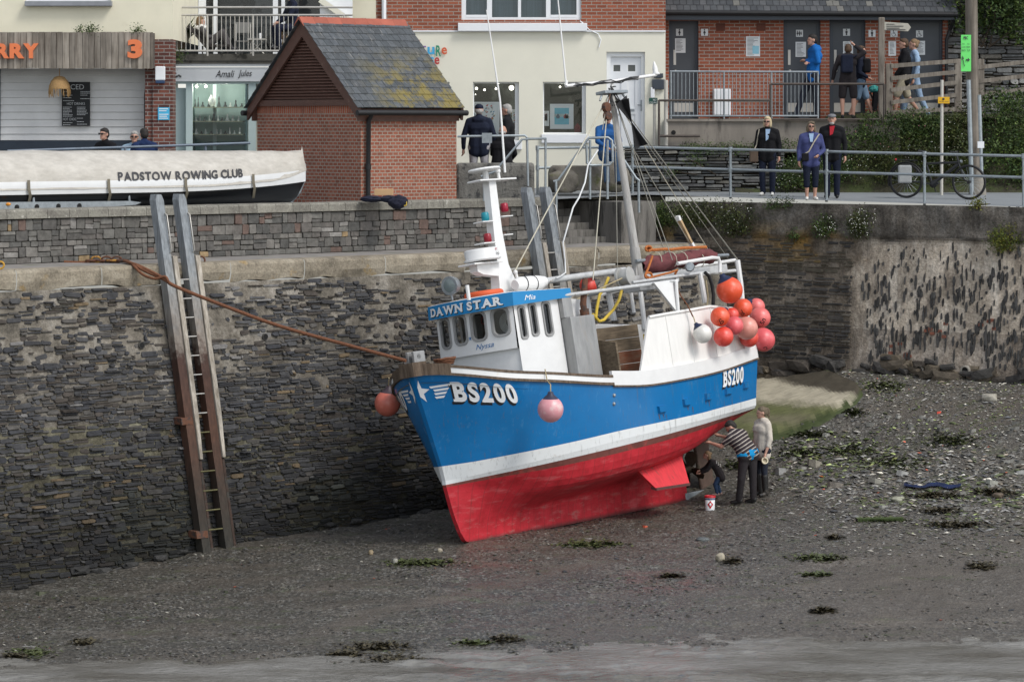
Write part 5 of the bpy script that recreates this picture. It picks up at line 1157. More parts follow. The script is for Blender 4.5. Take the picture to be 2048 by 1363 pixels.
def picture(px0, py0, px1, py1, Y, label, kind):
 base = P((px0 + px1) / 2, py1, Y); r = thingw('framed_picture', label, 'picture', base)
 part('frame', m_pvc, r, lambda mb: (pbox(mb, Y, px0, py0, px1, py0 + 3, .02, .02), pbox(mb, Y, px0, py1 - 3, px1, py1, .02, .02), pbox(mb, Y, px0, py0 + 3, px0 + 3, py1 - 3, .02, .02), pbox(mb, Y, px1 - 3, py0 + 3, px1, py1 - 3, .02, .02), pbox(mb, Y, px0 + 3, py0 + 3, px1 - 3, py1 - 3, 0, .02)))
 def art(mb):
  g = random.Random(px0)
  if kind == 'sea':
   mb.quad(P(px0 + 9, py1 - 9, Y - .004), P(px1 - 9, py1 - 9, Y - .004), P(px1 - 9, py0 + 8, Y - .004), P(px0 + 9, py0 + 8, Y - .004), 0, (.18, .50, .62))
   h = py1 - 9 - (py1 - py0) * .36
   mb.quad(P(px0 + 9, h + 3, Y - .008), P(px1 - 9, h + 3, Y - .008), P(px1 - 9, h - 3, Y - .008), P(px0 + 9, h - 3, Y - .008), 0, (.42, .50, .50))
   for i in range(4): x = g.uniform(px0 + 12, px1 - 14); mb.add([P(x, h + 6, Y - .012), P(x + 6, h + 6, Y - .012), P(x + 7, h + 2, Y - .012), P(x + 3, h - 4, Y - .012), P(x - 1, h + 2, Y - .012)], [(0, 1, 2, 3, 4)], 0, g.choice([(.4, .08, .08), (.12, .16, .2), (.7, .72, .7)]))
  else:
   for i in range(60):
    x, y = g.uniform(px0 + 9, px1 - 12), g.uniform(py0 + 8, py1 - 10); L = g.uniform(2, 6); c = g.choice([(.1, .3, .45), (.5, .3, .08), (.45, .1, .1), (.08, .2, .25), (.5, .55, .55)])
    mb.add([P(x, y, Y - .004), P(x + L * .5, y + 1, Y - .004), P(x + L, y - L * .6, Y - .004), P(x + L * .4, y - L * .5, Y - .004)], [(0, 1, 2, 3)], 0, c)
 part('artwork', mat('artwork', (1, 1, 1), .7, var=.12, vs=8, bump=0, attr=True), r, art)
picture(947, 204, 999, 268, 66.45, 'white framed print of scattered coloured strokes in the left shop window', 'strokes')
picture(1100, 208, 1147, 258, 66.45, 'white framed blue harbour watercolour standing in the right shop window', 'sea')
picture(1086, 222, 1098, 252, 66.5, 'small pale framed picture at the left edge of the right shop window', 'strokes')
picture(1024, 219, 1034, 260, 66.5, 'narrow framed picture by the right jamb of the left shop window', 'strokes')
solo('mantel_clock', mat('dark red wood', (.2, .03, .03), .5), 'little dark red mantel clock in the right shop window', 'clock', P(1155, 268, 66.4), lambda mb: (pbox(mb, 66.4, 1149, 253, 1161, 267, .03, .03), mb.lathe([(.06, -.02), (.06, .02)], P(1155, 256, 66.36), (0, 1, 0), 12), mb.prism([P(1149, 253, 66.37), P(1161, 253, 66.37), P(1155, 246, 66.37)], (0, .06, 0))))
# ---- cafe on the left
def cafe():
 Y = 60.5; f = fac(Y); base = P(150, 395, Y); r = thingw('cafe_building', 'cream cafe with weathered timber fascia and orange numeral above a white boarded front', 'cafe', base)
 part('wall', m_cream, r, lambda mb: (wall_open(mb, f, -400, 346, -79, 160, [(50, 222, -8, 160)], .15), mb.quad(f(346, -79, 0), f(346, -79, 6), f(346, 160, 6), f(346, 160, 0))))
 part('window', m_pvc, r, lambda mb: (pbox(mb, Y + .1, 50, -160, 58, 4, .02, .05), pbox(mb, Y + .1, 214, -160, 222, 4, .02, .05), pbox(mb, Y + .1, 58, -3, 214, 4, .02, .05), mb.quad(P(50, 4, Y + .14), P(222, 4, Y + .14), P(222, -160, Y + .14), P(50, -160, Y + .14))))
 part('sill', mat('slate sill', (.24, .25, .27), .7), r, lambda mb: pbox(mb, Y, 52, 3, 225, 13, .18, .05, bev=.01))
 # fascia of vertical weathered boards
 m_f = mat_wood('silvered cladding', (.145, .125, .105), (.33, .30, .265), (9, 9, .7), .85, .35)
 def boards(mb):
  g = random.Random(4); x = -60
  while x < 304:
   w_ = g.uniform(11, 15); c = g.uniform(.72, 1.2); pbox(mb, Y - .35, x, 64 + g.uniform(0, 1), min(x + w_ - .8, 306), 137 + g.uniform(-1, 1), .03 + g.uniform(0, .008), .0, 0, (c, c * .98, c * .94)); x += w_
  pbox(mb, Y - .33, -60, 66, 306, 136, 0, .4, 0, (.5, .5, .5))
 fa = part('fascia', m_f, r, boards)
 m_or = mat('orange letters', (.72, .19, .07), .5, var=.05, bump=0)
 for ch, x0, x1, y0, y1 in (('R', -8, 18, 117, 87), ('R', 19, 48, 117, 87), ('Y', 46, 77, 117, 87), ('3', 255, 284, 117, 79)):
  def let(mb):
   vs, fs = text2d(ch, 1, .055); W = max(v[0] for v in vs); h0 = min(v[1] for v in vs); H = max(v[1] for v in vs) - h0
   A = [P(x0 + x / W * (x1 - x0), y0 - (y - h0) / H * (y0 - y1), Y - .44) for x, y in vs]; mb.add(A, fs); k = len(vs)
   ed = {}
   for q in fs:
    for i in range(len(q)):
     e_ = (q[i], q[(i+1) % len(q)]); ed[e_] = 1
   for (a, c) in ed:
    if (c, a) not in ed: mb.add([A[a], A[c], A[c] + Vector((0, .06, 0)), A[a] + Vector((0, .06, 0))], [(0, 3, 2, 1)])
  part('sign_letter', m_or, fa, let)
 # shiplap front
 m_sh = mat('white shiplap', (.56, .555, .54), .6, var=.1, vs=3, bump=.1)
 def ship(mb):
  y = 137.
  while y < 281:
   y2 = min(y + 14.6, 281); mb.quad(P(-60, y2 - .7, Y + .42), P(292, y2 - .7, Y + .42), P(292, y, Y + .45), P(-60, y, Y + .45)); mb.quad(P(-60, y2, Y + .455), P(292, y2, Y + .455), P(292, y2 - .7, Y + .42), P(-60, y2 - .7, Y + .42)); y = y2
 part('boarding', m_sh, r, ship)
 part('boarding', mat('navy boards', (.02, .03, .045), .6), r, lambda mb: (pbox(mb, Y + .43, -60, 281, 292, 400, .02), pbox(mb, Y + .43, -60, 137, 1, 281, .02)))
 part('soffit', m_concrete, r, lambda mb: mb.quad(P(-60, 137, Y - .3), P(306, 137, Y - .3), P(306, 137, Y + .5), P(-60, 137, Y + .5)))
 part('brick_pier', m_brick_d, r, lambda mb: (pbox(mb, Y, 306, 79, 346, 400, .03, .5), pbox(mb, Y + .02, 290, 137, 306, 400, .0, .45)))
cafe()
wick = mat('wicker', (.36, .22, .09), .8, var=.4, vs=30, bump=.5, bs=80, stretch=(1, 1, 4))
ls = thingw('pendant_lamp', 'domed wicker lampshade with straw fringe hanging under the timber fascia', 'lampshade', P(119, 195, 60.4))
def f(mb):
 c = P(119, 172, 60.4); mb.lathe([(.03, .2), (.1, .18), (.17, .1), (.21, .0), (.215, -.06)], c, (0, 0, 1), 24); mb.tube([c + Vector((0, 0, .18)), c + Vector((0, 0, .36))], .008)
part('shade', wick, ls, f)
def f(mb):
 g = random.Random(2); c = P(119, 176, 60.4)
 for i in range(90): th = g.uniform(0, 6.28); q = c + Vector((math.cos(th) * .213, math.sin(th) * .213, 0)); L = g.uniform(.05, .2); mb.slab(q, q + Vector((g.uniform(-.02, .02), g.uniform(-.02, .02), -L)), .008, (1, 0, 0), .004)
part('fringe', wick, ls, f)
mbd = thingw('menu_board', 'black chalk menu board reading ICED on the white boarding', 'menu board', P(152, 252, 60.85))
part('board', mat('blackboard', (.012, .013, .014), .7, bump=0), mbd, lambda mb: pbox(mb, 60.87, 124, 164, 180, 252, .02, .02))
def f(mb):
 Yb = 60.84; ptext(mb, Yb, 'ICED', 138, 168, 179, 169, .006, 0); ptext(mb, Yb, 'HOT DRINKS', 134, 170, 210, 205, .006, 0); ptext(mb, Yb, 'HOT CHOC', 126, 153, 241, 236, .006, 0)
 g = random.Random(5)
 for x0, ys in ((126, list(range(214, 234, 3)) + [245, 249]), (154, list(range(214, 232, 3)) + [236, 243, 248]), (161, [183, 186, 190, 197]), (126, [183, 190, 195, 201])):
  for y in ys:
   x = x0
   while x < x0 + g.uniform(12, 22): w_ = g.uniform(1.2, 3); pbox(mb, Yb, x, y, x + w_, y + 1.3, .008); x += w_ + .7
part('chalk_lettering', mat('chalk', (.42, .43, .43), .9, bump=0), mbd, f)
solo('chalk_surfboard', mat('dark board', (.02, .018, .02), .6), 'dark surfboard shaped chalk board upright beside the brick pier', 'chalk board', P(294, 280, 60.6), lambda mb: mb.prism([P(288, 280, 60.6), P(300, 280, 60.6), P(301, 190, 60.6), P(299, 176, 60.6), P(294.5, 169, 60.6), P(290, 176, 60.6), P(288, 190, 60.6)], (0, .04, 0)))
al = thingw('alarm_box', 'white alarm box with blue base on the brick pier', 'alarm box', P(321, 167, 60.4))
part('case', m_pvc, al, lambda mb: pbox(mb, 60.46, 311, 133, 331, 161, .09, 0, bev=.02)); part('base', mat('navy plastic', (.02, .05, .12), .4, bump=0), al, lambda mb: pbox(mb, 60.46, 312, 161.3, 330, 167, .09, 0, bev=.01))
bs = thingw('wall_notice', 'bright blue square notice with white text on the brick pier', 'notice', P(327, 240, 60.44))
part('plate', mat('cyan notice', (.06, .42, .68), .5, bump=0), bs, lambda mb: pbox(mb, 60.46, 316, 215, 339, 240, .015, 0))
part('notice_text', m_let, bs, lambda mb: [pbox(mb, 60.445, 318, y, 318 + w_, y + 1.6, .004) for y, w_ in ((217, 18), (221, 15), (228, 19), (232, 16), (236, 18))])
# ---- jeweller's shop with balcony flat above
def jeweller():
 Y = 62.5; f = fac(Y); base = P(520, 394, Y); r = thingw('shop_building', 'jewellery shop with white name fascia below a railed balcony', 'shop', base)
 m_aqua = mat('pale aqua frame', (.50, .62, .62), .4, var=.05, bump=0)
 part('wall', m_pale, r, lambda mb: (pbox(mb, Y + .4, 346, 165, 356, 410, .02), pbox(mb, Y, 500, 165, 760, 410, -.5, .6)))
 part('fascia', mat('white sign panel', (.66, .69, .71), .4, var=.03, bump=0), r, lambda mb: (pbox(mb, Y, 345, 135, 640, 163, .05, .4), pbox(mb, Y, 345, 128, 640, 133, .08, .2)))
 part('lettering', m_letter_g, r, lambda mb: (ptext(mb, Y - .06, 'Amali', 431, 469, 155, 141, .004, .004, 0, .3), ptext(mb, Y - .06, 'Jules', 476, 504, 157, 140, .004, .004, 0, .3), [mb.ball(P(345 + dx, 150 + dy, Y - .06), .02, 6) for dx, dy in ((3, 0), (6, -3), (9, 3), (13, 1), (6, 4), (16, 3))]))
 part('balcony_slab', mat('stained slab', (.12, .115, .10), .9, var=.4, col2=(.03, .03, .025)), r, lambda mb: (pbox(mb, Y, 345, 108, 720, 122, .12, 3), pbox(mb, Y, 345, 122, 720, 128, .1, .3)))
 part('shop_front', m_aqua, r, lambda mb: (pbox(mb, Y + .05, 345, 163, 640, 168, .02, .1), pbox(mb, Y + .05, 372, 168, 385, 410, .02, .08), pbox(mb, Y + .05, 497, 168, 512, 410, .02, .08), pbox(mb, Y + .25, 352, 176, 372, 410, .03, .03), pbox(mb, Y + .2, 420, 168, 427, 400, -.6, .66)))
 part('pane', m_glass, r, lambda mb: mb.quad(P(385, 400, Y + .1), P(497, 400, Y + .1), P(497, 168, Y + .1), P(385, 168, Y + .1)))
 part('display_case', mat('pale aqua lining', (.34, .46, .45), .6, var=.1, bump=0), r, lambda mb: (mb.quad(P(380, 400, Y + 1.1), P(500, 400, Y + 1.1), P(500, 160, Y + 1.1), P(380, 160, Y + 1.1)), pbox(mb, Y + .6, 380, 160, 385, 400, .5, .5), pbox(mb, Y + .6, 495, 160, 499, 400, .5, .5)))
 for y in (214, 242, 268, 303): part('glass_shelf', mat('brass edged shelf', (.35, .36, .26), .3), r, lambda mb: pbox(mb, Y + .6, 386, y, 488, y + 2, .3, .3))
 for px in (393, 412): part('downlight', m_lamp, r, lambda mb: mb.ball(P(px, 173, Y + .5), .03, 8))
 g = random.Random(3); mw_ = mat('display white', (.66, .68, .66), .5, bump=0); md_ = mat('dark bust', (.06, .07, .07), .5, bump=0)
 for y in (214, 242, 268):
  x = 388
  while x < 482:
   w_ = g.uniform(4, 9); h = g.uniform(6, 15) * (1.5 if y == 214 and g.random() < .5 else 1)
   c = P(x + w_ / 2, y, Y + .5 + g.uniform(-.1, .2)); wm = w_ * .0052; hm = h / 96.
   mm = mw_ if g.random() < (.75 if y == 242 else .4) else md_
   solo('display_stand', mm, 'jewellery display stand on a glass shelf in the aqua shop window', 'display stand', c, lambda mb: mb.lathe([(wm, 0), (wm * .9, hm * .2), (wm * .35, hm * .55), (wm * .5, hm * .75), (wm * .25, hm)], c, (0, 0, 1), 10), 'jewellery stands in the shop window'); x += w_ + g.uniform(1, 5)
 solo('display_vase', mw_, 'tall white vase on the top shelf of the jewellery window', 'vase', P(424, 213, Y + .45), lambda mb: mb.lathe([(.05, 0), (.08, .06), (.085, .13), (.05, .19), (.03, .22), (.035, .25)], P(424, 213, Y + .45), (0, 0, 1), 14))
 # flat behind the balcony
 Yb = 65.3
 part('patio_door', m_pvc, r, lambda mb: ([pbox(mb, Yb, a, -140, c, 110, .03, .05) for a, c in ((397, 412), (427, 435), (546, 556), (563, 570))], pbox(mb, Yb, 640, -140, 705, 110, 0.02, .05)))
 part('pane', m_glass, r, lambda mb: mb.quad(P(346, 110, Yb + .02), P(705, 110, Yb + .02), P(705, -140, Yb + .02), P(346, -140, Yb + .02)))
 part('room', mat('dim room', (.03, .032, .034), .8, var=.4, vs=2, bump=0, col2=(.09, .095, .10), lo=.55, hi=.6, s2=1.2), r, lambda mb: mb.quad(P(340, 120, Yb + .8), P(710, 120, Yb + .8), P(710, -150, Yb + .8), P(340, -150, Yb + .8)))
 part('wall', m_pale, r, lambda mb: mb.slab(P(640, 0, Yb - .1), P(705, 45, Yb - .1), .1, (0, 1, 0), .12))
jeweller()
def railing(label, posts, rails, bars, base, m=None, m_bar=None, name='railing', pr=.022):
 r = thingw(name, label, 'railing', base)
 for p in posts: part('post', m or m_galv, r, lambda mb: mb.tube(p, pr, 8))
 for p in rails: part('rail', m or m_galv, r, lambda mb: mb.tube(p, pr, 8))
 if bars:
  o = None
  for A, B_ in bars:
   if o is None:
    o = part('baluster', m_bar or m or m_galv, r, lambda mb: mb.tube([A, B_], .009, 6)); A0 = A
   else: c = o.copy(); COL.objects.link(c); c.parent = r; c.location = o.location + (A - A0)
 return r
m_ss = mat('stainless balcony tube', (.50, .48, .44), .35, .4, var=.1, bump=0)
Yr = 62.1
railing('stainless balcony railing with thin upright bars above the jewellery shop', [[P(x, 30, Yr), P(x, 112, Yr)] for x in (347, 415, 506, 597, 688)], [[P(340, 15, Yr), P(705, 15, Yr)], [P(340, 30.5, Yr), P(705, 30.5, Yr)], [P(340, 102, Yr), P(705, 102, Yr)]],
  [(P(x, 102, Yr), P(x, 31, Yr)) for x in np.arange(354, 700, 8.9) if min(abs(x - q) for q in (415, 506, 597, 688)) > 3], P(520, 112, Yr), m_ss)
# balcony furniture
m_chair = mat('dark wicker chair', (.035, .03, .028), .7, var=.3)
lg = thingw('lounger_chair', 'dark reclining chair under the woman on the balcony', 'lounge chair', P(430, 105, 63.2))
part('seat', m_chair, lg, lambda mb: mb.slab(P(412, 92, 63.2), P(462, 92, 63.2), .5, (0, 1, 0), .05)); part('backrest', m_chair, lg, lambda mb: mb.slab(P(412, 92, 63.2), P(378, 52, 63.2), .5, (0, 1, 0), .05))
for x, dy in ((405, .2), (405, -.2), (455, .2), (455, -.2)): part('leg', m_chair, lg, lambda mb: mb.tube([P(x, 92, 63.2 + dy), P(x, 108, 63.2 + dy)], .015))
bt = thingw('balcony_table', 'small slatted table with a white can on the balcony', 'table', P(514, 108, 63.3))
part('tabletop', m_ss, bt, lambda mb: pbox(mb, 63.3, 497, 78, 532, 80.5, .25, .25))
for x in (501, 528): part('leg', m_ss, bt, lambda mb: mb.tube([P(x, 80, 63.2), P(1029 - x, 108, 63.2)], .012))
solo('drink_can', m_pvc, 'white drink can standing on the balcony table', 'can', P(521, 78, 63.3), lambda mb: mb.lathe([(.03, 0), (.033, .01), (.033, .11), (.028, .12)], P(521, 78, 63.3), (0, 0, 1), 12))
ch = thingw('balcony_chair', 'grey slatted folding chair behind the balcony table', 'chair', P(486, 108, 63.8))
part('backrest', mat('grey slats', (.22, .22, .21), .6), ch, lambda mb: pbox(mb, 63.8, 471, 45, 502, 66, .015, .015)); part('seat', mat('grey slats', (.22, .22, .21)), ch, lambda mb: pbox(mb, 63.6, 471, 82, 502, 84, .2, .2))
for x in (472, 501): part('leg', m_ss, ch, lambda mb: mb.tube([P(x, 45, 63.8), P(x, 108, 63.7)], .012))
# ---- brick hut with louvred gable
HW, HL = 3.36, 2.46; HC0 = P(722, 400, 58.6); HBZ = 5.13; EZ, RZ = 7.19 - HBZ, 8.82 - HBZ
hut = thing('brick_hut', 'small red brick hut with brown louvred gable and steep lichened slate roof', 'hut', (HC0.x, HC0.y, HBZ), math.atan2(QD.y, QD.x))
def hp(name, m, fn, par=None): mb = MB(); fn(mb); return mb.build(name, m, par or hut)
m_hb = mat_brick('hut brick', (.23, .074, .046), (.33, .115, .072), (.31, .27, .22), .135, .068, .010, (.13, .075, .055), .55)
m_hs = mat_brick('hut soldier course', (.32, .08, .04), (.42, .14, .08), (.33, .28, .23), .068, .23, .009)
hp('wall', m_hb, lambda mb: mb.box((0, 0, -.3), (HL, HW, EZ - .22)))
hp('soldier_course', m_hs, lambda mb: mb.box((-.004, -.004, EZ - .22), (HL + .004, HW + .004, EZ + .04)))
m_bb = mat('brown stained wood', (.095, .045, .032), .6, var=.2, vs=4, bump=.2, stretch=(2, 2, 2), col2=(.16, .11, .085), lo=.62, hi=.75)
sl = (RZ - EZ) / (HW / 2)
def f(mb):
 for s_ in (-1, 1):
  y0 = -.13 if s_ < 0 else HW + .13; ye = HW / 2; ze = EZ - .13 * sl
  for x in (-.16, HL + .02):
   dn = Vector((0, 0, -.26))
   mb.prism([Vector((x, y0, ze + .02)), Vector((x, ye, RZ + .02)), Vector((x, ye, RZ + .02 - .33)), Vector((x, y0 + .02, ze - .22))], (.06, 0, 0))
 mb.box((-.1, -.06, EZ - .36), (HL + .02, -.008, EZ - .12)); mb.box((-.11, .0, EZ - .06), (-.02, HW, EZ + .06)); mb.box((-.1, HW + .008, EZ - .36), (HL + .1, HW + .06, EZ - .12))
hp('bargeboard', m_bb, f)
def f(mb):
 n = 20
 for i in range(n):
  z = EZ + .08 + (RZ - EZ - .42) * i / n; hw = (RZ - .22 - z) / sl - .02
  if hw < .05: continue
  mb.add([Vector((-.09, HW/2 - hw, z)), Vector((-.09, HW/2 + hw, z)), Vector((-.0, HW/2 + hw, z + .075)), Vector((-.0, HW/2 - hw, z + .075)), Vector((-.09, HW/2 - hw, z + .018)), Vector((-.09, HW/2 + hw, z + .018)), Vector((-.0, HW/2 + hw, z + .093)), Vector((-.0, HW/2 - hw, z + .093))], [(0, 3, 2, 1), (4, 5, 6, 7), (0, 1, 5, 4)])
 mb.add([Vector((.03, 0, EZ)), Vector((.03, HW, EZ)), Vector((.03, HW / 2, RZ - .05))], [(0, 2, 1)])
hp('louvre', m_bb, f)
t = NT('lichened slates'); v = t.co('Object'); n = t.noise(v, 2.4, 7, .75); st = t.noise(t.co('Object', (9, 1, 1.4)), 2.5, 6, .7); sep = t.n('ShaderNodeSeparateXYZ'); t.l(v, sep.inputs[0])
c = t.mix(1., t.attr(), t.ramp(t.noise(v, 14, 5), [(.3, .7), (.7, 1.3)]), 'MULTIPLY'); c = t.mix(t.ramp(st, [(.60, 0.), (.70, .6)]), c, (.34, .33, .30))
mr = t.n('ShaderNodeMapRange'); mr.inputs[1].default_value = EZ + 1.15; mr.inputs[2].default_value = EZ + .3; t.l(sep.outputs[2], mr.inputs[0])
mr2 = t.n('ShaderNodeMapRange'); mr2.inputs[1].default_value = .2; mr2.inputs[2].default_value = 1.2; t.l(sep.outputs[0], mr2.inputs[0])
mm = t.n('ShaderNodeMath', operation='MULTIPLY'); t.l(mr.outputs[0], mm.inputs[0]); t.l(t.ramp(n, [(.46, 0.), (.56, .8)]), mm.inputs[1]); mm2 = t.n('ShaderNodeMath', operation='MULTIPLY'); t.l(mm.outputs[0], mm2.inputs[0]); t.l(mr2.outputs[0], mm2.inputs[1])
c = t.mix(mm2.outputs[0], c, (.22, .17, .03)); m_slates = t.out(c, .55, t.bump(st, .3, .01), 0, .4)
def f(mb):
 g = random.Random(12); nr = 13
 for s_ in (-1, 1):
  for i in range(nr):
   for jx in range(-1, 19):
    x0 = -.22 + (HL + .30) * (jx + (.5 if i % 2 else 0)) / 17.; x1 = x0 + (HL + .30) / 17. - .007; x0 = max(x0, -.22); x1 = min(x1, HL + .08)
    if x1 - x0 < .03: continue
    ta, tb = i / nr, (i + 1.18) / nr; c_ = g.choice([(.07, .078, .086), (.06, .068, .074), (.08, .088, .094), (.055, .061, .065), (.072, .077, .08)])
    pt = lambda x, t_, l: Vector((x, HW / 2 + s_ * (HW / 2 + .15) * t_, RZ + .03 - t_ * (RZ - EZ + .15 * sl) + l + .02))
    l0, l1 = .004 + g.uniform(0, .003), .026 + g.uniform(0, .006); tb = min(tb, 1.01)
    q = [pt(x0, ta, l0), pt(x1, ta, l0), pt(x1, tb, l1), pt(x0, tb, l1)]; q2 = [p - Vector((0, 0, .012)) for p in q]
    fs = [(0, 1, 2, 3), (4, 7, 6, 5), (3, 2, 6, 7), (1, 5, 6, 2), (0, 3, 7, 4)]
    if s_ < 0: fs = [q_[::-1] for q_ in fs]
    mb.add(q + q2, [q_[::-1] for q_ in fs], 0, c_)
hp('roof_slates', m_slates, f)
hp('roof_deck', m_dark, lambda mb: [mb.add([Vector((x, HW/2 + s_ * (HW/2 + .13), EZ - .13 * sl + .01)) for x in (-.15, HL + .06)] + [Vector((x, HW/2, RZ + .01)) for x in (HL + .06, -.15)], [(0, 1, 2, 3)]) for s_ in (-1, 1)])
def f(mb):
 n = 8
 for i in range(n):
  x0 = -.24 + (HL + .28) * i / n; x1 = -.24 + (HL + .28) * (i + 1) / n - .006; c_ = random.Random(i).uniform(.85, 1.12); A = []
  for x in (x0, x1): A += [Vector((x, HW/2 + dy, RZ + dz + (.006 if x == x1 else 0))) for dy, dz in ((-.16, -.1), (-.02, .085), (.02, .085), (.16, -.1), (.0, .03))]
  mb.add(A, [(0, 1, 6, 5), (1, 2, 7, 6), (2, 3, 8, 7), (0, 4, 3, 2, 1), (5, 6, 7, 8, 9)], 0, (c_, c_, c_))
hp('ridge_tiles', mat('terracotta ridge', (.34, .095, .06), .75, var=.2, attr=True, bump=.2), f)
hp('gutter', m_black, lambda mb: (mb.tube([Vector((-.25, -.19, EZ - .2)), Vector((HL + .12, -.19, EZ - .2))], .055, 8), mb.tube([Vector((-.25, HW + .19, EZ - .2)), Vector((HL + .12, HW + .19, EZ - .2))], .055, 8)))
hp('downpipe', m_black, lambda mb: (mb.tube([Vector((.12, -.19, EZ - .22)), Vector((.12, -.09, EZ - .36)), Vector((.12, -.075, .4)), Vector((.12, -.075, -.2))], .045, 10), mb.tube([Vector((.12, -.075, .75)), Vector((.12, -.075, .86))], .06, 10)))
# ---- public toilets on the terrace
TZ = 6.88; Yt = 67.
def toilets():
 f = fac(Yt); base = Vector((P(1610, 240, Yt).x, Yt, TZ)); r = thingw('toilet_block', 'brick public toilet block with dark grey doors and slate roof', 'toilet block', base)
 doors = [(1338, 1397, -243, -42), (1567, 1641, -243, -40), (1659, 1731, -243, -40), (1800, 1886, -243, -40)]
 part('wall', m_brick, r, lambda mb: wall_open(mb, f, 1331, 1896, -300, -30, doors, .3))
 fs = part('fascia', m_slate_blue, r, lambda mb: pbox(mb, Yt - .32, 1328, 28, 1914, 40, .03, .04))
 part('soffit', m_slate_blue, r, lambda mb: mb.quad(P(1331, 39, Yt - .3), P(1912, 39, Yt - .3), P(1912, 39, Yt + .1), P(1331, 39, Yt + .1)))
 part('gutter', m_black, r, lambda mb: mb.tube([P(1328, 25, Yt - .42), P(1915, 29, Yt - .42)], .06, 10))
 part('downpipe', m_black, r, lambda mb: mb.tube([P(1912, 30, Yt - .35), P(1900, 60, Yt - .08), P(1893, 80, Yt - .08), P(1892, 240, Yt - .08)], .04, 8))
 def roof(mb):
  g = random.Random(8); a0 = P(1328, 22, Yt - .45); a1 = P(1916, 26, Yt - .45); W = a1.x - a0.x; nx = 44
  for i in range(9):
   for j in range(nx + 1):
    x0 = a0.x + W * (j - (.5 if i % 2 else 0)) / nx; x1 = min(x0 + W / nx - .01, a1.x); x0 = max(x0, a0.x)
    if x1 - x0 < .02: continue
    c_ = g.choice([(.05, .053, .057), (.062, .066, .07), (.042, .045, .049), (.075, .077, .08)])
    if g.random() < .03 or (24 < j < 28 and i < 7 and g.random() < .6): c_ = (.14, .135, .12)
    zz = lambda y, l: a0.z - .006 * (x0 - a0.x) + y * .62 + l
    ya, yb = i * .2, (i + 1.15) * .2
    mb.add([Vector((x0, a0.y + ya, zz(ya, .03))), Vector((x1, a0.y + ya, zz(ya, .03))), Vector((x1, a0.y + yb, zz(yb, .008))), Vector((x0, a0.y + yb, zz(yb, .008))), Vector((x0, a0.y + ya, zz(ya, .012))), Vector((x1, a0.y + ya, zz(ya, .012)))], [(0, 1, 2, 3), (4, 5, 1, 0)], 0, c_)
 part('roof', mat('dark roof slate', (1, 1, 1), .6, attr=True, var=.25, vs=8, bump=.3), r, roof)
 part('roof', m_dark, r, lambda mb: mb.quad(P(1328, 24, Yt - .45), P(1916, 28, Yt - .45), Vector((P(1916, 0, Yt).x, Yt + 1.3, HC + 3.45)), Vector((P(1328, 0, Yt).x, Yt + 1.3, HC + 3.53))))
 for i, (a, c, z0, z1) in enumerate(doors):
  Yd = Yt + .14
  fr = part('door_frame', m_slate_blue, r, lambda mb: (pbox(mb, Yd, a, -z1, a + 7, 243, .03, .06), pbox(mb, Yd, c - 7, -z1, c, 243, .03, .06), pbox(mb, Yd, a + 7, -z1, c - 7, -z1 + 6, .03, .06)))
  dr = part('door', mat('grey door paint', (.055, .062, .072), .4, var=.08, bump=.03), r, lambda mb: pbox(mb, Yd, a + 7, -z1 + 6, c - 7, 243, .0, .05))
  part('kick_plate', m_ss, dr, lambda mb: pbox(mb, Yd, a + 9, 206, c - 10, 224, .006, 0))
  part('push_plate', m_ss, dr, lambda mb: pbox(mb, Yd, a + 9, 100, a + 14, 130, .01, 0))
  part('keyhole', m_ss, dr, lambda mb: mb.ball(P(a + 13, 142, Yd), .03, 8))
 part('side_wall', m_brick, r, lambda mb: mb.quad(f(1896, -300, 0), f(1896, -300, 5), f(1896, -30, 5), f(1896, -30, 0)))
 part('air_vent', mat('brick vent', (.12, .04, .025), .8), r, lambda mb: [pbox(mb, Yt, a, 47, a + 18, 62, .01) for a in (1432, 1513)])
toilets()
def pictogram(mb, Y, cx, cy, kind):
 k = lambda x, y: P(cx + x, cy + y, Y)
 if kind in ('man', 'woman', 'family'):
  for dx, s_, fem in (((-0, 1., kind == 'woman'),) if kind != 'family' else ((-4, .8, True), (0, .8, False), (3.4, .55, False))):
   mb.lathe([(.017 * s_, 0), (.017 * s_, .003)], k(dx, -5 * s_), (0, -1, 0), 10)
   if fem: mb.prism([k(dx - 1.2 * s_, -3 * s_), k(dx - 2.8 * s_, 2 * s_), k(dx - 1 * s_, 2 * s_), k(dx - 1 * s_, 6 * s_), k(dx + 1 * s_, 6 * s_), k(dx + 1 * s_, 2 * s_), k(dx + 2.8 * s_, 2 * s_), k(dx + 1.2 * s_, -3 * s_)], (0, -.003, 0))
   else: mb.prism([k(dx - 2.2 * s_, -3 * s_), k(dx - 2.2 * s_, 1.5 * s_), k(dx - 1.4 * s_, 1.5 * s_), k(dx - 1.4 * s_, 6 * s_), k(dx + 1.4 * s_, 6 * s_), k(dx + 1.4 * s_, 1.5 * s_), k(dx + 2.2 * s_, 1.5 * s_), k(dx + 2.2 * s_, -3 * s_)], (0, -.003, 0))
 else:
  mb.lathe([(.013, 0), (.013, .003)], k(-1, -5), (0, -1, 0), 10); mb.tube([k(-1, -3.6), k(-.6, .6), k(2.6, .8), k(3.6, 4), k(5, 3.8)], .007, 5)
  mb.tube([k(-.8, 2.2) + Vector((math.cos(t_) * .042, 0, math.sin(t_) * .042)) for t_ in np.linspace(2.2, 6.6, 12)], .005, 5); mb.tube([k(-.8, -1.4), k(2, -1.2)], .006, 5)
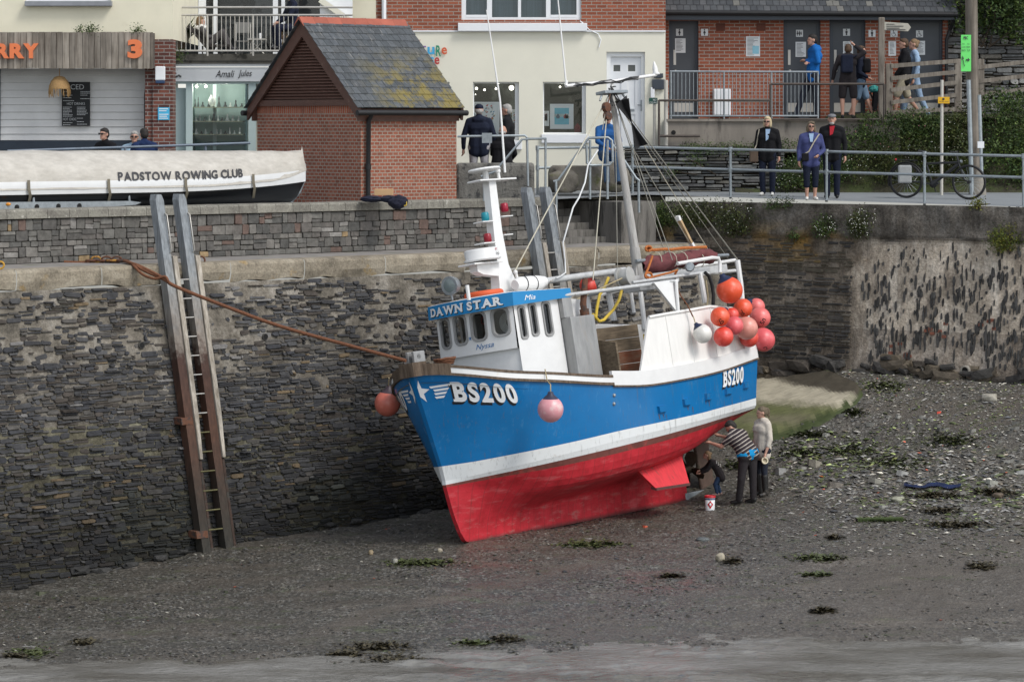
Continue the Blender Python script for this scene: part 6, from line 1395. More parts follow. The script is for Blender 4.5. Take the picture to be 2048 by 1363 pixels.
def tsign(px, py, kind, label, Y):
 r = thingw('toilet_sign', label, 'sign', P(px, py + 7, Y)); part('plate', m_paper, r, lambda mb: pbox(mb, Y, px - 7, py - 7, px + 7, py + 7, .008)); part('pictogram', m_letter_g, r, lambda mb: pictogram(mb, Y - .009, px, py, kind))
tsign(1359, 65, 'woman', 'white womens toilet sign on the leftmost grey door', Yt + .14); tsign(1409, 65, 'woman', 'white womens toilet sign on the brick beside the leftmost door', Yt)
tsign(1599, 67, 'family', 'white family toilet sign on the door behind the man in blue', Yt + .14); tsign(1693, 65, 'man', 'white mens toilet sign on the middle grey door', Yt + .14)
tsign(1744, 67, 'man', 'white mens toilet sign on the brick left of the fingerpost', Yt); tsign(1788, 67, 'chair', 'white wheelchair sign on the brick under the finger board', Yt); tsign(1839, 68, 'chair', 'white wheelchair sign on the rightmost dark door', Yt + .14)
def notice(x0, y0, x1, y1, Y, label, blue=False):
 r = thingw('paper_notice', label, 'notice', P((x0 + x1) / 2, y1, Y)); g = random.Random(x0)
 part('sheet', m_paper, r, lambda mb: pbox(mb, Y, x0, y0, x1, y1, .006))
 part('print', m_letter_g, r, lambda mb: [pbox(mb, Y - .0065, x0 + 2.5, y, x0 + 2.5 + (x1 - x0 - 5) * g.uniform(.5, 1), y + .8, .002) for y in np.arange(y0 + 3, y1 - 3, 2.6)])
 if blue: part('print', mat('pale blue print', (.25, .5, .6), .7, bump=0), r, lambda mb: pbox(mb, Y - .0065, x0 + 13, y0 + 19, x1 - 2, y1 - 5, .003))
notice(1350, 77, 1371, 106, Yt + .13, 'printed notice on the leftmost grey toilet door'); notice(1492, 73, 1520, 113, Yt, 'larger notice with pale blue print on the brick wall', True)
notice(1591, 84, 1612, 114, Yt + .13, 'printed notice on the door behind the man in blue'); notice(1686, 83, 1706, 112, Yt + .13, 'printed notice on the middle toilet door')
notice(1777, 83, 1792, 112, Yt, 'printed notice on brick behind the walking man'); notice(1830, 82, 1850, 110, Yt + .13, 'printed notice on the rightmost dark door')
wb = thingw('meter_cabinet', 'white meter cabinet low on the brick wall behind the railing', 'cabinet', P(1443, 232, Yt)); part('case', m_pvc, wb, lambda mb: pbox(mb, Yt, 1427, 178, 1461, 232, .12, 0, bev=.01)); part('door', m_pvc, wb, lambda mb: pbox(mb, Yt - .12, 1429, 181, 1459, 229, .012, 0))
# terrace, plinth
def f(mb):
 a = P(1334, 240, 65.0).x; q = [Vector((a, 65.0, TZ)), Vector((8.4, 65.0, TZ)), Vector((12, 65.8, TZ + .05)), Vector((16, 66.5, TZ + .1)), Vector((16, 80, TZ)), Vector((a, 80, TZ))]; mb.add(q, [tuple(range(6))])
o = MB(); f(o); struct(o.build('terrace', mat('terrace paving', (.22, .2, .18), .9)), 'raised pavement in front of the toilet block')
pw = thingw('terrace_wall', 'stained concrete terrace wall below the toilet railing', 'wall', P(1500, 300, 65)); part('wall', mat('stained terrace concrete', (.23, .205, .175), .9, var=.3, vs=1.5, bump=.3, bs=40, col2=(.09, .08, .07), lo=.54, hi=.7, s2=2, stretch=(2, 2, .5)), pw, lambda mb: (pbox(mb, 65., 1335, 242, 1800, 305, 0, .3), pbox(mb, 65., 1333, 238, 1800, 243, .05, .3)))
part('drain_hole', m_dark, pw, lambda mb: mb.lathe([(.05, -.01), (.05, .012)], P(1347, 265, 65.), (0, -1, 0), 12))
Yq = 65.12
railing('galvanised barred railing along the toilet terrace', [[P(x, 143, Yq), P(x, 243, Yq)] for x in (1342, 1448, 1543, 1636)], [[P(1340, 143, Yq), P(1637, 144, Yq)], [P(1340, 232, Yq), P(1637, 232, Yq)]], [(P(x, 232, Yq), P(x, 143.5, Yq)) for x in np.arange(1348, 1634, 7.8) if min(abs(x - q) for q in (1448, 1543)) > 3], P(1490, 240, Yq))
m_pipeb = mat('old brown handrail', (.085, .07, .06), .6, .2, var=.3, vs=10)
railing('brown ramp handrail with grey posts in front of the toilets', [[P(1318, 200, 64.9), P(1318, 295, 64.9)], [P(1541, 168, 64.9), P(1541, 240, 64.9)], [P(1768, 168, 64.9), P(1768, 240, 64.9)]], [[P(1318, 201, 64.9), P(1541, 201, 64.9)], [P(1541, 168, 64.9), P(1768, 168, 64.9)], [P(1318, 272, 64.9), P(1400, 272, 64.9)], [P(1541, 239, 64.9), P(1765, 239, 64.9)]], None, P(1541, 240, 64.9), m_pipeb, pr=.026)
# ---- things on the right-hand road
SY = lambda y: y
wl = thingw('slate_wall', 'low dry slate wall behind the roadside railing', 'wall', P(1420, 382, 64.6))
def f(mb):
 pal = lambda u, v, r: r.choice([(.10, .105, .105), (.14, .145, .14), (.19, .19, .18), (.08, .08, .08), (.12, .115, .10)])
 x0 = P(1250, 0, 64.6).x; x1 = P(1570, 0, 64.6).x
 stones(mb, x0, x1, 5.25, 6.28, lambda u, v, d: Vector((u, 64.6 - d * 2 + (v - 5.3) * .12, v)), (.04, .1), (.18, .75), .02, (.01, .06), pal, 61, .05, .15)
 mb.quad((x0, 64.62, 5.2), (x1, 64.62, 5.2), (x1, 64.75, 6.28), (x0, 64.75, 6.28), 1, (.18, .17, .15))
part('masonry', [m_stone, m_mortar], wl, f)
def rock(mb, c, s_, seed, mi=0, col=(1, 1, 1), sub=3, sq=.8):
 bm = bmesh.new(); bmesh.ops.create_icosphere(bm, subdivisions=sub, radius=1); g = random.Random(seed); o_ = g.uniform(0, 50)
 for v in bm.verts:
  d = .45 + 1.0 * float(fbm(v.co.x * 1.1 + o_, v.co.y * 1.1 + v.co.z * 1.3 + o_, seed, 3)); p = v.co * d
  for i in range(3): p[i] = max(-sq, min(sq, p[i]))
  v.co = Vector((c[0] + p.x * s_[0], c[1] + p.y * s_[1], c[2] + p.z * s_[2]))
 mb.bm(bm, mi, col, True)
m_rock = mat('grey boulder rock', (.165, .15, .125), .9, var=.4, vs=3, bump=.7, bs=12, col2=(.11, .115, .05), lo=.55, hi=.68, s2=3, bd=.03)
solo('boulder', m_rock, 'big rounded grey boulder the man in blue sits on', 'boulder', P(1150, 372, 63.2), lambda mb: (rock(mb, P(1162, 356, 63.2), (.66, .42, .42), 9, sub=4, sq=.62), rock(mb, P(1128, 358, 63.1), (.42, .36, .36), 4, sub=4, sq=.8)))
solo('boulder', m_rock, 'smaller flat stone beside the big boulder on the road', 'boulder', P(1220, 378, 63.4), lambda mb: rock(mb, P(1222, 356, 63.5), (.42, .28, .34), 8, sq=1.4))
solo('concrete_block', mat('rough grey concrete', (.17, .165, .15), .95, var=.4, vs=4, bump=.8, bs=18, col2=(.05, .05, .05), lo=.52, hi=.62, s2=6, bd=.03), 'long rough concrete block wall between the brick hut and steps', 'block', P(1000, 400, 60.6), lambda mb: pbox(mb, 60.6, 912, 326, 1069, 402, 0, .5, bev=.06))
m_rail = mat('galvanised handrail', (.33, .37, .39), .45, .5, var=.2, vs=10, bump=.05)
def edge_pt(px, py): # on the right road edge, slightly back from the wall face
 d = P(px, 0, 1); k = (RA.x - .2 * -RN.x); 
 t_ = 0
 # intersect the sight plane of px with the edge line
 sx = (px - 1024) / F; q = RA - RN * .3; kk = (sx * q.y - q.x) / (RD.x - sx * RD.y); return (q + RD * kk).y
posts = []; px_s = [1265, 1461, 1653, 1849, 2047, 2250]
tops = {1075: (297, 335, 388, 64.6), 1265: (297, 337, 392, edge_pt(1265, 0))}
Yp = {x: edge_pt(x, 0) for x in px_s}; Yp[1075] = 63.4
zt = lambda x: road_z(Yp[x]) + .98; zm = lambda x: road_z(Yp[x]) + .56; X = lambda x: (x - 1024) * Yp[x] / F
allp = [1075] + px_s
r_ = railing('long galvanised two-bar railing along the right harbour edge', [[Vector((X(x), Yp[x], road_z(Yp[x]) - .05)), Vector((X(x), Yp[x], zt(x) + .02))] for x in allp], [[Vector((X(x), Yp[x], zt(x))) for x in allp], [Vector((X(x), Yp[x], zm(x))) for x in allp]], None, Vector((X(1653), Yp[1653], road_z(Yp[1653]))), m_rail, pr=.028)
for x in allp: part('post_clamp', m_rail, r_, lambda mb: [mb.tube([Vector((X(x), Yp[x], z - .05)), Vector((X(x), Yp[x], z + .05))], .042, 8) for z in (zt(x), zm(x))])
rl = lambda pts, Y: [P(x, y, Y) for x, y in pts]
railing('grey tube handrail climbing from the hut corner with a hanging plate', [rl(((1054, 275), (1056, 372)), 59.9), rl(((1091, 277), (1091, 392)), 60.2), rl(((967, 352), (968, 402)), 59.2)], [rl(((915, 273), (1050, 271), (1054, 275)), 59.9), rl(((1054, 278), (1093, 277)), 60.), rl(((1056, 279), (1044, 279), (990, 343), (962, 353)), 59.5)], None, P(1054, 380, 59.9), m_rail, pr=.024)
solo('handrail_plate', m_galv, 'small square grey plate hung on the handrail by the two men', 'plate', P(974, 286, 59.8), lambda mb: pbox(mb, 59.85, 964, 266, 984, 286, .012, 0))
railing('hooped handrails either side of the quay steps behind the mast', [rl(((1180, 280), (1180, 398)), 60.4), rl(((1215, 280), (1215, 398)), 60.4), rl(((1112, 362), (1113, 440)), 59.4), rl(((1277, 362), (1278, 425)), 60.9)], [rl(((1107, 363), (1117, 360), (1171, 284), (1178, 276), (1216, 275), (1224, 281), (1226, 322), (1219, 330), (1180, 331), (1174, 326), (1173, 290)), 60.2), rl(((1222, 285), (1240, 308), (1272, 356), (1279, 362)), 60.6)], None, P(1200, 398, 60.4), m_rail, pr=.026)
railing('low blue grey rail in front of the cafe seating', [rl(((250, 294), (250, 400)), 57.5), rl(((411, 290), (411, 400)), 58.3)], [[P(15, 302, 56.6), P(250, 294.5, 57.5), P(500, 286, 58.7)]], None, P(250, 390, 57.5), mat('blue grey rail', (.13, .16, .20), .5, .3), pr=.026)
# posts and signs
m_wpost = mat('white pole', (.50, .48, .43), .6, var=.15, vs=4)
yp = thingw('parking_sign', 'thin white post with small yellow waiting sign by the parked bicycle', 'sign post', P(1883, 391, 63.2))
part('post', m_wpost, yp, lambda mb: mb.tube([P(1883, 391, 63.2), P(1884, 160, 63.2)], .034)); part('plate', mat('yellow sign', (.72, .40, .01), .5, bump=0), yp, lambda mb: pbox(mb, 63.15, 1876, 194, 1899, 207, .008, .004)); part('sign_text', m_letter_g, yp, lambda mb: (ptext(mb, 63.14, 'At any time', 1878, 1897, 205, 201.5, .004), mb.ball(P(1887, 198, 63.14), .025, 8)))
up_ = thingw('utility_pole', 'tall weathered wooden utility pole with steel supports beside the bank', 'utility pole', P(1951, 391, 63.4))
m_pole = mat_wood('weathered pole', (.12, .10, .08), (.24, .21, .175), (9, 9, .4))
part('pole', m_pole, up_, lambda mb: mb.tube([P(1952, 391, 63.4), P(1947, 200, 63.4), P(1943, -160, 63.4)], [.12, .11, .10], 12)); part('pole', m_pole, up_, lambda mb: mb.tube([P(1938, 160, 63.5), P(1936, -160, 63.5)], .07, 10))
part('steel_strap', m_rail, up_, lambda mb: (mb.tube([P(1944, 391, 63.3), P(1937, 160, 63.3)], .05, 8), mb.tube([P(1964, 391, 63.35), P(1958, 190, 63.35)], .045, 8))); part('concrete_foot', m_concrete, up_, lambda mb: mb.lathe([(.2, -.1), (.18, .1), (.12, .5)], P(1955, 390, 63.4), (0, 0, 1), 12))
part('cable_clip', m_pvc, up_, lambda mb: pbox(mb, 63.2, 1955, 283, 1968, 296, .02, .02))
gs = thingw('direction_sign', 'fluorescent green upright direction sign with black arrows on the pole', 'sign', P(1931, 143, 63.15))
part('plate', mat('fluorescent green', (.16, .75, .17), .5, var=.04, bump=0), gs, lambda mb: pbox(mb, 63.2, 1922, 70, 1942, 143, .012, .004))
part('sign_text', m_letter_g, gs, lambda mb: (ptext(mb, 63.18, 'PBC', 1927, 1936, 79, 73, .004, .04), ptext(mb, 63.18, 'TO', 1924, 1929, 90, 87, .004), ptext(mb, 63.18, 'TO', 1934, 1939, 90, 87, .004), ptext(mb, 63.18, 'LOWER', 1923, 1931, 96, 93, .004), ptext(mb, 63.18, 'FERRY', 1932.5, 1941, 96, 93, .004), ptext(mb, 63.18, 'BEACH', 1923, 1931, 103, 99, .004), ptext(mb, 63.18, 'SLIP', 1934, 1940, 103, 99, .004), mb.slab(P(1929, 133, 63.17), P(1925, 115, 63.17), .014, (1, 0, 0), .004), mb.prism([P(1924, 119, 63.175), P(1925, 111, 63.175), P(1928, 118, 63.175)], (0, -.004, 0)), mb.prism([P(1932, 118.5, 63.175), P(1936, 118.5, 63.175), P(1936, 116, 63.175), P(1940, 120, 63.175), P(1936, 124, 63.175), P(1936, 121.5, 63.175), P(1932, 121.5, 63.175)], (0, -.004, 0))))
fp = thingw('fingerpost', 'old wooden fingerpost with pale arrow board beside the wooden fence', 'signpost', P(1763, 235, 65.2))
m_oldw = mat_wood('old grey wood', (.13, .11, .09), (.28, .25, .21), (8, 8, .8)); part('post', m_oldw, fp, lambda mb: mb.bbox((P(1757, 0, 65.2).x, 65.15, TZ - .1), (P(1769, 0, 65.2).x, 65.27, P(0, 35, 65.2).z), .02))
part('finger_board', mat('worn cream board', (.42, .40, .34), .8, var=.25, vs=8), fp, lambda mb: mb.prism([P(1769, 60, 65.15), P(1816, 63, 65.15), P(1822, 55, 65.15), P(1816, 47, 65.15), P(1769, 44, 65.15)], (0, .04, 0))); part('board_text', m_letter_g, fp, lambda mb: [pbox(mb, 65.145, 1773, y, 1773 + w_, y + 1.4, .003) for y, w_ in ((48, 16), (52, 34), (56, 26), (59, 38))])
fn = thingw('wooden_fence', 'grey four-rail wooden fence sloping beside the walking man', 'fence', P(1840, 225, 65.4))
for x, y0, y1 in ((1778, 127, 232), (1916, 118, 225)): part('post', m_oldw, fn, lambda mb: pbox(mb, 65.4, x - 7, y0, x + 7, y1, .06, .06, bev=.01))
for ya, yb in ((132, 122), (157, 144), (180, 165), (205, 190), (225, 218)): part('rail', m_oldw, fn, lambda mb: mb.slab(P(1782, ya, 65.33), P(1914, yb, 65.33), .09, (0, 0, 1), .03))
fn = thingw('wooden_fence', 'grey rail fence behind the utility pole in front of the stone wall', 'fence', P(2000, 190, 65.8))
for ya, yb in ((135, 122), (163, 150), (190, 176)): part('rail', m_oldw, fn, lambda mb: mb.slab(P(1955, ya, 65.8), P(2120, yb - 6, 65.8), .09, (0, 0, 1), .03))
for x in (1962, 2110): part('post', m_oldw, fn, lambda mb: pbox(mb, 65.85, x - 6, 118, x + 6, 230, .05, .05))
sw = thingw('stone_wall', 'rough pale slate wall under the ivy at the upper right', 'wall', P(2000, 200, 67.2))
def f(mb):
 x0, x1 = P(1890, 0, 67.2).x, P(2300, 0, 67.2).x
 stones(mb, x0, x1, 6.7, 10.5, lambda u, v, d: Vector((u, 67.2 - d * 1.6, v)), (.05, .13), (.15, .6), .018, (.01, .06), lambda u, v, r: r.choice([(.16, .165, .165), (.22, .22, .21), (.30, .295, .28), (.12, .12, .12), (.19, .175, .15)]), 71, .06, .2); mb.quad((x0, 67.22, 6.6), (x1, 67.22, 6.6), (x1, 67.22, 10.6), (x0, 67.22, 10.6), 1, (.3, .29, .27))
part('masonry', [m_stone, m_mortar], sw, f)
for (x0, y0, x1, y1, m, nm, lb) in ((1304, 159, 1329, 179, m_slate_blue, 'meter_box', 'dark meter box on the cream wall right of the white door'), (1301, 175, 1309, 196, m_pvc, 'wall_box', 'slim white box with blue panel right of the white door'), (1308, 147, 1326, 156, m_slate_blue, 'wall_plate', 'small dark plate above the meter box on the cream wall')):
 solo(nm, m, lb, 'box', P((x0 + x1) / 2, y1, 65.9), lambda mb: pbox(mb, 65.98, x0, y0, x1, y1, .07, 0, bev=.01))
cs = thingw('cycling_sign', 'small dark green NO CYCLING sign on a post right of the door', 'sign', P(1308, 296, 65.2)); part('post', m_wpost, cs, lambda mb: mb.tube([P(1309, 296, 65.2), P(1309, 196, 65.2)], .035)); part('plate', mat('dark green', (.01, .07, .05), .5, bump=0), cs, lambda mb: pbox(mb, 65.16, 1298, 196, 1315, 208, .01, .004)); part('sign_text', m_let, cs, lambda mb: (ptext(mb, 65.145, 'NO', 1306, 1313, 202, 198, .004), ptext(mb, 65.145, 'CYCLING', 1299, 1314, 207, 203.5, .004)))
solo('bollard_post', m_wpost, 'plain pale pipe post at the corner of the cream shop', 'post', P(1332, 296, 65.), lambda mb: mb.tube([P(1332, 298, 65.), P(1332, 160, 65.)], .045))
# ---- things on the quay wall
bx = thingw('cardboard_box', 'flat brown cardboard box lying on the quay wall cap', 'box', P(768, 401, 57.6)); part('box', mat('cardboard', (.50, .32, .17), .8, var=.08), bx, lambda mb: mb.bbox((P(749, 0, 57.8).x, 57.7, 5.40), (P(786, 0, 57.8).x, 58.0, 5.52), .006)); part('tape', mat('parcel tape', (.42, .27, .15), .4), bx, lambda mb: mb.box((P(749, 0, 57.8).x + .02, 57.83, 5.5), (P(786, 0, 57.8).x - .02, 57.87, 5.5215)))
def cloth_lump(mb, c, s_, seed):
 bm = bmesh.new(); bmesh.ops.create_icosphere(bm, subdivisions=4, radius=1)
 for v in bm.verts:
  d = .7 + .7 * float(fbm(v.co.x * 2.2 + seed, v.co.y * 2.2 + v.co.z * 3 + seed, seed, 3)); v.co = Vector((c[0] + v.co.x * d * s_[0], c[1] + v.co.y * d * s_[1], c[2] + v.co.z * d * s_[2]))
 mb.bm(bm, 0, (1, 1, 1), True)
solo('bundled_jacket', mat('navy cloth', (.012, .014, .03), .9, var=.3, vs=14, bump=.4, bs=40), 'crumpled navy jacket hanging over the quay wall by the cardboard box', 'jacket', P(790, 410, 57.4), lambda mb: (cloth_lump(mb, P(797, 404, 57.55), (.17, .14, .13), 3), cloth_lump(mb, P(742, 398, 57.7), (.22, .12, .06), 6), cloth_lump(mb, P(778, 398, 57.7), (.2, .12, .07), 9)))
solo('rope_loop', m_gold, 'loop of yellow rope on the wall beside the navy jacket', 'rope', P(811, 408, 57.5), lambda mb: mb.tube([P(x, y, 57.5) for x, y in ((798, 399), (807, 399), (813, 403), (813, 410), (806, 412))], .012, 6))
# ladders let down the quay face
def stringer_mat():
 t = NT('ladder steel'); g_ = t.n('ShaderNodeNewGeometry'); sp = t.n('ShaderNodeSeparateXYZ'); t.l(g_.outputs['Position'], sp.inputs[0]); v = t.co('Object'); n = t.noise(v, 6, 6, .7); n2 = t.noise(t.co('Object', (3, 3, .5)), 7, 6)
 z = t.n('ShaderNodeMath', operation='MULTIPLY_ADD'); t.l(n, z.inputs[0]); z.inputs[1].default_value = 1.5; t.l(sp.outputs[2], z.inputs[2])
 mr = t.n('ShaderNodeMapRange'); mr.inputs[1].default_value = -.5; mr.inputs[2].default_value = 6; t.l(z.outputs[0], mr.inputs[0])
 c = t.ramp(mr.outputs[0], [(.1, (.034, .032, .026)), (.25, (.045, .032, .024)), (.42, (.085, .042, .027)), (.6, (.06, .032, .024)), (.66, (.22, .19, .16)), (.82, (.25, .26, .26)), (.9, (.22, .24, .255))])
 return t.out(t.mix(1., c, t.ramp(n2, [(.3, .65), (.7, 1.25)]), 'MULTIPLY'), .7, t.bump(n, .5, .02), 0, .3)
def ladder(k0, label, zbot):
 r = thingw('quay_ladder', label, 'ladder', q_pos(k0 + .2, zbot, .1)); g = random.Random(int(k0 * 10))
 m_up = mat('grey ladder channel', (.24, .26, .275), .5, .35, var=.25, vs=4, bump=.15, bs=40, stretch=(3, 3, .6)); m_tim = mat_wood('bleached timber', (.22, .19, .15), (.46, .42, .36), (12, 12, .8), .85, .5)
 m_rs = mat('rust flaked channel', (.05, .03, .022), .85, 0, var=.45, vs=7, bump=.6, bs=30, col2=(.045, .042, .036), lo=.48, hi=.6, s2=4, bd=.02)
 global m_str
 if k0 == kl: m_str = stringer_mat()
 def bar(mb, k, w_, z0, z1, d0, d1, c=(1, 1, 1), n=1):
  for i in range(n):
   za, zb = z0 + (z1 - z0) * i / n, z0 + (z1 - z0) * (i + 1) / n
   A = [q_pos(k + a, za, d) for a, d in ((-w_/2, d0), (w_/2, d0), (w_/2, d1), (-w_/2, d1))]; B_ = [q_pos(k + a, zb, d) for a, d in ((-w_/2, d0), (w_/2, d0), (w_/2, d1), (-w_/2, d1))]
   mb.add(A + B_, [(0, 3, 2, 1), (4, 5, 6, 7), (0, 1, 5, 4), (1, 2, 6, 5), (2, 3, 7, 6), (3, 0, 4, 7)], 0, c)
 for i, k in enumerate((k0, k0 + .49)):
  u = part('stringer', m_str, r, lambda mb: (bar(mb, k, .17, zbot, 5.43, .05, .24, n=1), mb.prism([q_pos(k - .085, 5.43, .05), q_pos(k + .085, 5.43, .05), q_pos(k + .05, 5.53, .05), q_pos(k - .05, 5.53, .05)], QN * .19)))
  part('grab_bar', m_ss, u, lambda mb: mb.tube([q_pos(k + .07, z, d) for z, d in ((5.2, .24), (5.17, .3), (4.55, .3), (4.5, .24))], .011, 6))
  def wood(mb):
   n = 14
   for j in range(n):
    za, zb = 4.45 + (.95 - 4.45) * j / n, 4.45 + (.95 - 4.45) * (j + 1) / n
    wj = lambda q: .115 * (1 - .35 * max(0, (q - 11) / 3)); 
    A = [q_pos(k + .09, za, .1), q_pos(k + .09 + wj(j) + .012 * float(vn(j * .9, k * 9)), za, .1), q_pos(k + .09 + wj(j) * .95, za, .26), q_pos(k + .10, za, .27)]; B_ = [q_pos(k + .09, zb, .1), q_pos(k + .09 + wj(j + 1) + .012 * float(vn((j + 1) * .9, k * 9)), zb, .1), q_pos(k + .09 + wj(j + 1) * .95, zb, .26), q_pos(k + .10, zb, .27)]
    mb.add(A + B_, [(0, 1, 5, 4), (1, 2, 6, 5), (2, 3, 7, 6), (3, 0, 4, 7)] + ([(0, 3, 2, 1)] if j == 0 else []) + ([(4, 5, 6, 7)] if j == n - 1 else []))
  part('timber_facing', m_tim, r, wood)
  part('timber_facing', m_rs, r, lambda mb: bar(mb, k + .13, .05, zbot, .95, .12, .22), 'dark rotten lower timber')
 z = zbot + .42; o = None
 while z < 4.3:
  c = (1, 1, 1); part('rung', m_ss if z > 1.6 else mat('weedy rung', (.12, .11, .05), .8), r, lambda mb: mb.tube([q_pos(k0 + .1, z, .22), q_pos(k0 + .42, z, .22)], .014, 6)); z += .33
 for z in (1.55, zbot + .3): part('bracket', m_rust, r, lambda mb: bar(mb, k0 - .06, .24, z, z + .12, .0, .25))
kl = 3.29
ladder(kl, 'steel and timber quay ladder left of the fishing boat, rusty towards its foot', gz(*q_pos(kl + .2, -.6, .2).xy) - .05)
kr = quay_uv(1070 - 20, 520)[0]
ladder(kr + .2, 'second quay ladder behind the wheelhouse, mostly hidden by the boat', .2)
# mooring rope, chain
Yc = F * (HC - ZL - .03) / (523 - HY)
bowp = BWd(812, 721, .0)
mr_ = [P(200, 525, Yc - .02), P(245, 521, Yc), P(268, 529, 52.5), P(290, 541, 52.35), P(330, 559, 52.25), P(352, 573, 52.2), P(450, 612, 52.0), P(560, 652, 51.8), P(700, 691, 51.5), Vector(bowp)]
def smooth(pts, n=6):
 out = []
 for i in range(len(pts) - 1):
  p0 = pts[max(i-1, 0)]; p1 = pts[i]; p2 = pts[i+1]; p3 = pts[min(i+2, len(pts)-1)]
  for j in range(n):
   t_ = j / n; out.append(.5 * ((2*p1) + (p2 - p0)*t_ + (2*p0 - 5*p1 + 4*p2 - p3)*t_*t_ + (3*p1 - p0 - 3*p2 + p3)*t_**3))
 return out + [pts[-1]]
solo('mooring_rope', m_brown_rope, 'rust brown mooring rope from the quay ledge to the boat bow', 'rope', P(240, 523, Yc), lambda mb: (mb.tube(smooth(mr_), .032, 8), mb.tube(smooth([P(128, 524, Yc - .02), P(160, 525, Yc), P(200, 524, Yc)]), .028, 8), mb.tube(smooth([P(250, 521, Yc), P(266, 530, 52.45), P(285, 548, 52.3), P(310, 557, 52.25), P(330, 553, 52.2), P(335, 563, 52.2), P(320, 552, 52.25), P(280, 532, 52.4), P(262, 526, 52.55), P(246, 521, Yc)]), .026, 7)))
chn = thingw('mooring_chain', 'heavy yellow and rust chain links lying on the quay ledge', 'chain', P(210, 526, Yc))
for i, x in enumerate(np.linspace(182, 244, 7)):
 m = mat('chipped yellow chain', (.42, .22, .04), .8, var=.3, vs=20, col2=(.15, .06, .03), lo=.5, hi=.6, s2=12) if i in (1, 4) else m_rust
 part('chain_link', m, chn, lambda mb: mb.tube([P(x, 524 - 2 * (i % 2), Yc - .02 - .01 * i) + Vector((math.cos(t_) * .085, math.sin(t_) * .05 * (1 - i % 2), math.sin(t_) * .05 * (i % 2) + .03)) for t_ in np.linspace(0, 2 * math.pi, 12)[:-1]], .02, 6, closed=True))
solo('mooring_ring', m_rust, 'rusty mooring ring right of the ladder top on the ledge', 'ring', P(402, 524, Yc), lambda mb: mb.tube([P(402, 526, 53.8) + Vector((math.cos(t_) * .07, 0, .05 + math.sin(t_) * .07)) for t_ in np.linspace(0, 2 * math.pi, 14)[:-1]], .018, 6, closed=True))
solo('mooring_ring', mat('yellow ring', (.5, .28, .04), .7), 'yellow painted ring at the left end of the ledge', 'ring', P(2, 535, 51), lambda mb: mb.tube([P(1, 530, 51) + Vector((math.cos(t_) * .06, 0, math.sin(t_) * .06)) for t_ in np.linspace(0, 2 * math.pi, 14)[:-1]], .018, 6, closed=True))
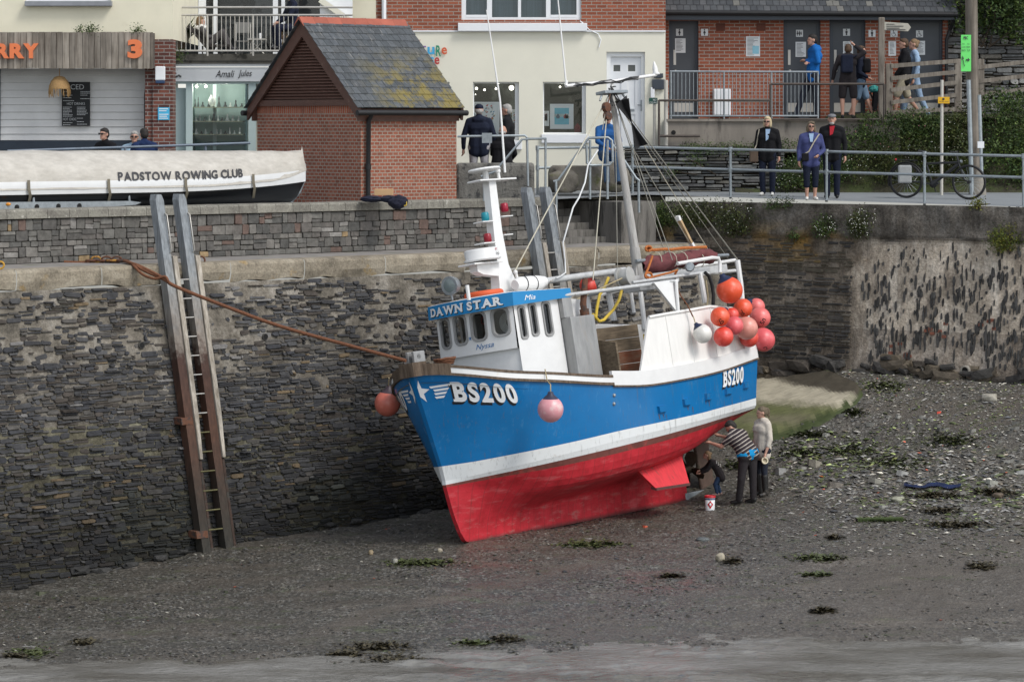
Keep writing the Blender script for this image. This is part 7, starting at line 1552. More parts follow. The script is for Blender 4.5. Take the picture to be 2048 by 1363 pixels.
# ---- rowing gig on its trailer
def gig():
 d0 = -1.05
 def gp(k, d, z): p = QA + QD * k + QN * (-LW + d0 + d); return Vector((p.x, p.y, z))
 # k at the pixel column of the stern
 sx = (604 - 1024) / F; q = gp(0, .0, 0); kE = (sx * q.y - q.x) / (QD.x - sx * QD.y)
 r = thingw('rowing_boat', 'long black and white rowing gig under a cream canvas cover', 'rowing boat', gp(kE - 3, 0, 5.3))
 ks = np.concatenate([np.linspace(kE - 9.5, kE - 2.2, 14), np.linspace(kE - 2., kE - .02, 12)])
 def wid(k): t_ = max(0, (k - (kE - 3.2)) / 3.2); return .78 * (1 - .80 * t_ ** 1.8)
 def up(k): t_ = max(0, (k - (kE - 4)) / 4); return .14 * t_ ** 2
 rows = {}
 rz_ = lambda k: .008 * min(8, max(0, kE - k))
 def cover(mb):
  rr = []
  for k in ks:
   w_ = wid(k); u = up(k); wr = .02 * (float(vn(k * 3, 1, 3)) - .5); t_ = max(0, (k - (kE - .8)) / .8)
   z0 = 5.60 + u * 1.2 + .10 * t_; ring = []
   prof = [(-.75, 5.75 + u), (-.6, 5.98 + u), (0, 6.25 + rz_(k)), (.30, 6.17 + rz_(k)), (.62 , 6.0 + rz_(k) * .8), (.76, 5.86 + u * .5 + rz_(k) * .4), (.80, z0)]
   for i, (d, z) in enumerate(prof): ring.append(gp(k, d * w_ / .78 + .012 * (float(vn(k * 4, i * 2.1, 6)) - .5), z + wr + .02 * (float(vn(k * 2.5, i * 1.7, 8)) - .5)))
   rr.append(ring)
  rr.append([gp(kE, d * .12, 5.95 + up(kE) + .35 * (1 - abs(d) / .8) - .1) for d in (-.75, -.6, 0, .3, .62, .76, .8)])
  mb.grid(rr)
 t = NT('canvas cover'); v = t.co('Object'); n = t.noise(v, 2.5, 6, .65); n2 = t.noise(t.co('Object', (1, 1, 3)), 5, 6)
 cv = part('canvas_cover', t.out(t.mix(1., t.ramp(n, [(.3, (.42, .395, .35)), (.7, (.54, .515, .465))]), t.ramp(n2, [(.3, .85), (.7, 1.05)]), 'MULTIPLY'), .8, t.bump(n2, .35, .04), 0, .2), r, cover)
 def hull_(mb):
  bl = []; wt = []
  for k in ks:
   w_ = wid(k); u = up(k); e_ = max(0, (k - (kE - .55)) / .55)
   wt.append([gp(k - .02, d * w_ / .78, z + u) for d, z in ((.79, 5.75), (.80, 5.66), (.79, 5.60), (.775, 5.52))]); bl.append([gp(k - .02 - .25 * e_ * e_ * f_, d * w_ / .78, z + u * f0) for d, z, f_, f0 in ((.775, 5.52, .1, 1), (.70, 5.40, .4, .9), (.5, 5.28, .7, .6), (.1, 5.22, 1, .3), (-.5, 5.28, .7, .6), (-.78, 5.55, .1, 1))])
  mb.grid(wt, 0); mb.grid(bl, 1)
 part('hull', [mat('gig white', (.70, .71, .71), .35, var=.05, bump=0), mat('gig black', (.008, .009, .011), .3, var=.2, bump=0)], r, hull_)
 part('sternpost', m_galv, r, lambda mb: mb.tube([gp(kE + .05, .0, 6.0), gp(kE + .04, .0, 5.7), gp(kE - .08, .0, 5.45), gp(kE - .3, 0, 5.26)], .045, 8))
 for px in (53, 213, 367, 513):
  sx_ = (px - 1024) / F; q_ = gp(0, .75, 0); k = (sx_ * q_.y - q_.x) / (QD.x - sx_ * QD.y); w_ = wid(k) / .78
  part('tie_strap', mat('khaki webbing', (.17, .15, .11), .8), r, lambda mb: mb.grid([[gp(k - .03 + .12 * i, d * w_ + .02, z + up(k)), gp(k + .03 + .12 * i, d * w_ + .02, z + up(k))] for i, d, z in ((0, .80, 5.78), (0, .81, 5.62), (.3, .80, 5.5), (1, .6, 5.32))]))
 # club name on the side panel
 def name(mb):
  gl, W = slabtext('PADSTOW ROWING CLUB', False, .035, 0, .09); q_ = gp(0, .7, 0)
  ka, kb = [((px - 1024) / F * q_.y - q_.x) / (QD.x - (px - 1024) / F * QD.y) for px in (231, 488)]
  for vs, fs, u_ in gl:
   o = []
   for x, y in vs:
    k = ka + (kb - ka) * x / W; z = 5.735 + up(k) * .9 + y * .165; d = (.80 - (z - 5.6 - up(k)) * .16) * wid(k) / .78 + .016; o.append(gp(k, d, z))
   mb.add(o, fs)
 part('club_name', m_letter_g, cv, name)
 def emb(mb):
  pts = [gp(kk, dd, zz) for kk, dd, zz in [(0, 0, 0)]]
  q_ = gp(0, .35, 0); ka, kb = [((px - 1024) / F * q_.y - q_.x) / (QD.x - (px - 1024) / F * QD.y) for px in (22, 110)]
  f_ = lambda x, y: gp(ka + (kb - ka) * x, .62 - y * .30 , 6.012 + y * .165 + .008)
  for pl in ([(.46, .55), (.49, .72), (.54, .80), (.60, .95), (.62, .85), (.58, .72), (.60, .5), (.57, .45), (.54, .62), (.50, .48), (.47, .45)],): mb.add([f_(*p) for p in pl], [tuple(range(len(pl)))])
  for i, x in enumerate(np.linspace(.12, .9, 8)): mb.quad(f_(x, .12), f_(x + .025, .12), f_(x + .035, .26), f_(x + .01, .26))
 part('emblem', m_letter_g, cv, emb)
 tr = thingw('boat_trailer', 'galvanised trailer under the covered rowing gig', 'trailer', gp(kE - 7, .6, 5.15))
 k0, k1 = [((px - 1024) / F * gp(0, .7, 0).y - gp(0, .7, 0).x) / (QD.x - (px - 1024) / F * QD.y) for px in (-120, 268)]
 part('chassis_beam', m_galv, tr, lambda mb: mb.prism([gp(k0, .7, 5.10), gp(k1, .7, 5.3), gp(k1 + .12, .7, 5.34), gp(k1 - .1, .7, 5.37), gp(k0, .7, 5.41)], QN * .06))
 for px in (30, 70, 113, 155): kx = ((px - 1024) / F * gp(0, .7, 0).y - gp(0, .7, 0).x) / (QD.x - (px - 1024) / F * QD.y); part('beam_hole', m_dark, tr, lambda mb: mb.lathe([(.05, .05), (.05, .064)], gp(kx, .7, 5.30), QN, 12))
 for px in (67, 258): kx = ((px - 1024) / F * gp(0, .7, 0).y - gp(0, .7, 0).x) / (QD.x - (px - 1024) / F * QD.y); part('support_arm', m_galv, tr, lambda mb: mb.tube([gp(kx, .72, 5.3), gp(kx - .03, .72, 5.6)], .025, 8))
 kx = ((12 - 1024) / F * gp(0, .7, 0).y - gp(0, .7, 0).x) / (QD.x - (12 - 1024) / F * QD.y); part('reflector', mat('amber lens', (.65, .25, .02), .3, bump=0), tr, lambda mb: mb.ball(gp(kx, .77, 5.36), (.05, .03, .03), 10))
 for dk in (-8.2, -4.5): part('wheel', m_black, tr, lambda mb: mb.lathe([(.2, -.08), (.28, -.07), (.3, 0), (.28, .07), (.2, .08)], gp(kE + dk, .55, 5.2 + .12), QN, 18))
gig()
# ---- buoys
def buoy(c, r_, col, label, neck, ncol=(.012, .02, .06), fade=None, marks=0, hang=None, group='round plastic buoys hung on the boat', side=None):
 c = Vector(c); nk = Vector(neck).normalized(); b_ = thingw('buoy', label, 'buoy', c, group)
 m = mat('buoy plastic %.2f %.2f %.2f' % tuple(col), col, .38, var=.12, vs=4, bump=.04, bs=15, col2=fade or tuple(min(1, x * 1.1 + .1) for x in col), lo=.5, hi=.72, s2=4, spec=.45)
 def body(mb):
  n = 14; prof = [(.0001, -r_ * 1.02)] + [(r_ * math.sin(math.pi * i / n), -r_ * 1.02 * math.cos(math.pi * i / n)) for i in range(1, n - 2)] ; mb.lathe(prof, c, nk, 24)
 part('float', m, b_, body)
 part('collar', mat('buoy collar %.2f' % ncol[0], ncol, .5, bump=.05), b_, lambda mb: (mb.lathe([(r_ * .62, r_ * .80), (r_ * .45, r_ * .97), (r_ * .24, r_ * 1.16), (r_ * .2, r_ * 1.34), (r_ * .12, r_ * 1.36)], c, nk, 18)))
 if hang is not None: part('lanyard', m_rope, b_, lambda mb: mb.tube([c + nk * r_ * 1.3, *[Vector(h) for h in hang]], .011, 5))
 if marks:
  g = random.Random(int(c.x * 100)); vd = (Vector((0, 0, HC)) - c).normalized(); sx = vd.cross(Vector((0, 0, 1))).normalized() * -1; sz = sx.cross(vd) * -1
  sx = Vector((1, 0, 0)); sz = Vector((0, 0, 1))
  def mk(mb):
   vs, fs = text2d(marks, 1, .02); W = max(v[0] for v in vs); k = r_ * .62 / max(W, .9); rot = g.uniform(-.9, .9)
   o = []
   for x, y in vs:
    a, e_ = (x - W / 2) * k, (y - .35) * k; a, e_ = a * math.cos(rot) - e_ * math.sin(rot), a * math.sin(rot) + e_ * math.cos(rot)
    a += g_off[0] * r_; e_ += g_off[1] * r_
    q = Vector((a, -math.sqrt(max(.01, r_ * r_ - a * a - e_ * e_)), e_)); o.append(c + q.normalized() * (r_ * 1.012))
   mb.add(o, fs)
  g_off = (g.uniform(-.3, .3), g.uniform(-.6, -.3)); part('marking', m_let_k, b_, mk)
 return b_
S_ = lambda c: F / Vector(c).y
O1, O2, P1, P2, P3 = (.72, .085, .03), (.68, .06, .04), (.68, .14, .13), (.66, .10, .11), (.62, .25, .2)
wu = Vector(BW)
for (px, py, rp, v_, col, lab, nk, mk_) in (
 (1459, 580, 26.5, 1.5, O1, 'largest bright orange buoy with navy collar, topmost of the stern cluster', (-.45, 0, .9), 0),
 (1486, 616, 19, 1.42, O1, 'orange buoy directly under the largest orange buoy', (.6, .4, .5), 'DS'), (1513, 613, 17, .9, P1, 'pink buoy partly hidden at the upper right of the cluster', (-.7, .3, .6), 0),
 (1520, 635, 21, 1.15, P1, 'pink buoy marked 50 at the right side of the cluster', (-.7, .5, .4), '50'), (1440, 633, 19.5, 1.66, O1, 'orange red buoy at the upper left of the stern cluster', (.5, .6, .5), '50'),
 (1464, 629, 14, 1.52, O2, 'small red buoy half hidden between its neighbours', (.2, .8, .5), 0), (1468, 651, 19, 1.66, P2, 'rose red buoy in the middle of the stern cluster', (.3, .8, .5), '8'),
 (1493, 656, 23, 1.62, P3, 'faded salmon pink buoy in the middle right of the cluster', (.1, .8, .5), 0), (1447, 673, 20, 1.66, O2, 'red buoy with pale patches at the lower left of the cluster', (.3, .8, .6), 0),
 (1498, 675, 19, 1.42, O2, 'red buoy partly hidden below the faded salmon one', (.1, .8, .5), '4'), (1526, 679, 24, 1.3, P2, 'big rose buoy lettered DH, lowest and rightmost of the cluster', (-.7, .5, .5), 'DH'),
 (1405, 667, 19, 1.66, (.62, .60, .56), 'off-white buoy with navy neck against the white stern panel', (-.55, .1, .8), 0)):
 c = BWd(px, py, v_); buoy(c, rp / S_(c), col, lab, nk, marks=mk_, hang=[BWd(1387, 633, 1.53)] if px == 1405 else ([BWd(1443, 545, 1.2)] if px == 1459 else None))
c = BWd(1101, 818, 1.80); buoy(c, 26 / S_(c), (.66, .30, .33), 'pale pink and white fender buoy hanging on the boat port side', (0, 0, 1), (.03, .03, .06), (.66, .60, .56), 0, [c + Vector((0, 0, .42)), BWd(1094, 760, 1.5), BWd(1090, 738, 1.42)])
c = BWd(775, 806, -1.52); buoy(c, 26 / S_(c), (.50, .13, .09), 'faded coral fender buoy on the far side of the bow', (.1, 0, 1), (.05, .03, .04), (.55, .22, .17), 0, [BWd(777, 770, -1.42), BWd(778, 755, -1.3)])
c = BWd(1177, 570, -.2); buoy(c, 18 / S_(c), O2, 'red buoy lashed on the gear behind the wheelhouse roof', (.9, 0, .3), (.1, .1, .1))
# ------------------------------------------------------------------ people
def remesh(mb, vox, smooth=4, name='tmp'):
 me = bpy.data.meshes.new(name); me.from_pydata(mb.v, [], mb.f); o = bpy.data.objects.new(name, me); COL.objects.link(o)
 m = o.modifiers.new('r', 'REMESH'); m.mode = 'VOXEL'; m.voxel_size = vox
 if smooth: s_ = o.modifiers.new('s', 'SMOOTH'); s_.iterations = smooth; s_.factor = .5
 ev = bpy.data.meshes.new_from_object(o.evaluated_get(bpy.context.evaluated_depsgraph_get()))
 out = MB(); out.add([v.co.copy() for v in ev.vertices], [tuple(p.vertices) for p in ev.polygons], 0, (1, 1, 1), True)
 bpy.data.objects.remove(o); bpy.data.meshes.remove(me); bpy.data.meshes.remove(ev); return out
def cap(mb, a, b_, ra, rb, n=10):
 a, b_ = Vector(a), Vector(b_); d = b_ - a; L = d.length
 if L < 1e-5: mb.ball(a, ra, n); return
 d /= L; prof = []
 for i in range(0, 5): th = math.pi / 2 * i / 4; prof.append((max(.0005, ra * math.sin(th)), -ra * math.cos(th)))
 for i in range(0, 5): th = math.pi / 2 * (1 - i / 4); prof.append((max(.0005, rb * math.sin(th)), L + rb * math.cos(th)))
 mb.lathe(prof, a, d, n)
SKIN = mat('skin', (.46, .26, .19), .55, var=.12, vs=9, bump=.05, bs=60)
def cloth(name, c, var=.25): return mat('cloth ' + name, c, .9, var=var, vs=7, bump=.35, bs=22, bd=.015, spec=.2)
BLACKC = cloth('black', (.010, .010, .012)); NAVY = cloth('navy', (.012, .016, .032)); ROYAL = cloth('royal blue', (.012, .13, .42)); INDIGO = cloth('indigo', (.055, .065, .17)); JEANS = cloth('denim', (.03, .055, .11)); DARKJ = cloth('dark denim', (.022, .026, .038)); LGREY = cloth('light grey', (.36, .35, .37)); KHAKI = cloth('cream shorts', (.40, .36, .27)); SKYB = cloth('sky blue', (.27, .38, .53)); CREAMC = cloth('cream fleece', (.55, .50, .43)); CHAR = cloth('charcoal', (.028, .024, .026)); WHITES = mat('white trainers', (.62, .61, .58), .6); BLACKS = mat('dark shoes', (.012, .012, .014), .5); BOOT = mat('muddy boots', (.022, .021, .02), .5, col2=(.07, .06, .05)); REDC = cloth('red scarf', (.35, .02, .03)); BLUC = cloth('bright blue vest', (.01, .26, .55)); DENS = cloth('pale denim', (.16, .24, .34)); BROWNB = mat('worn leather', (.09, .06, .04), .6)
HAIR = {k: mat('hair ' + k, c, .7, var=.35, vs=30, bump=.5, bs=50, stretch=(1, 1, .3)) for k, c in dict(blond=(.52, .42, .26), fair=(.20, .13, .07), brown=(.075, .042, .022), dark=(.018, .014, .012), grey=(.34, .33, .31), ash=(.13, .10, .065)).items()}
def stand(H, stance=.055, armout=.0, **k):
 J = dict(pelvis=(0, 0, .525), waist=(0, 0, .60), chest=(0, .005, .735), neck=(0, .008, .835), head=(0, -.008, .925),
    shL=(.112, .008, .80), shR=(-.112, .008, .80), elL=(.15 + armout, .02, .635), elR=(-.15 - armout, .02, .635), wrL=(.155 + armout, -.03, .49), wrR=(-.155 - armout, -.03, .49),
    hipL=(.055, 0, .515), hipR=(-.055, 0, .515), knL=(stance + .005, -.012, .285), knR=(-stance - .005, -.012, .285), anL=(stance, .01, .045), anR=(-stance, .01, .045))
 J.update(k); return {a: Vector(v) * H for a, v in J.items()}
def hand_mesh(mb, wr, el, H, side, curl=.5, palm_n=None):
 d = (wr - el).normalized(); s_ = Vector((0, -1, 0)); s_ = (s_ - d * s_.dot(d)); s_ = s_.normalized() if s_.length > .1 else d.orthogonal().normalized(); n = d.cross(s_)
 if palm_n is None: inward = Vector((-side, 0, 0)); n = n if n.dot(inward) > 0 else -n
 k = H / 1.72; c = wr + d * .05 * k
 cap(mb, wr, wr + d * .075 * k, .024 * k, .03 * k, 8)
 for i, (o, L) in enumerate(((-.028, .058), (-.009, .070), (.010, .066), (.028, .052))):
  r0 = c + d * .035 * k - s_ * o * k; m1 = r0 + (d * math.cos(curl * .6) + n * math.sin(curl * .6)) * L * .5 * k; m2 = m1 + (d * math.cos(curl * 1.8) + n * math.sin(curl * 1.8)) * L * .5 * k
  mb.tube([r0, m1, m2], [.0095 * k, .009 * k, .0065 * k], 6)
 t0 = wr + d * .025 * k + s_ * .024 * k; t1 = t0 + (d * .7 + s_ * .7).normalized() * .035 * k; t2 = t1 + (d * .9 + s_ * .2 + n * .3).normalized() * .03 * k; mb.tube([t0, t1, t2], [.012 * k, .011 * k, .007 * k], 6)
def person(label, loc, H, yaw=0, J=None, top=None, top_m=None, sleeve='long', hem=.47, bottom_m=None, leg='long', shoe_m=BLACKS, hair=('short', 'brown'), face=(0, 0), extras=(), bulk=1., group=None, skin=None, world=False):
 """one continuous skinned body; jacket, trousers, shoes and hair are its parts"""
 root = thingw('person', label, 'person', loc, group); J = J or stand(H); Rz = Matrix.Rotation(R(yaw), 3, 'Z'); L0 = Vector(loc)
 g = (lambda v: v) if world else (lambda v: Rz @ v)
 W = {k: L0 + g(v) for k, v in J.items()}; k = H / 1.72; bk = bulk
 fy, fp_ = face; Rh = (Matrix.Rotation(R(yaw + fy), 3, 'Z')) @ Matrix.Rotation(R(fp_), 3, 'X')     # head: turn, nod
 hc = W['head']; hv = lambda x, y, z: hc + Rh @ Vector((x * k, y * k, z * k)); sx = (Rz if not world else Rz) @ Vector((1, 0, 0))
 lat = (W['shL'] - W['shR']).normalized(); hl = (W['hipL'] - W['hipR']).normalized()
 mb = MB()
 def ell(c, r_, M):
  n0 = len(mb.v); mb.ball((0, 0, 0), 1, 12)
  for i in range(n0, len(mb.v)): v = Vector(mb.v[i]); mb.v[i] = tuple(c + M @ Vector((v.x * r_[0] * k, v.y * r_[1] * k, v.z * r_[2] * k)))
 ell(hv(0, .008, .015), (.076, .094, .098), Rh); ell(hv(0, -.022, -.045), (.058, .066, .066), Rh); ell(hv(0, -.085, -.012), (.014, .024, .026), Rh); ell(hv(0, -.078, .02), (.012, .018, .03), Rh)
 ell(hv(0, -.075, -.085), (.03, .02, .02), Rh); ell(hv(.078, .01, -.01), (.012, .022, .032), Rh); ell(hv(-.078, .01, -.01), (.012, .022, .032), Rh)
 cap(mb, W['neck'], hc + Rh @ Vector((0, .012, -.06)) * k, .058 * k, .052 * k)
 def torso(m, ex, lo=0.):
  cap(m, W['chest'] - lat * .085 * k, W['chest'] + lat * .085 * k, (.105 + ex) * k * bk, (.105 + ex) * k * bk); cap(m, W['shL'] - lat * .015 * k, W['shR'] + lat * .015 * k, (.055 + ex) * k, (.055 + ex) * k)
  cap(m, W['chest'] - lat * .06 * k, W['waist'] - hl * .06 * k, (.095 + ex) * k * bk, (.095 + ex) * k * bk); cap(m, W['chest'] + lat * .06 * k, W['waist'] + hl * .06 * k, (.095 + ex) * k * bk, (.095 + ex) * k * bk)
  cap(m, W['waist'] - hl * .06 * k, W['pelvis'] - hl * .07 * k, (.098 + ex) * k * bk, (.105 + ex) * k * bk); cap(m, W['waist'] + hl * .06 * k, W['pelvis'] + hl * .07 * k, (.098 + ex) * k * bk, (.105 + ex) * k * bk); cap(m, W['shL'], W['neck'], (.05 + ex) * k, (.05 + ex) * k); cap(m, W['shR'], W['neck'], (.05 + ex) * k, (.05 + ex) * k)
 torso(mb, -.012)
 for s_ in 'LR':
  cap(mb, W['sh' + s_], W['el' + s_], .05 * k, .041 * k); cap(mb, W['el' + s_], W['wr' + s_], .041 * k, .027 * k)
  cap(mb, W['hip' + s_], W['kn' + s_], .085 * k, .055 * k); cap(mb, W['kn' + s_], W['kn' + s_] + (W['an' + s_] - W['kn' + s_]) * .35, .055 * k, .054 * k); cap(mb, W['kn' + s_] + (W['an' + s_] - W['kn' + s_]) * .3, W['an' + s_], .054 * k, .035 * k)
  cap(mb, W['an' + s_] - Vector((0, 0, .02 * k)), W['an' + s_] + (toe(W, s_, Rz, k)) * .13 * k - Vector((0, 0, .04 * k)), .036 * k, .03 * k)
 body = remesh(mb, .0135 * max(k, .7), 3)
 for s_, sg in (('L', 1), ('R', -1)): hand_mesh(body, W['wr' + s_], W['el' + s_], H, sg)
 put = lambda name, m, mb_: part(name, m, root, lambda q: q.add(mb_.v, mb_.f, 0, (1, 1, 1), True))
 put('body', skin or SKIN, body)
 for x in (-.031, .031): part('eye', m_dark, root, lambda q: q.ball(hv(x, -.079, .008), .0085 * k, 8))
 part('mouth', mat('lips', (.30, .10, .085), .6, bump=0), root, lambda q: q.tube([hv(-.022, -.088, -.056), hv(0, -.094, -.054), hv(.022, -.088, -.056)], [.003 * k, .006 * k, .003 * k], 6))
 # upper garment
 if top_m:
  m = MB(); torso(m, .018)
  lowz = W['pelvis']; dn = (W['pelvis'] - W['waist']).normalized(); ext = max(0, .53 - hem) * H
  if ext > 0: cap(m, W['pelvis'] - hl * .07 * k, W['pelvis'] - hl * .075 * k + dn * ext, .115 * k * bk, .112 * k * bk); cap(m, W['pelvis'] + hl * .07 * k, W['pelvis'] + hl * .075 * k + dn * ext, .115 * k * bk, .112 * k * bk)
  for s_ in 'LR':
   if sleeve == 'long': cap(m, W['sh' + s_], W['el' + s_], .068 * k, .056 * k); cap(m, W['el' + s_], W['wr' + s_] + (W['el' + s_] - W['wr' + s_]) * .1, .056 * k, .043 * k)
   elif sleeve == 'short': cap(m, W['sh' + s_], W['sh' + s_] + (W['el' + s_] - W['sh' + s_]) * .6, .068 * k, .062 * k)
   elif sleeve == 'pushed': cap(m, W['sh' + s_], W['el' + s_], .068 * k, .058 * k); cap(m, W['el' + s_], W['el' + s_] + (W['wr' + s_] - W['el' + s_]) * .45, .058 * k, .048 * k)
  if 'collar' in extras or 'hood' in extras: cap(m, W['neck'], W['neck'] + (hc - W['neck']) * .25, .068 * k, .066 * k)
  if 'hood' in extras:
   bc = Rz @ Vector((0, 1, 0)); bc = bc if not world else (W.get('back', bc) if False else bc); q = W['neck'] + bc * .075 * k
   cap(m, q - lat * .06 * k - Vector((0, 0, .03 * k)), q + lat * .06 * k - Vector((0, 0, .03 * k)), .058 * k, .058 * k); cap(m, q, q - Vector((0, 0, .09 * k)), .06 * k, .04 * k)
  put('jacket' if top == 'jacket' else top, top_m, remesh(m, .016 * max(k, .7), 4))
 if bottom_m:
  m = MB(); e_ = .018
  for s_ in 'LR':
   cap(m, W['pelvis'] + hl * (.06 if s_ == 'L' else -.06) * k, W['hip' + s_], .112 * k * bk, .108 * k * bk); cap(m, W['waist'] + hl * (.05 if s_ == 'L' else -.05) * k, W['pelvis'] + hl * (.05 if s_ == 'L' else -.05) * k, .095 * k * bk, .108 * k * bk)
   if leg == 'long': cap(m, W['hip' + s_], W['kn' + s_], .104 * k, .073 * k); cap(m, W['kn' + s_], W['an' + s_], .073 * k, .062 * k)
   elif leg == 'capri': cap(m, W['hip' + s_], W['kn' + s_], .104 * k, .073 * k); cap(m, W['kn' + s_], W['kn' + s_] + (W['an' + s_] - W['kn' + s_]) * .42, .073 * k, .066 * k)
   elif leg == 'shorts': cap(m, W['hip' + s_], W['hip' + s_] + (W['kn' + s_] - W['hip' + s_]) * .92, .108 * k, .092 * k)
   elif leg == 'slim': cap(m, W['hip' + s_], W['kn' + s_], .098 * k, .066 * k); cap(m, W['kn' + s_], W['an' + s_], .066 * k, .048 * k)
  put('shorts' if leg == 'shorts' else 'trousers', bottom_m, remesh(m, .016 * max(k, .7), 4))
 for s_ in 'LR':
  m = MB(); t_ = toe(W, s_, Rz, k); a = W['an' + s_]; side = t_.cross(Vector((0, 0, 1)))
  cap(m, a + Vector((0, 0, -.022 * k)) - t_ * .03 * k, a + t_ * .14 * k + Vector((0, 0, -.042 * k)), .042 * k, .034 * k); cap(m, a - t_ * .035 * k + Vector((0, 0, -.045 * k)), a + t_ * .10 * k + Vector((0, 0, -.046 * k)), .032 * k, .036 * k)
  if 'boots' in extras: cap(m, a, W['kn' + s_] + (a - W['kn' + s_]) * .25, .058 * k, .072 * k)
  put('boot' if 'boots' in extras else 'shoe', shoe_m, remesh(m, .012, 2))
 # hair
 st, hcname = hair; hm = HAIR[hcname]; m = MB()
 def he(x, y, z, a, b_, c): 
  n0 = len(m.v); m.ball((0, 0, 0), 1, 12)
  for i in range(n0, len(m.v)): v = Vector(m.v[i]); m.v[i] = tuple(hv(x, y, z) + Rh @ Vector((v.x * a * k, v.y * b_ * k, v.z * c * k)))
 if st != 'bald':
  he(0, .02, .045, .083, .092, .082); he(0, .045, .0, .08, .072, .09)
  if st == 'bob': he(.062, .015, -.03, .036, .06, .105); he(-.062, .015, -.03, .036, .06, .105); he(0, .06, -.04, .075, .05, .09); he(0, -.03, .082, .065, .055, .035)
  if st == 'wavy': he(.068, .015, -.045, .04, .055, .10); he(-.068, .015, -.045, .04, .055, .10); he(0, .065, -.05, .08, .05, .1); he(.03, -.04, .08, .05, .05, .035)
  if st == 'pony': he(0, .115, .055, .035, .04, .035); he(0, .14, -.0, .03, .035, .07); he(.0, .135, -.06, .022, .025, .06)
  if st == 'long': he(.05, .06, -.06, .05, .05, .11); he(-.05, .06, -.06, .05, .05, .11); he(0, .08, -.08, .07, .045, .13); he(0, .11, .05, .035, .04, .04)
  if st == 'bun': he(0, .10, .05, .045, .045, .045); he(0, .07, -.03, .05, .045, .05)
  if st == 'short': he(0, -.02, .078, .068, .06, .035)
  if st in ('capped', 'flat'): m = MB(); he(0, .045, -.02, .08, .066, .062)
  put('hair', hm, remesh(m, .011, 2))
 else:
  he(0, .04, -.03, .083, .07, .04); put('hair', hm, remesh(m, .011, 2))
 if st == 'capped':
  m = MB(); he(0, .008, .055, .086, .102, .066); he(0, -.095, .045, .062, .06, .012); put('cap', NAVY, remesh(m, .009, 2))
 if st == 'flat':
  m = MB(); he(0, -.01, .065, .092, .115, .045); he(0, -.07, .05, .078, .06, .022); put('flat_cap', cloth('grey tweed', (.16, .165, .175)), remesh(m, .010, 2))
 if 'sunglasses' in extras: part('sunglasses', m_black, root, lambda q: ([q.tube([hv(s_ * .012, -.096, .012), hv(s_ * .036, -.094, .010), hv(s_ * .058, -.082, .012)], [.014 * k, .019 * k, .013 * k], 8) for s_ in (-1, 1)], q.tube([hv(-.06, -.08, .014), hv(-.08, .0, .012)], .004 * k, 5), q.tube([hv(.06, -.08, .014), hv(.08, .0, .012)], .004 * k, 5)))
 if 'beard' in extras:
  m = MB(); he(0, -.055, -.085, .052, .045, .036); put('beard', HAIR['grey'], remesh(m, .010, 2))
 return root, W, hv
def toe(W, s_, Rz, k):
 t_ = W.get('toe' + s_)
 return (t_ - W['an' + s_]).normalized() if t_ is not None else Rz @ Vector((0.18 if s_ == 'L' else -.18, -1, 0)).normalized()
def strap_bag(name, label, W, m, off, size, hang, cat='bag', group=None):
 c = off; r = thingw(name, label, cat, c); part('bag_body', m, r, lambda mb: mb.bbox(tuple(c[i] - size[i] for i in range(3)), tuple(c[i] + size[i] for i in range(3)), min(size) * .5))
 if hang: part('strap', m if name != 'shoulder_bag' else mat('pale strap', (.42, .38, .3), .8), r, lambda mb: mb.tube(hang, .013, 6))
def rd(px, Y): return Vector(((px - 1024) * Y / F, Y, road_z(Y) + .0))
# on the road by the railing
p, W, hv = person('blond woman in sunglasses and a black jacket standing by the railing', rd(1535, 62.9), 1.67, -18, stand(1.67, .06), 'jacket', BLACKC, bottom_m=NAVY, shoe_m=WHITES, hair=('bob', 'blond'), extras=('sunglasses', 'collar'), bulk=1.08)
part('shirt_front', SKYB, p, lambda mb: mb.add([W['neck'] + Vector((-.05, -.09, .0)), W['neck'] + Vector((.05, -.09, .0)), W['chest'] + Vector((.0, -.155, -.04)), W['chest'] + Vector((-.05, -.155, -.08))], [(3, 2, 1, 0)]))
strap_bag('shoulder_bag', 'dark bag at the hip of the blond woman in black', W, BROWNB, W['wrR'] + Vector((-.03, -.06, .02)), (.09, .05, .14), [W['shR'] + Vector((0, -.07, .06)), W['elR'] + Vector((0, -.07, 0)), W['wrR'] + Vector((-.03, -.06, .12))])
p, W, hv = person('grey haired woman in a blue jacket and cropped navy trousers at the railing', rd(1622, 61.2), 1.62, 3, stand(1.62, .05, elL=(.16, .01, .63), wrL=(.075, -.1, .565)), 'jacket', INDIGO, bottom_m=NAVY, leg='capri', shoe_m=WHITES, hair=('wavy', 'ash'), extras=('sunglasses', 'collar'), bulk=1.12)
part('scarf', SKYB, p, lambda mb: mb.add([W['neck'] + Vector((-.05, -.085, .01)), W['neck'] + Vector((.05, -.085, .01)), W['chest'] + Vector((.02, -.165, -.0)), W['chest'] + Vector((-.03, -.165, -.0))], [(3, 2, 1, 0)]))
strap_bag('shoulder_bag', 'small black bag on a pale strap worn by the woman in blue', W, BLACKC, W['pelvis'] + Vector((-.13, -.14, .03)), (.07, .035, .08), [W['shL'] + Vector((-.02, -.09, .05)), W['chest'] + Vector((.05, -.15, .0)), W['waist'] + Vector((-.06, -.15, .02)), W['pelvis'] + Vector((-.13, -.14, .1))])
p, W, hv = person('bearded man in a grey flat cap and black jacket behind the woman in blue', rd(1664, 62.0), 1.76, -12, stand(1.76, .055), 'jacket', BLACKC, bottom_m=NAVY, hair=('flat', 'grey'), extras=('beard', 'collar'), bulk=1.05)
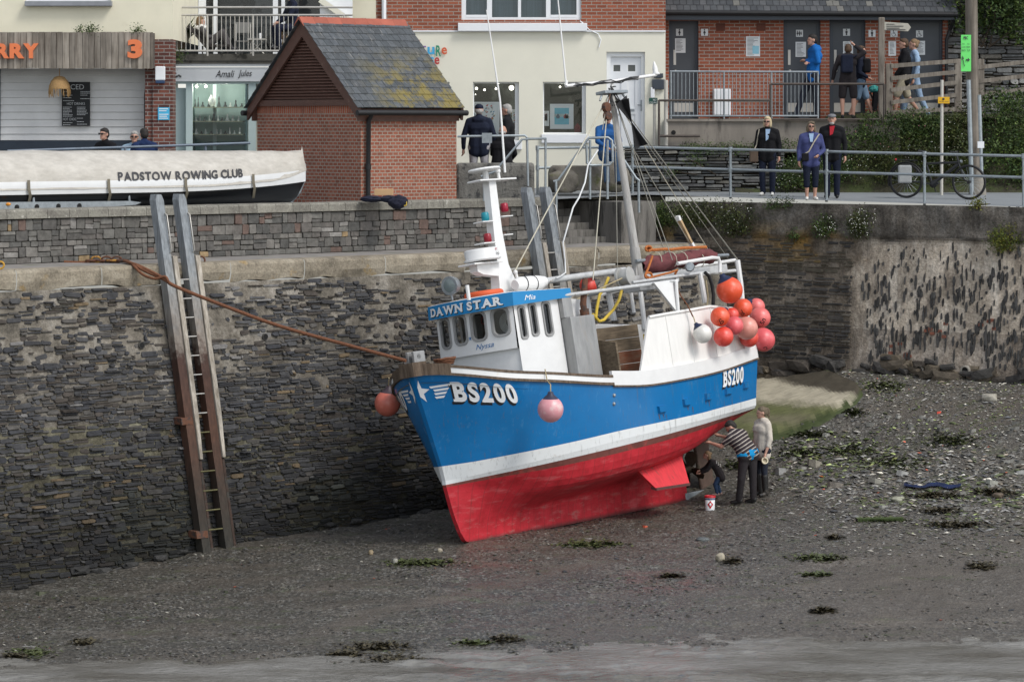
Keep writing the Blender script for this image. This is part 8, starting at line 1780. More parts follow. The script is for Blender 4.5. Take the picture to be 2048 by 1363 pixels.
part('scarf', REDC, p, lambda mb: mb.add([W['neck'] + Vector((-.06, -.085, .02)), W['neck'] + Vector((.05, -.085, .02)), W['chest'] + Vector((-.0, -.15, .03)), W['chest'] + Vector((-.06, -.15, .0))], [(3, 2, 1, 0)]))
# at the toilets
J = stand(1.88, .05, chest=(0, .03, .735), neck=(0, .02, .835), head=(0, -.01, .925), elL=(.15, .02, .665), wrL=(-.05, -.075, .685), elR=(-.15, .02, .655), wrR=(.06, -.09, .655), knR=(-.05, -.10, .30), anR=(-.05, -.19, .05), knL=(.05, .02, .285), anL=(.05, .03, .045))
person('tall man in a bright blue jacket leaning with folded arms by the toilet door', Vector((P(1626, 0, 66.3).x, 66.3, TZ)), 1.88, -78, J, 'jacket', ROYAL, bottom_m=DARKJ, hair=('short', 'dark'), extras=('hood',))
J = stand(1.68, .07, head=(.0, -.035, .905), neck=(0, -.01, .825), elL=(.17, .03, .64), wrL=(.2, -.02, .51), elR=(-.21, -.02, .86), wrR=(-.085, -.02, .955))
p, W, hv = person('man in dark jacket and shorts raising a hand to his head outside the toilets', Vector((P(1696, 0, 65.7).x, 65.7, TZ)), 1.68, 168, J, 'jacket', CHAR, bottom_m=CHAR, leg='shorts', hair=('short', 'brown'), extras=('collar',))
strap_bag('backpack', 'navy backpack on the man with his hand raised', W, NAVY, W['chest'] + Vector((-.04, -.17, -.03)), (.13, .07, .2), [W['shR'] + Vector((0, -.07, .05)), W['chest'] + Vector((.08, -.15, .1))])
J = stand(1.62, .06, knL=(.05, -.07, .285), anL=(.05, -.17, .05), knR=(-.05, .05, .28), anR=(-.05, .15, .06), elR=(-.15, .02, .63), wrR=(-.13, -.1, .56))
p, W, hv = person('person in denim shorts partly hidden by the man raising his hand', Vector((P(1722, 0, 66.1).x, 66.1, TZ)), 1.62, 80, J, 'jumper', NAVY, bottom_m=DENS, leg='shorts', hair=('short', 'brown'))
strap_bag('backpack', 'dark backpack with white tag on the person in denim shorts', W, BLACKC, W['chest'] + Vector((.12, -.1, -.02)), (.09, .09, .16), None)
J = stand(1.78, .05, knL=(.05, -.10, .29), anL=(.05, -.12, .05), knR=(-.05, .05, .28), anR=(-.05, .20, .08), elL=(.14, -.05, .635), wrL=(.12, -.13, .53), elR=(-.15, .1, .64), wrR=(-.13, .08, .5))
person('walking man in a black jacket and cream shorts behind the wooden fence', Vector((P(1808, 0, 66.0).x, 66.0, TZ)), 1.78, -88, J, 'jacket', BLACKC, bottom_m=KHAKI, leg='shorts', hair=('short', 'brown'), extras=('collar',), bulk=1.1)
J2 = stand(1.72, .05, knL=(.05, .06, .29), anL=(.05, .16, .07), knR=(-.05, -.1, .28), anR=(-.05, -.12, .05))
person('woman with bun in light blue walking beyond the man in cream shorts', Vector((P(1828, 0, 66.45).x, 66.45, TZ)), 1.78, -88, {k: v * (1.78 / 1.72) for k, v in J2.items()}, 'jumper', SKYB, bottom_m=SKYB, hair=('bun', 'fair'))
pu = thingw('pushchair', 'black folded pushchair with a teal cover beside the fingerpost', 'pushchair', P(1746, 236, 66.2))
part('frame', m_black, pu, lambda mb: (mb.tube([P(1757, 178, 66.2), P(1748, 200, 66.2), P(1738, 234, 66.2)], .02, 6), mb.tube([P(1740, 185, 66.2), P(1752, 215, 66.2), P(1757, 233, 66.2)], .02, 6))); part('seat', BLACKC, pu, lambda mb: mb.slab(P(1752, 185, 66.2), P(1748, 222, 66.2), .32, (0, 1, 0), .1)); part('cover', mat('teal cloth', (.05, .30, .28), .8), pu, lambda mb: cloth_lump(mb, P(1748, 178, 66.2), (.11, .12, .08), 4))
for x in (1739, 1757): part('wheel', m_black, pu, lambda mb: mb.lathe([(.05, -.02), (.075, -.015), (.075, .015), (.05, .02)], P(x, 232, 66.05), (0, 1, 0), 14))
# seated man on the boulder
def seated(H, seat, **k):
 """seat = height of the hip joint; thighs forward"""
 s_ = seat / H; J = dict(pelvis=(0, 0, s_ + .02), waist=(0, .0, s_ + .09), chest=(0, -.01, s_ + .225), neck=(0, -.02, s_ + .325), head=(0, -.04, s_ + .415), shL=(.112, -.012, s_ + .29), shR=(-.112, -.012, s_ + .29), elL=(.14, -.08, s_ + .14), elR=(-.14, -.08, s_ + .14), wrL=(.06, -.19, s_ + .07), wrR=(-.06, -.19, s_ + .07), hipL=(.055, 0, s_), hipR=(-.055, 0, s_), knL=(.075, -.22, s_ + .0), knR=(-.075, -.22, s_ + .0), anL=(.07, -.2, s_ - .23), anR=(-.07, -.2, s_ - .23)); J.update(k); return {a: Vector(v) * H for a, v in J.items()}
b0 = Vector((P(1214, 0, 62.7).x, 62.7, 5.28))
J = seated(1.74, .88); 
for s_, sx in (('L', 1), ('R', -1)): J['kn' + s_] = Vector((sx * .12, -.34, .78)); J['an' + s_] = Vector((sx * .12, -.40, .30))
person('man in a blue jacket and cap sitting on the big boulder behind the mast', b0, 1.70, 14, J, 'jacket', cloth('anorak blue', (.02, .09, .26)), bottom_m=cloth('blue jeans', (.045, .085, .15)), hair=('capped', 'grey'), extras=('collar',), bulk=1.05)
# by the shop window
person('man in navy cap, dark anorak and pale trousers facing the shop window', Vector((P(958, 0, 61.3).x, 61.3, 5.36)), 1.83, 178, stand(1.83, .06, .02), 'jacket', NAVY, bottom_m=LGREY, hair=('capped', 'grey'), extras=('hood',), bulk=1.16)
person('grey haired man in black coat looking left by the shop window', Vector((P(1014, 0, 61.9).x, 61.9, 5.36)), 1.83, -100, stand(1.83, .06), 'jacket', BLACKC, bottom_m=BLACKC, hair=('short', 'grey'), extras=('collar',), bulk=1.15)
J = seated(1.7, .62)
person('balding person in a padded black coat sitting with back turned on the concrete block', Vector((P(1004, 0, 61.25).x, 61.25, 5.30)), 1.7, 165, J, 'jacket', BLACKC, hem=.40, bottom_m=BLACKC, hair=('bald', 'grey'), extras=('hood',), bulk=1.35)
# cafe seats
bn = thingw('cafe_bench', 'dark bench under the men seated outside the cafe', 'bench', P(250, 395, 58.7))
part('seat', m_chair, bn, lambda mb: mb.box((P(190, 0, 58.9).x, 58.5, 5.72), (P(315, 0, 58.9).x, 59.0, 5.77)))
for x in (195, 310): part('leg', m_chair, bn, lambda mb: mb.box((P(x, 0, 58.9).x - .03, 58.55, 5.14), (P(x, 0, 58.9).x + .03, 58.95, 5.72)))
person('man in sunglasses and black jacket sitting against the cafe front', Vector((P(213, 0, 58.75).x, 58.75, 5.28)), 1.78, -35, seated(1.78, .55), 'jacket', BLACKC, bottom_m=NAVY, hair=('short', 'dark'), extras=('sunglasses', 'collar'))
person('man in glasses and pale blue shirt sitting beside the one in a navy hoodie', Vector((P(269, 0, 59.0).x, 59.0, 5.28)), 1.72, 5, seated(1.72, .52), 'shirt', cloth('pale blue shirt', (.30, .42, .52)), bottom_m=NAVY, hair=('short', 'grey'), extras=('sunglasses',))
person('man in a navy hoodie with dark hair sitting with his back turned', Vector((P(290, 0, 58.35).x, 58.35, 5.28)), 1.78, 205, seated(1.78, .55), 'jacket', cloth('navy blue hoodie', (.012, .025, .075)), bottom_m=NAVY, hair=('short', 'dark'), extras=('hood',))
# balcony
zb = P(0, 108, 63.2).z
def rel(px, py, Y, base): return P(px, py, Y) - base
B0 = P(430, 108, 63.2)
q = lambda px, py, dy=0: P(px, py, 63.2 + dy) - B0
J = dict(pelvis=q(416, 86), waist=q(410, 78), chest=q(400, 63), neck=q(398, 54), head=q(402, 44), shL=q(403, 58, .17), shR=q(403, 58, -.17), elL=q(412, 74, .2), elR=q(414, 74, -.2), wrL=q(432, 74, .1), wrR=q(432, 74, -.1), hipL=q(420, 86, .09), hipR=q(420, 86, -.09), knL=q(446, 64, .1), knR=q(444, 66, -.1), anL=q(460, 94, .1), anR=q(456, 96, -.1))
person('woman with white scarf reclining on the balcony lounger', B0, 1.66, 90, J, 'jumper', cloth('grey dress', (.075, .07, .07)), bottom_m=cloth('grey dress', (.075, .07, .07)), hair=('bob', 'fair'), world=True, face=(-20, 0))
solo('white_scarf', WHITES, 'white scarf round the neck of the woman on the balcony', 'scarf', P(402, 57, 63.15), lambda mb: cloth_lump(mb, P(403, 57, 63.15), (.13, .16, .08), 3))
B1 = P(572, 108, 63.4)
ch2 = thingw('balcony_chair', 'dark balcony chair behind the hut ridge under the dog owner', 'chair', B1)
part('seat', m_chair, ch2, lambda mb: mb.box((B1.x - .05, 63.2, B1.z + .42), (B1.x + .4, 63.6, B1.z + .46)))
for x, y in ((0, 63.22), (0, 63.58), (.36, 63.22), (.36, 63.58)): part('leg', m_chair, ch2, lambda mb: mb.box((B1.x + x - .02, y - .02, B1.z), (B1.x + x + .02, y + .02, B1.z + .42)))
person('person in navy sitting on the balcony, mostly hidden by the hut roof', B1 + Vector((.15, 0, 0)), 1.7, -70, seated(1.7, .55), 'jacket', NAVY, bottom_m=NAVY, hair=('short', 'dark'))
def dog():
 c = P(568, 74, 63.3); r = thingw('dog', 'small cream dog in a red harness on the balcony lap', 'dog', c); m = MB()
 cap(m, c, c + Vector((.2, .05, -.06)), .075, .085); cap(m, c + Vector((-.01, 0, .05)), c + Vector((-.04, -.01, .12)), .05, .055); cap(m, c + Vector((-.05, -.01, .13)), c + Vector((-.13, -.03, .10)), .05, .026)
 for x, y in ((0, -.04), (0, .04), (.18, 0), (.18, .1)): cap(m, c + Vector((x, y, -.02)), c + Vector((x - .03, y, -.16)), .03, .02)
 cap(m, c + Vector((.24, .06, -.03)), c + Vector((.32, .08, .06)), .02, .012)
 for y in (-.06, .04): cap(m, c + Vector((-.02, y, .15)), c + Vector((-.0, y * 1.3, .07)), .018, .025)
 mm = remesh(m, .01, 2); part('body', mat('cream fur', (.48, .36, .22), .9, var=.3, vs=20, bump=.5, bs=70), r, lambda mb: mb.add(mm.v, mm.f, 0, (1, 1, 1), True)); part('harness', REDC, r, lambda mb: mb.tube([c + Vector((-.0, math.cos(t_) * .082, math.sin(t_) * .082)) for t_ in np.linspace(0, 6.28, 16)[:-1]], .016, 6, closed=True)); part('nose', m_dark, r, lambda mb: mb.ball(c + Vector((-.155, -.035, .1)), .013, 8))
dog()
# the three at the hull
ym = 55.9
def mudbase(px, Y): x = (px - 1024) * Y / F; return Vector((x, Y, gz(x, Y)))
B2 = mudbase(1524, 55.7); s_m = F / 55.7
J = stand(1.67, .06, elR=(-.15, .03, .64), wrR=(-.15, -.06, .50), elL=(.15, .01, .64), wrL=(.15, -.05, .49))
p, W, hv = person('woman in a cream hoodie and wellingtons holding tape beside the stern', B2, 1.67, -62, J, 'hoodie', CREAMC, sleeve='pushed', bottom_m=DARKJ, leg='slim', shoe_m=BOOT, hair=('pony', 'ash'), extras=('hood', 'boots'), bulk=1.22, face=(-15, 8))
tp = W['wrL'] + Vector((-.02, -.04, -.13)); solo('tape_roll', mat('masking tape', (.62, .55, .4), .6, bump=0), 'roll of cream masking tape in the hand of the woman in the hoodie', 'tape', tp, lambda mb: mb.lathe([(.045, -.02), (.066, -.02), (.066, .02), (.045, .02), (.045, -.02)], tp, (.3, -1, .3), 18))
Yb = 55.2; B3 = mudbase(1488, Yb); sb_ = F / Yb; by = HY + (HC - B3.z) * sb_
def jb(px, py, dy=0): return Vector(((px - 1488) / sb_, dy, (by - py) / sb_))
J = dict(pelvis=jb(1496, 908), waist=jb(1490, 896, .0), chest=jb(1476, 876, .04), neck=jb(1465, 864, .09), head=jb(1463, 856, .22), shL=jb(1459, 874, -.10), shR=jb(1480, 866, .16), elL=jb(1443, 892, -.04), elR=jb(1462, 880, .36), wrL=jb(1424, 887, .12), wrR=jb(1444, 876, .46), hipL=jb(1488, 912, -.06), hipR=jb(1504, 911, .04), knL=jb(1482, 956, -.09), knR=jb(1506, 955, .03), anL=jb(1478, 998, .0), anR=jb(1507, 996, .04), toeL=jb(1466, 1000, .05), toeR=jb(1497, 998, .10))
t = NT('striped shirt'); v = t.co('Object'); ax = (J['chest'] - J['pelvis']).normalized(); dp = t.n('ShaderNodeVectorMath', operation='DOT_PRODUCT'); t.l(v, dp.inputs[0]); dp.inputs[1].default_value = ax
nz = t.noise(v, 6, 3); md = t.n('ShaderNodeMath', operation='MULTIPLY_ADD'); t.l(nz, md.inputs[0]); md.inputs[1].default_value = .02; t.l(dp.outputs['Value'], md.inputs[2])
mo = t.n('ShaderNodeMath', operation='PINGPONG'); t.l(md.outputs[0], mo.inputs[0]); mo.inputs[1].default_value = .033
c = t.ramp(mo.outputs[0], [(.0066, (.42, .38, .33)), (.009, (.036, .028, .032))]); t2 = t.out(c, .9, t.bump(t.noise(v, 20, 4), .3, .015), 0, .2)
p, W, hv = person('man in a brown striped shirt bending down to work under the hull', B3, 1.78, -120, J, 'shirt', t2, sleeve='short', hem=.53, bottom_m=CHAR, shoe_m=BOOT, hair=('short', 'dark'), bulk=1.22, world=True, face=(20, 40))
m = MB(); hl = (W['hipL'] - W['hipR']).normalized(); ww = W['waist'] * .1 + W['pelvis'] * .9; cap(m, ww - hl * .075, ww + hl * .075, .154, .154); mm = remesh(m, .016, 2); part('vest_hem', BLUC, p, lambda mb: mb.add(mm.v, mm.f, 0, (1, 1, 1), True))
Yc_ = 55.9; B4 = mudbase(1438, Yc_); sc_ = F / Yc_; cy = HY + (HC - B4.z) * sc_
def jc(px, py, dy=0): return Vector(((px - 1438) / sc_, dy, (cy - py) / sc_))
J = dict(pelvis=jc(1440, 948), waist=jc(1436, 940), chest=jc(1428, 928, .02), neck=jc(1420, 920, .02), head=jc(1414, 910, .02), shL=jc(1423, 924, -.1), shR=jc(1424, 923, .12), elL=jc(1414, 938, -.12), elR=jc(1412, 936, .14), wrL=jc(1402, 944, -.06), wrR=jc(1401, 941, .1), hipL=jc(1440, 950, -.05), hipR=jc(1441, 950, .06), knL=jc(1430, 967, -.06), knR=jc(1434, 966, .06), anL=jc(1434, 985, -.06), anR=jc(1441, 985, .07))
p, W, hv = person('small blond child in a dark sweatshirt and jeans crouching under the hull', B4, 1.15, -90, J, 'sweatshirt', CHAR, bottom_m=JEANS, leg='slim', shoe_m=mat('muddy pink shoes', (.30, .2, .17), .7), hair=('long', 'fair'), world=True)
part('back_print', WHITES, p, lambda mb: [mb.ball(W['chest'] + Vector((.04 + .035 * i, -.115 + .01 * i, .05 - .03 * i + .02 * j)), (.012, .006, .008), 6) for i in range(3) for j in range(-1, 2)])
bk = P(1420, 1000, 54.9); bk = Vector((bk.x, 54.9, gz(bk.x, 54.9) - .01)); pc = thingw('paint_bucket', 'white paint bucket with red lid rim and hazard diamond on the mud', 'bucket', bk)
part('pail', mat('bucket white', (.66, .67, .68), .4, var=.05), pc, lambda mb: mb.lathe([(.085, 0), (.095, .26), (.085, .262), (.08, .03)], bk, (0, 0, 1), 24)); part('rim', mat('bucket red', (.5, .02, .03), .4), pc, lambda mb: mb.lathe([(.098, .232), (.102, .235), (.102, .27), (.085, .272), (.084, .262)], bk, (0, 0, 1), 24)); part('band', mat('bucket navy', (.03, .05, .15), .4), pc, lambda mb: mb.lathe([(.0962, .20), (.0972, .222)], bk, (0, 0, 1), 24))
part('hazard_label', mat('bucket red', (.5, .02, .03), .4), pc, lambda mb: mb.add([bk + Vector((math.sin(a) * .0945, -math.cos(a) * .0945, z)) for a, z in ((0, .04), (.62, .115), (0, .19), (-.62, .115))] + [bk + Vector((0, -.0965, .115))], [(0, 1, 4), (1, 2, 4), (2, 3, 4), (3, 0, 4)])); part('flame_mark', m_let, pc, lambda mb: mb.ball(bk + Vector((0, -.094, .115)), (.02, .006, .028), 8))
# ------------------------------------------------------------------ bicycle
def bicycle():
 Y = 62.0; zr = road_z(Y); cx = lambda px: (px - 1024) * Y / F
 A = Vector((cx(1812), Y, zr + .36)); B_ = Vector((cx(1930), Y - .9, zr + .36 - .03)); B_ = Vector((cx(1930) , Y - .55, zr + .34))
 r = thingw('bicycle', 'black electric bicycle with grey pannier parked at the railing', 'bicycle', Vector((cx(1870), Y, zr)))
 mk = m_black; d = (B_ - A).normalized(); ax = d.cross(Vector((0, 0, 1))); L = (B_ - A).length; q = lambda t_, z: A + d * (L * t_) + Vector((0, 0, z))
 for c in (A, B_):
  w_ = part('wheel', mk, r, lambda mb: mb.tube([c + d * math.cos(t_) * .335 + Vector((0, 0, math.sin(t_) * .335)) for t_ in np.linspace(0, 2 * math.pi, 37)[:-1]], .027, 8, closed=True))
  part('spoke', m_galv, w_, lambda mb: [mb.tube([c, c + d * math.cos(t_) * .32 + Vector((0, 0, math.sin(t_) * .32))], .0025, 4) for t_ in np.linspace(0, 2 * math.pi, 19)[:-1]]); part('hub', mk, w_, lambda mb: mb.tube([c - ax * .06, c + ax * .06], .035 if c is B_ else .07, 10))
 part('frame', mat('bike frame', (.02, .021, .023), .35), r, lambda mb: (mb.tube([q(.42, -.06), q(.83, .36)], .035), mb.tube([q(.33, .36), q(.83, .40)], .022), mb.tube([q(.42, -.06), q(.30, .46)], .02), mb.tube([A, q(.42, -.06)], .014), mb.tube([A, q(.33, .34)], .012), mb.tube([q(.81, .52), q(.85, .32), q(.93, .05), B_], .02), mb.tube([q(.42, -.07), q(.5, .0)], .06)))
 part('handlebar', mk, r, lambda mb: (mb.tube([q(.81, .5), q(.80, .6)], .018), mb.tube([q(.76, .62) + ax * .3, q(.80, .61), q(.76, .62) - ax * .3], .014))); part('saddle', mk, r, lambda mb: (mb.tube([q(.30, .46), q(.28, .56)], .014), mb.tube([q(.20, .585), q(.28, .58), q(.40, .57)], [.06, .05, .02], 8))); part('crank', mk, r, lambda mb: (mb.lathe([(.08, -.01), (.08, .01)], q(.42, -.06) - ax * .06, ax, 16), mb.tube([q(.42, -.06) - ax * .08, q(.46, -.22) - ax * .08], .012)))
 part('mudguard', mk, r, lambda mb: mb.tube([A + d * math.cos(t_) * .38 + Vector((0, 0, math.sin(t_) * .38)) for t_ in np.linspace(R(20), R(200), 16)], .016, 6)); part('carrier', mk, r, lambda mb: mb.tube([A + Vector((0, 0, .42)) - d * .2, A + Vector((0, 0, .42)) + d * .25], .012)); part('headlight', m_galv, r, lambda mb: mb.tube([q(.86, .42), q(.89, .42)], .03)); part('rear_light', mat('red lens', (.4, .01, .02), .3), r, lambda mb: mb.ball(A - d * .22 + Vector((0, 0, .43)), .025, 8))
 c = A + Vector((0, 0, .12)) - ax * .12 * (1 if ax.y > 0 else -1); solo('pannier_bag', mat('grey pannier', (.30, .31, .31), .6, var=.2), 'grey pannier bag on the back wheel of the bicycle', 'pannier', c, lambda mb: mb.bbox((c.x - .13, c.y - .05, c.z - .17), (c.x + .15, c.y + .05, c.z + .2), .03))
bicycle()
# ------------------------------------------------------------------ plants
m_leaf = mat('bush leaves', (.055, .075, .025), .6, var=.35, vs=2, bump=0, attr=True, spec=.3); m_twig = mat('twigs', (.06, .045, .03), .9)
def leaves(mb, blobs, n, size, pal, seed, fl=None, nfl=0):
 g = random.Random(seed); tot = sum(b_[3] * b_[4] * b_[5] for b_ in blobs) ; cl = []
 for (x, y, z, a, b_, c) in blobs:
  k = max(3, int(n / 14 * a * b_ * c / tot))
  for i in range(k):
   th = g.uniform(0, 6.283); ph = math.acos(g.uniform(-1, 1)); rr = g.uniform(.55, 1.08) ** .6; cl.append((x + a * rr * math.sin(ph) * math.cos(th), y + b_ * rr * math.sin(ph) * math.sin(th), z + c * rr * math.cos(ph)))
 for (x, y, z) in cl:
  base = g.choice(pal); sh = g.uniform(.6, 1.45)
  for i in range(14):
   p = Vector((x + g.gauss(0, size * 1.6), y + g.gauss(0, size * 1.6), z + g.gauss(0, size * 1.5))); d = Vector((g.uniform(-1, 1), g.uniform(-1, 1), g.uniform(-.4, 1))).normalized(); u = d.orthogonal().normalized(); u.rotate(Quaternion(d, g.uniform(0, 6.28))); s_ = size * g.uniform(.6, 1.3); v = g.uniform(.8, 1.25) * sh
   mb.add([p - u * s_ * .38, p + d * s_ * .5 - u * s_ * .1, p + d * s_, p + u * s_ * .38 + d * s_ * .3], [(0, 1, 2, 3)], 0, tuple(c * v for c in base))
 if fl:
  for i in range(nfl):
   x, y, z = g.choice(cl); p = Vector((x + g.gauss(0, size), y - abs(g.gauss(0, size)) - .03, z + g.gauss(0, size))); s_ = .008
   mb.add([p + Vector((-s_, 0, 0)), p + Vector((0, -.004, -s_)), p + Vector((s_, 0, 0)), p + Vector((0, .006, s_))], [(0, 1, 2, 3)], 1, fl)
G1 = [(.75, 1., .8), (1.05, 1.2, .9), (.55, .75, .6), (1.2, 1.3, .7)]; G2 = [(.9, .9, .9), (.6, .65, .5), (1.3, 1.15, .8), (.8, .6, .5)]; G3 = [(2.6, 1.9, .7), (1.9, 1.5, .5), (1.1, 1.2, .6)]
m_flower = mat('tiny flowers', (1, 1, 1), .7, bump=0, attr=True)
def bush(label, blobs, n, size, pal, seed, fl=None, nfl=0, name='bush', group=None, base=None):
 c = base or Vector((sum(b_[0] for b_ in blobs) / len(blobs), blobs[0][1], min(b_[2] - b_[5] for b_ in blobs))); r = thingw(name, label, name.replace('_', ' '), c, group)
 mb = MB(); leaves(mb, blobs, n, size, pal, seed, fl, nfl); mats = [m_leaf, m_flower]
 part('foliage', mats, r, lambda q: (q.v.extend(mb.v), q.f.extend(mb.f), q.m.extend(mb.m), q.c.extend(mb.c), q.sm.extend(mb.sm)))
 g = random.Random(seed)
 part('stem', m_twig, r, lambda q: [q.tube([c + Vector((g.uniform(-.15, .15), 0, -.05)), Vector((b_[0], b_[1], b_[2] - b_[5] * .2)), Vector((b_[0] + g.uniform(-.2, .2), b_[1], b_[2] + b_[5] * .5))], [.02, .014, .006], 5) for b_ in blobs])
 return r
def bl(px, py, Y, rx, rz, ry=None): p = P(px, py, Y); k = Y / F; return (p.x, p.y, p.z, rx * k, (ry or rx * .6) * k, rz * k)
# sloping bank under the bushes
mb = MB(); rows = []
for j in range(22):
 row = []
 for i in range(60):
  px = 1470 + i * 14; t_ = j / 21; f0 = max(0, min(1, (px - 1520) / 140)); Y = 64.2 + 3.0 * t_; top = 5.3 + (TZ - 5.3 + .1) * (.28 + .72 * f0); z = 5.28 + (top - 5.28) * min(1, t_ * 1.7) + .12 * (float(fbm(px * .02, t_ * 4, 3, 3)) - .45); row.append(Vector(((px - 1024) * Y / F, Y, z)))
 rows.append(row)
mb.grid(rows); struct(mb.build('grass_bank', mat('bank earth', (.045, .042, .025), .95, var=.4, vs=3, bump=.8, bs=12, col2=(.05, .065, .02), lo=.45, hi=.6, s2=2, bd=.05)), 'earth bank rising from the road to the toilet terrace')
bush('spreading green shrub below the wooden fence', [bl(1770, 262, 65.0, 70, 28), bl(1830, 250, 65.1, 60, 26), bl(1720, 285, 64.8, 60, 22), bl(1880, 268, 65, 50, 34)], 9000, .055, G1, 1, (.7, .25, .3), 40)
bush('dark trailing shrub with white daisies beside the slate wall', [bl(1600, 345, 64.3, 42, 30), bl(1655, 335, 64.4, 50, 34), bl(1570, 365, 64.2, 26, 16)], 7000, .045, G1, 2, (.8, .8, .74), 190)
bush('low green plant spilling over the slate wall top', [bl(1450, 297, 64.7, 90, 6), bl(1560, 290, 64.6, 40, 10), bl(1390, 322, 64.4, 22, 8), bl(1340, 340, 64.4, 14, 9)], 3600, .04, G1, 3)
bush('tangled brown and green shrub behind the bicycle', [bl(1740, 335, 64.5, 60, 40), bl(1820, 325, 64.6, 66, 46), bl(1890, 340, 64.6, 46, 46)], 8500, .05, G2, 4, (.8, .8, .74), 130)
bush('leafy green bush right of the utility pole', [bl(1990, 230, 64.9, 48, 48), bl(2050, 240, 65, 60, 60), bl(2010, 330, 64.6, 60, 60), bl(2080, 350, 64.6, 60, 60)], 11000, .065, G1, 5)
bush('bush with few flowers between the yellow sign and the pole', [bl(1900, 300, 64.7, 36, 60), bl(1930, 255, 64.9, 34, 40)], 5000, .055, G2, 6, (.8, .8, .74), 60)
bush('dark ivy hanging over the stone wall at the top right', [bl(1930, 22, 66.9, 40, 42), bl(1990, 20, 66.8, 60, 42), bl(2050, 30, 66.7, 50, 60), bl(2010, -40, 66.9, 100, 50), bl(1900, -20, 67.2, 30, 30)], 9000, .085, G1, 7, name='ivy')
g = random.Random(40)
def edgeplant(px, py, n, rx, rz, pal, label, fl=None, nfl=0, seed=1, size=.04):
 sx = (px - 1024) / F; kk = (sx * RA.y - RA.x) / (RD.x - sx * RD.y); p = RA + RD * kk + RN * .14; Y = p.y; bush(label, [bl(px, py, Y, rx, rz, 14), bl(px - rx * .5, py + rz * .35, Y, rx * .5, rz * .7, 12), bl(px + rx * .6, py + rz * .2, Y, rx * .5, rz * .6, 12)], n, size, pal, seed, fl, nfl, 'wall_plant', 'plants on the right harbour wall')
edgeplant(1340, 428, 5000, 58, 20, G1, 'green plant at the left end of the harbour wall top', None, 0, 11); edgeplant(1420, 428, 6500, 80, 24, G2, 'brown green plant hanging on the harbour wall below the black coated woman', (.8, .8, .74), 70, 12)
edgeplant(1490, 438, 4200, 60, 30, G2, 'tangled plant on the wall above the furled sail end', (.8, .8, .74), 60, 13); edgeplant(1655, 450, 1900, 26, 20, G1, 'small daisy clump on the wall left of the bigger one', (.8, .8, .74), 60, 14)
edgeplant(1728, 446, 3000, 30, 26, G2, 'rounded clump of white daisies on the harbour wall', (.8, .8, .74), 130, 15); edgeplant(2020, 476, 2800, 42, 22, G3, 'yellowish green plant at the right edge of the wall', None, 0, 16); edgeplant(1560, 408, 700, 30, 4, G1, 'low weeds along the wall lip under the walkers', None, 0, 17); edgeplant(1590, 470, 500, 12, 8, G1, 'tiny green tuft on the yellow lichened stones', None, 0, 18); edgeplant(1955, 408, 400, 10, 5, G3, 'small yellow green weed on the wall lip below the bicycle', None, 0, 19)
pl = thingw('potted_palm', 'green palm in the corner of the balcony', 'plant', P(358, 108, 63.4))
def f(mb):
 g = random.Random(3); c = P(358, 95, 63.4)
 for i in range(46):
  th = g.uniform(0, 6.28); L = g.uniform(.35, .7); e_ = Vector((math.cos(th) * L * .6, math.sin(th) * L * .5, L * g.uniform(.5, 1.))); w_ = Vector((-math.sin(th), math.cos(th), 0)) * .014; m_ = c + e_ * .6 + Vector((0, 0, .08)); mb.add([c - w_, c + w_, m_ + w_ * 1.5, c + e_, m_ - w_ * 1.5], [(0, 1, 2, 3, 4)], 0, (.5, .8, .5))
part('frond', m_leaf, pl, f); part('pot', m_brownwood, pl, lambda mb: mb.lathe([(.12, 0), (.16, .3), (.15, .3)], P(358, 108, 63.4), (0, 0, 1), 14))
for i, px in enumerate((160, 185, 275)):
 c = P(px, 62, 60.2); bush(('small weed at the left on the timber fascia top', 'bushy weed in the middle of the timber fascia top', 'small weed near the right end of the timber fascia')[i], [bl(px, 61, 60.2, (3, 8, 5)[i], (1.5, 2, 2.5)[i], 3)], (120, 260, 200)[i], .04, G1, 80 + i, name='weed')
bush('weeds growing out of the balcony slab edge at its left end', [bl(357, 112, 62.1, 8, 5, 6)], 220, .045, G1, 90, name='weed')
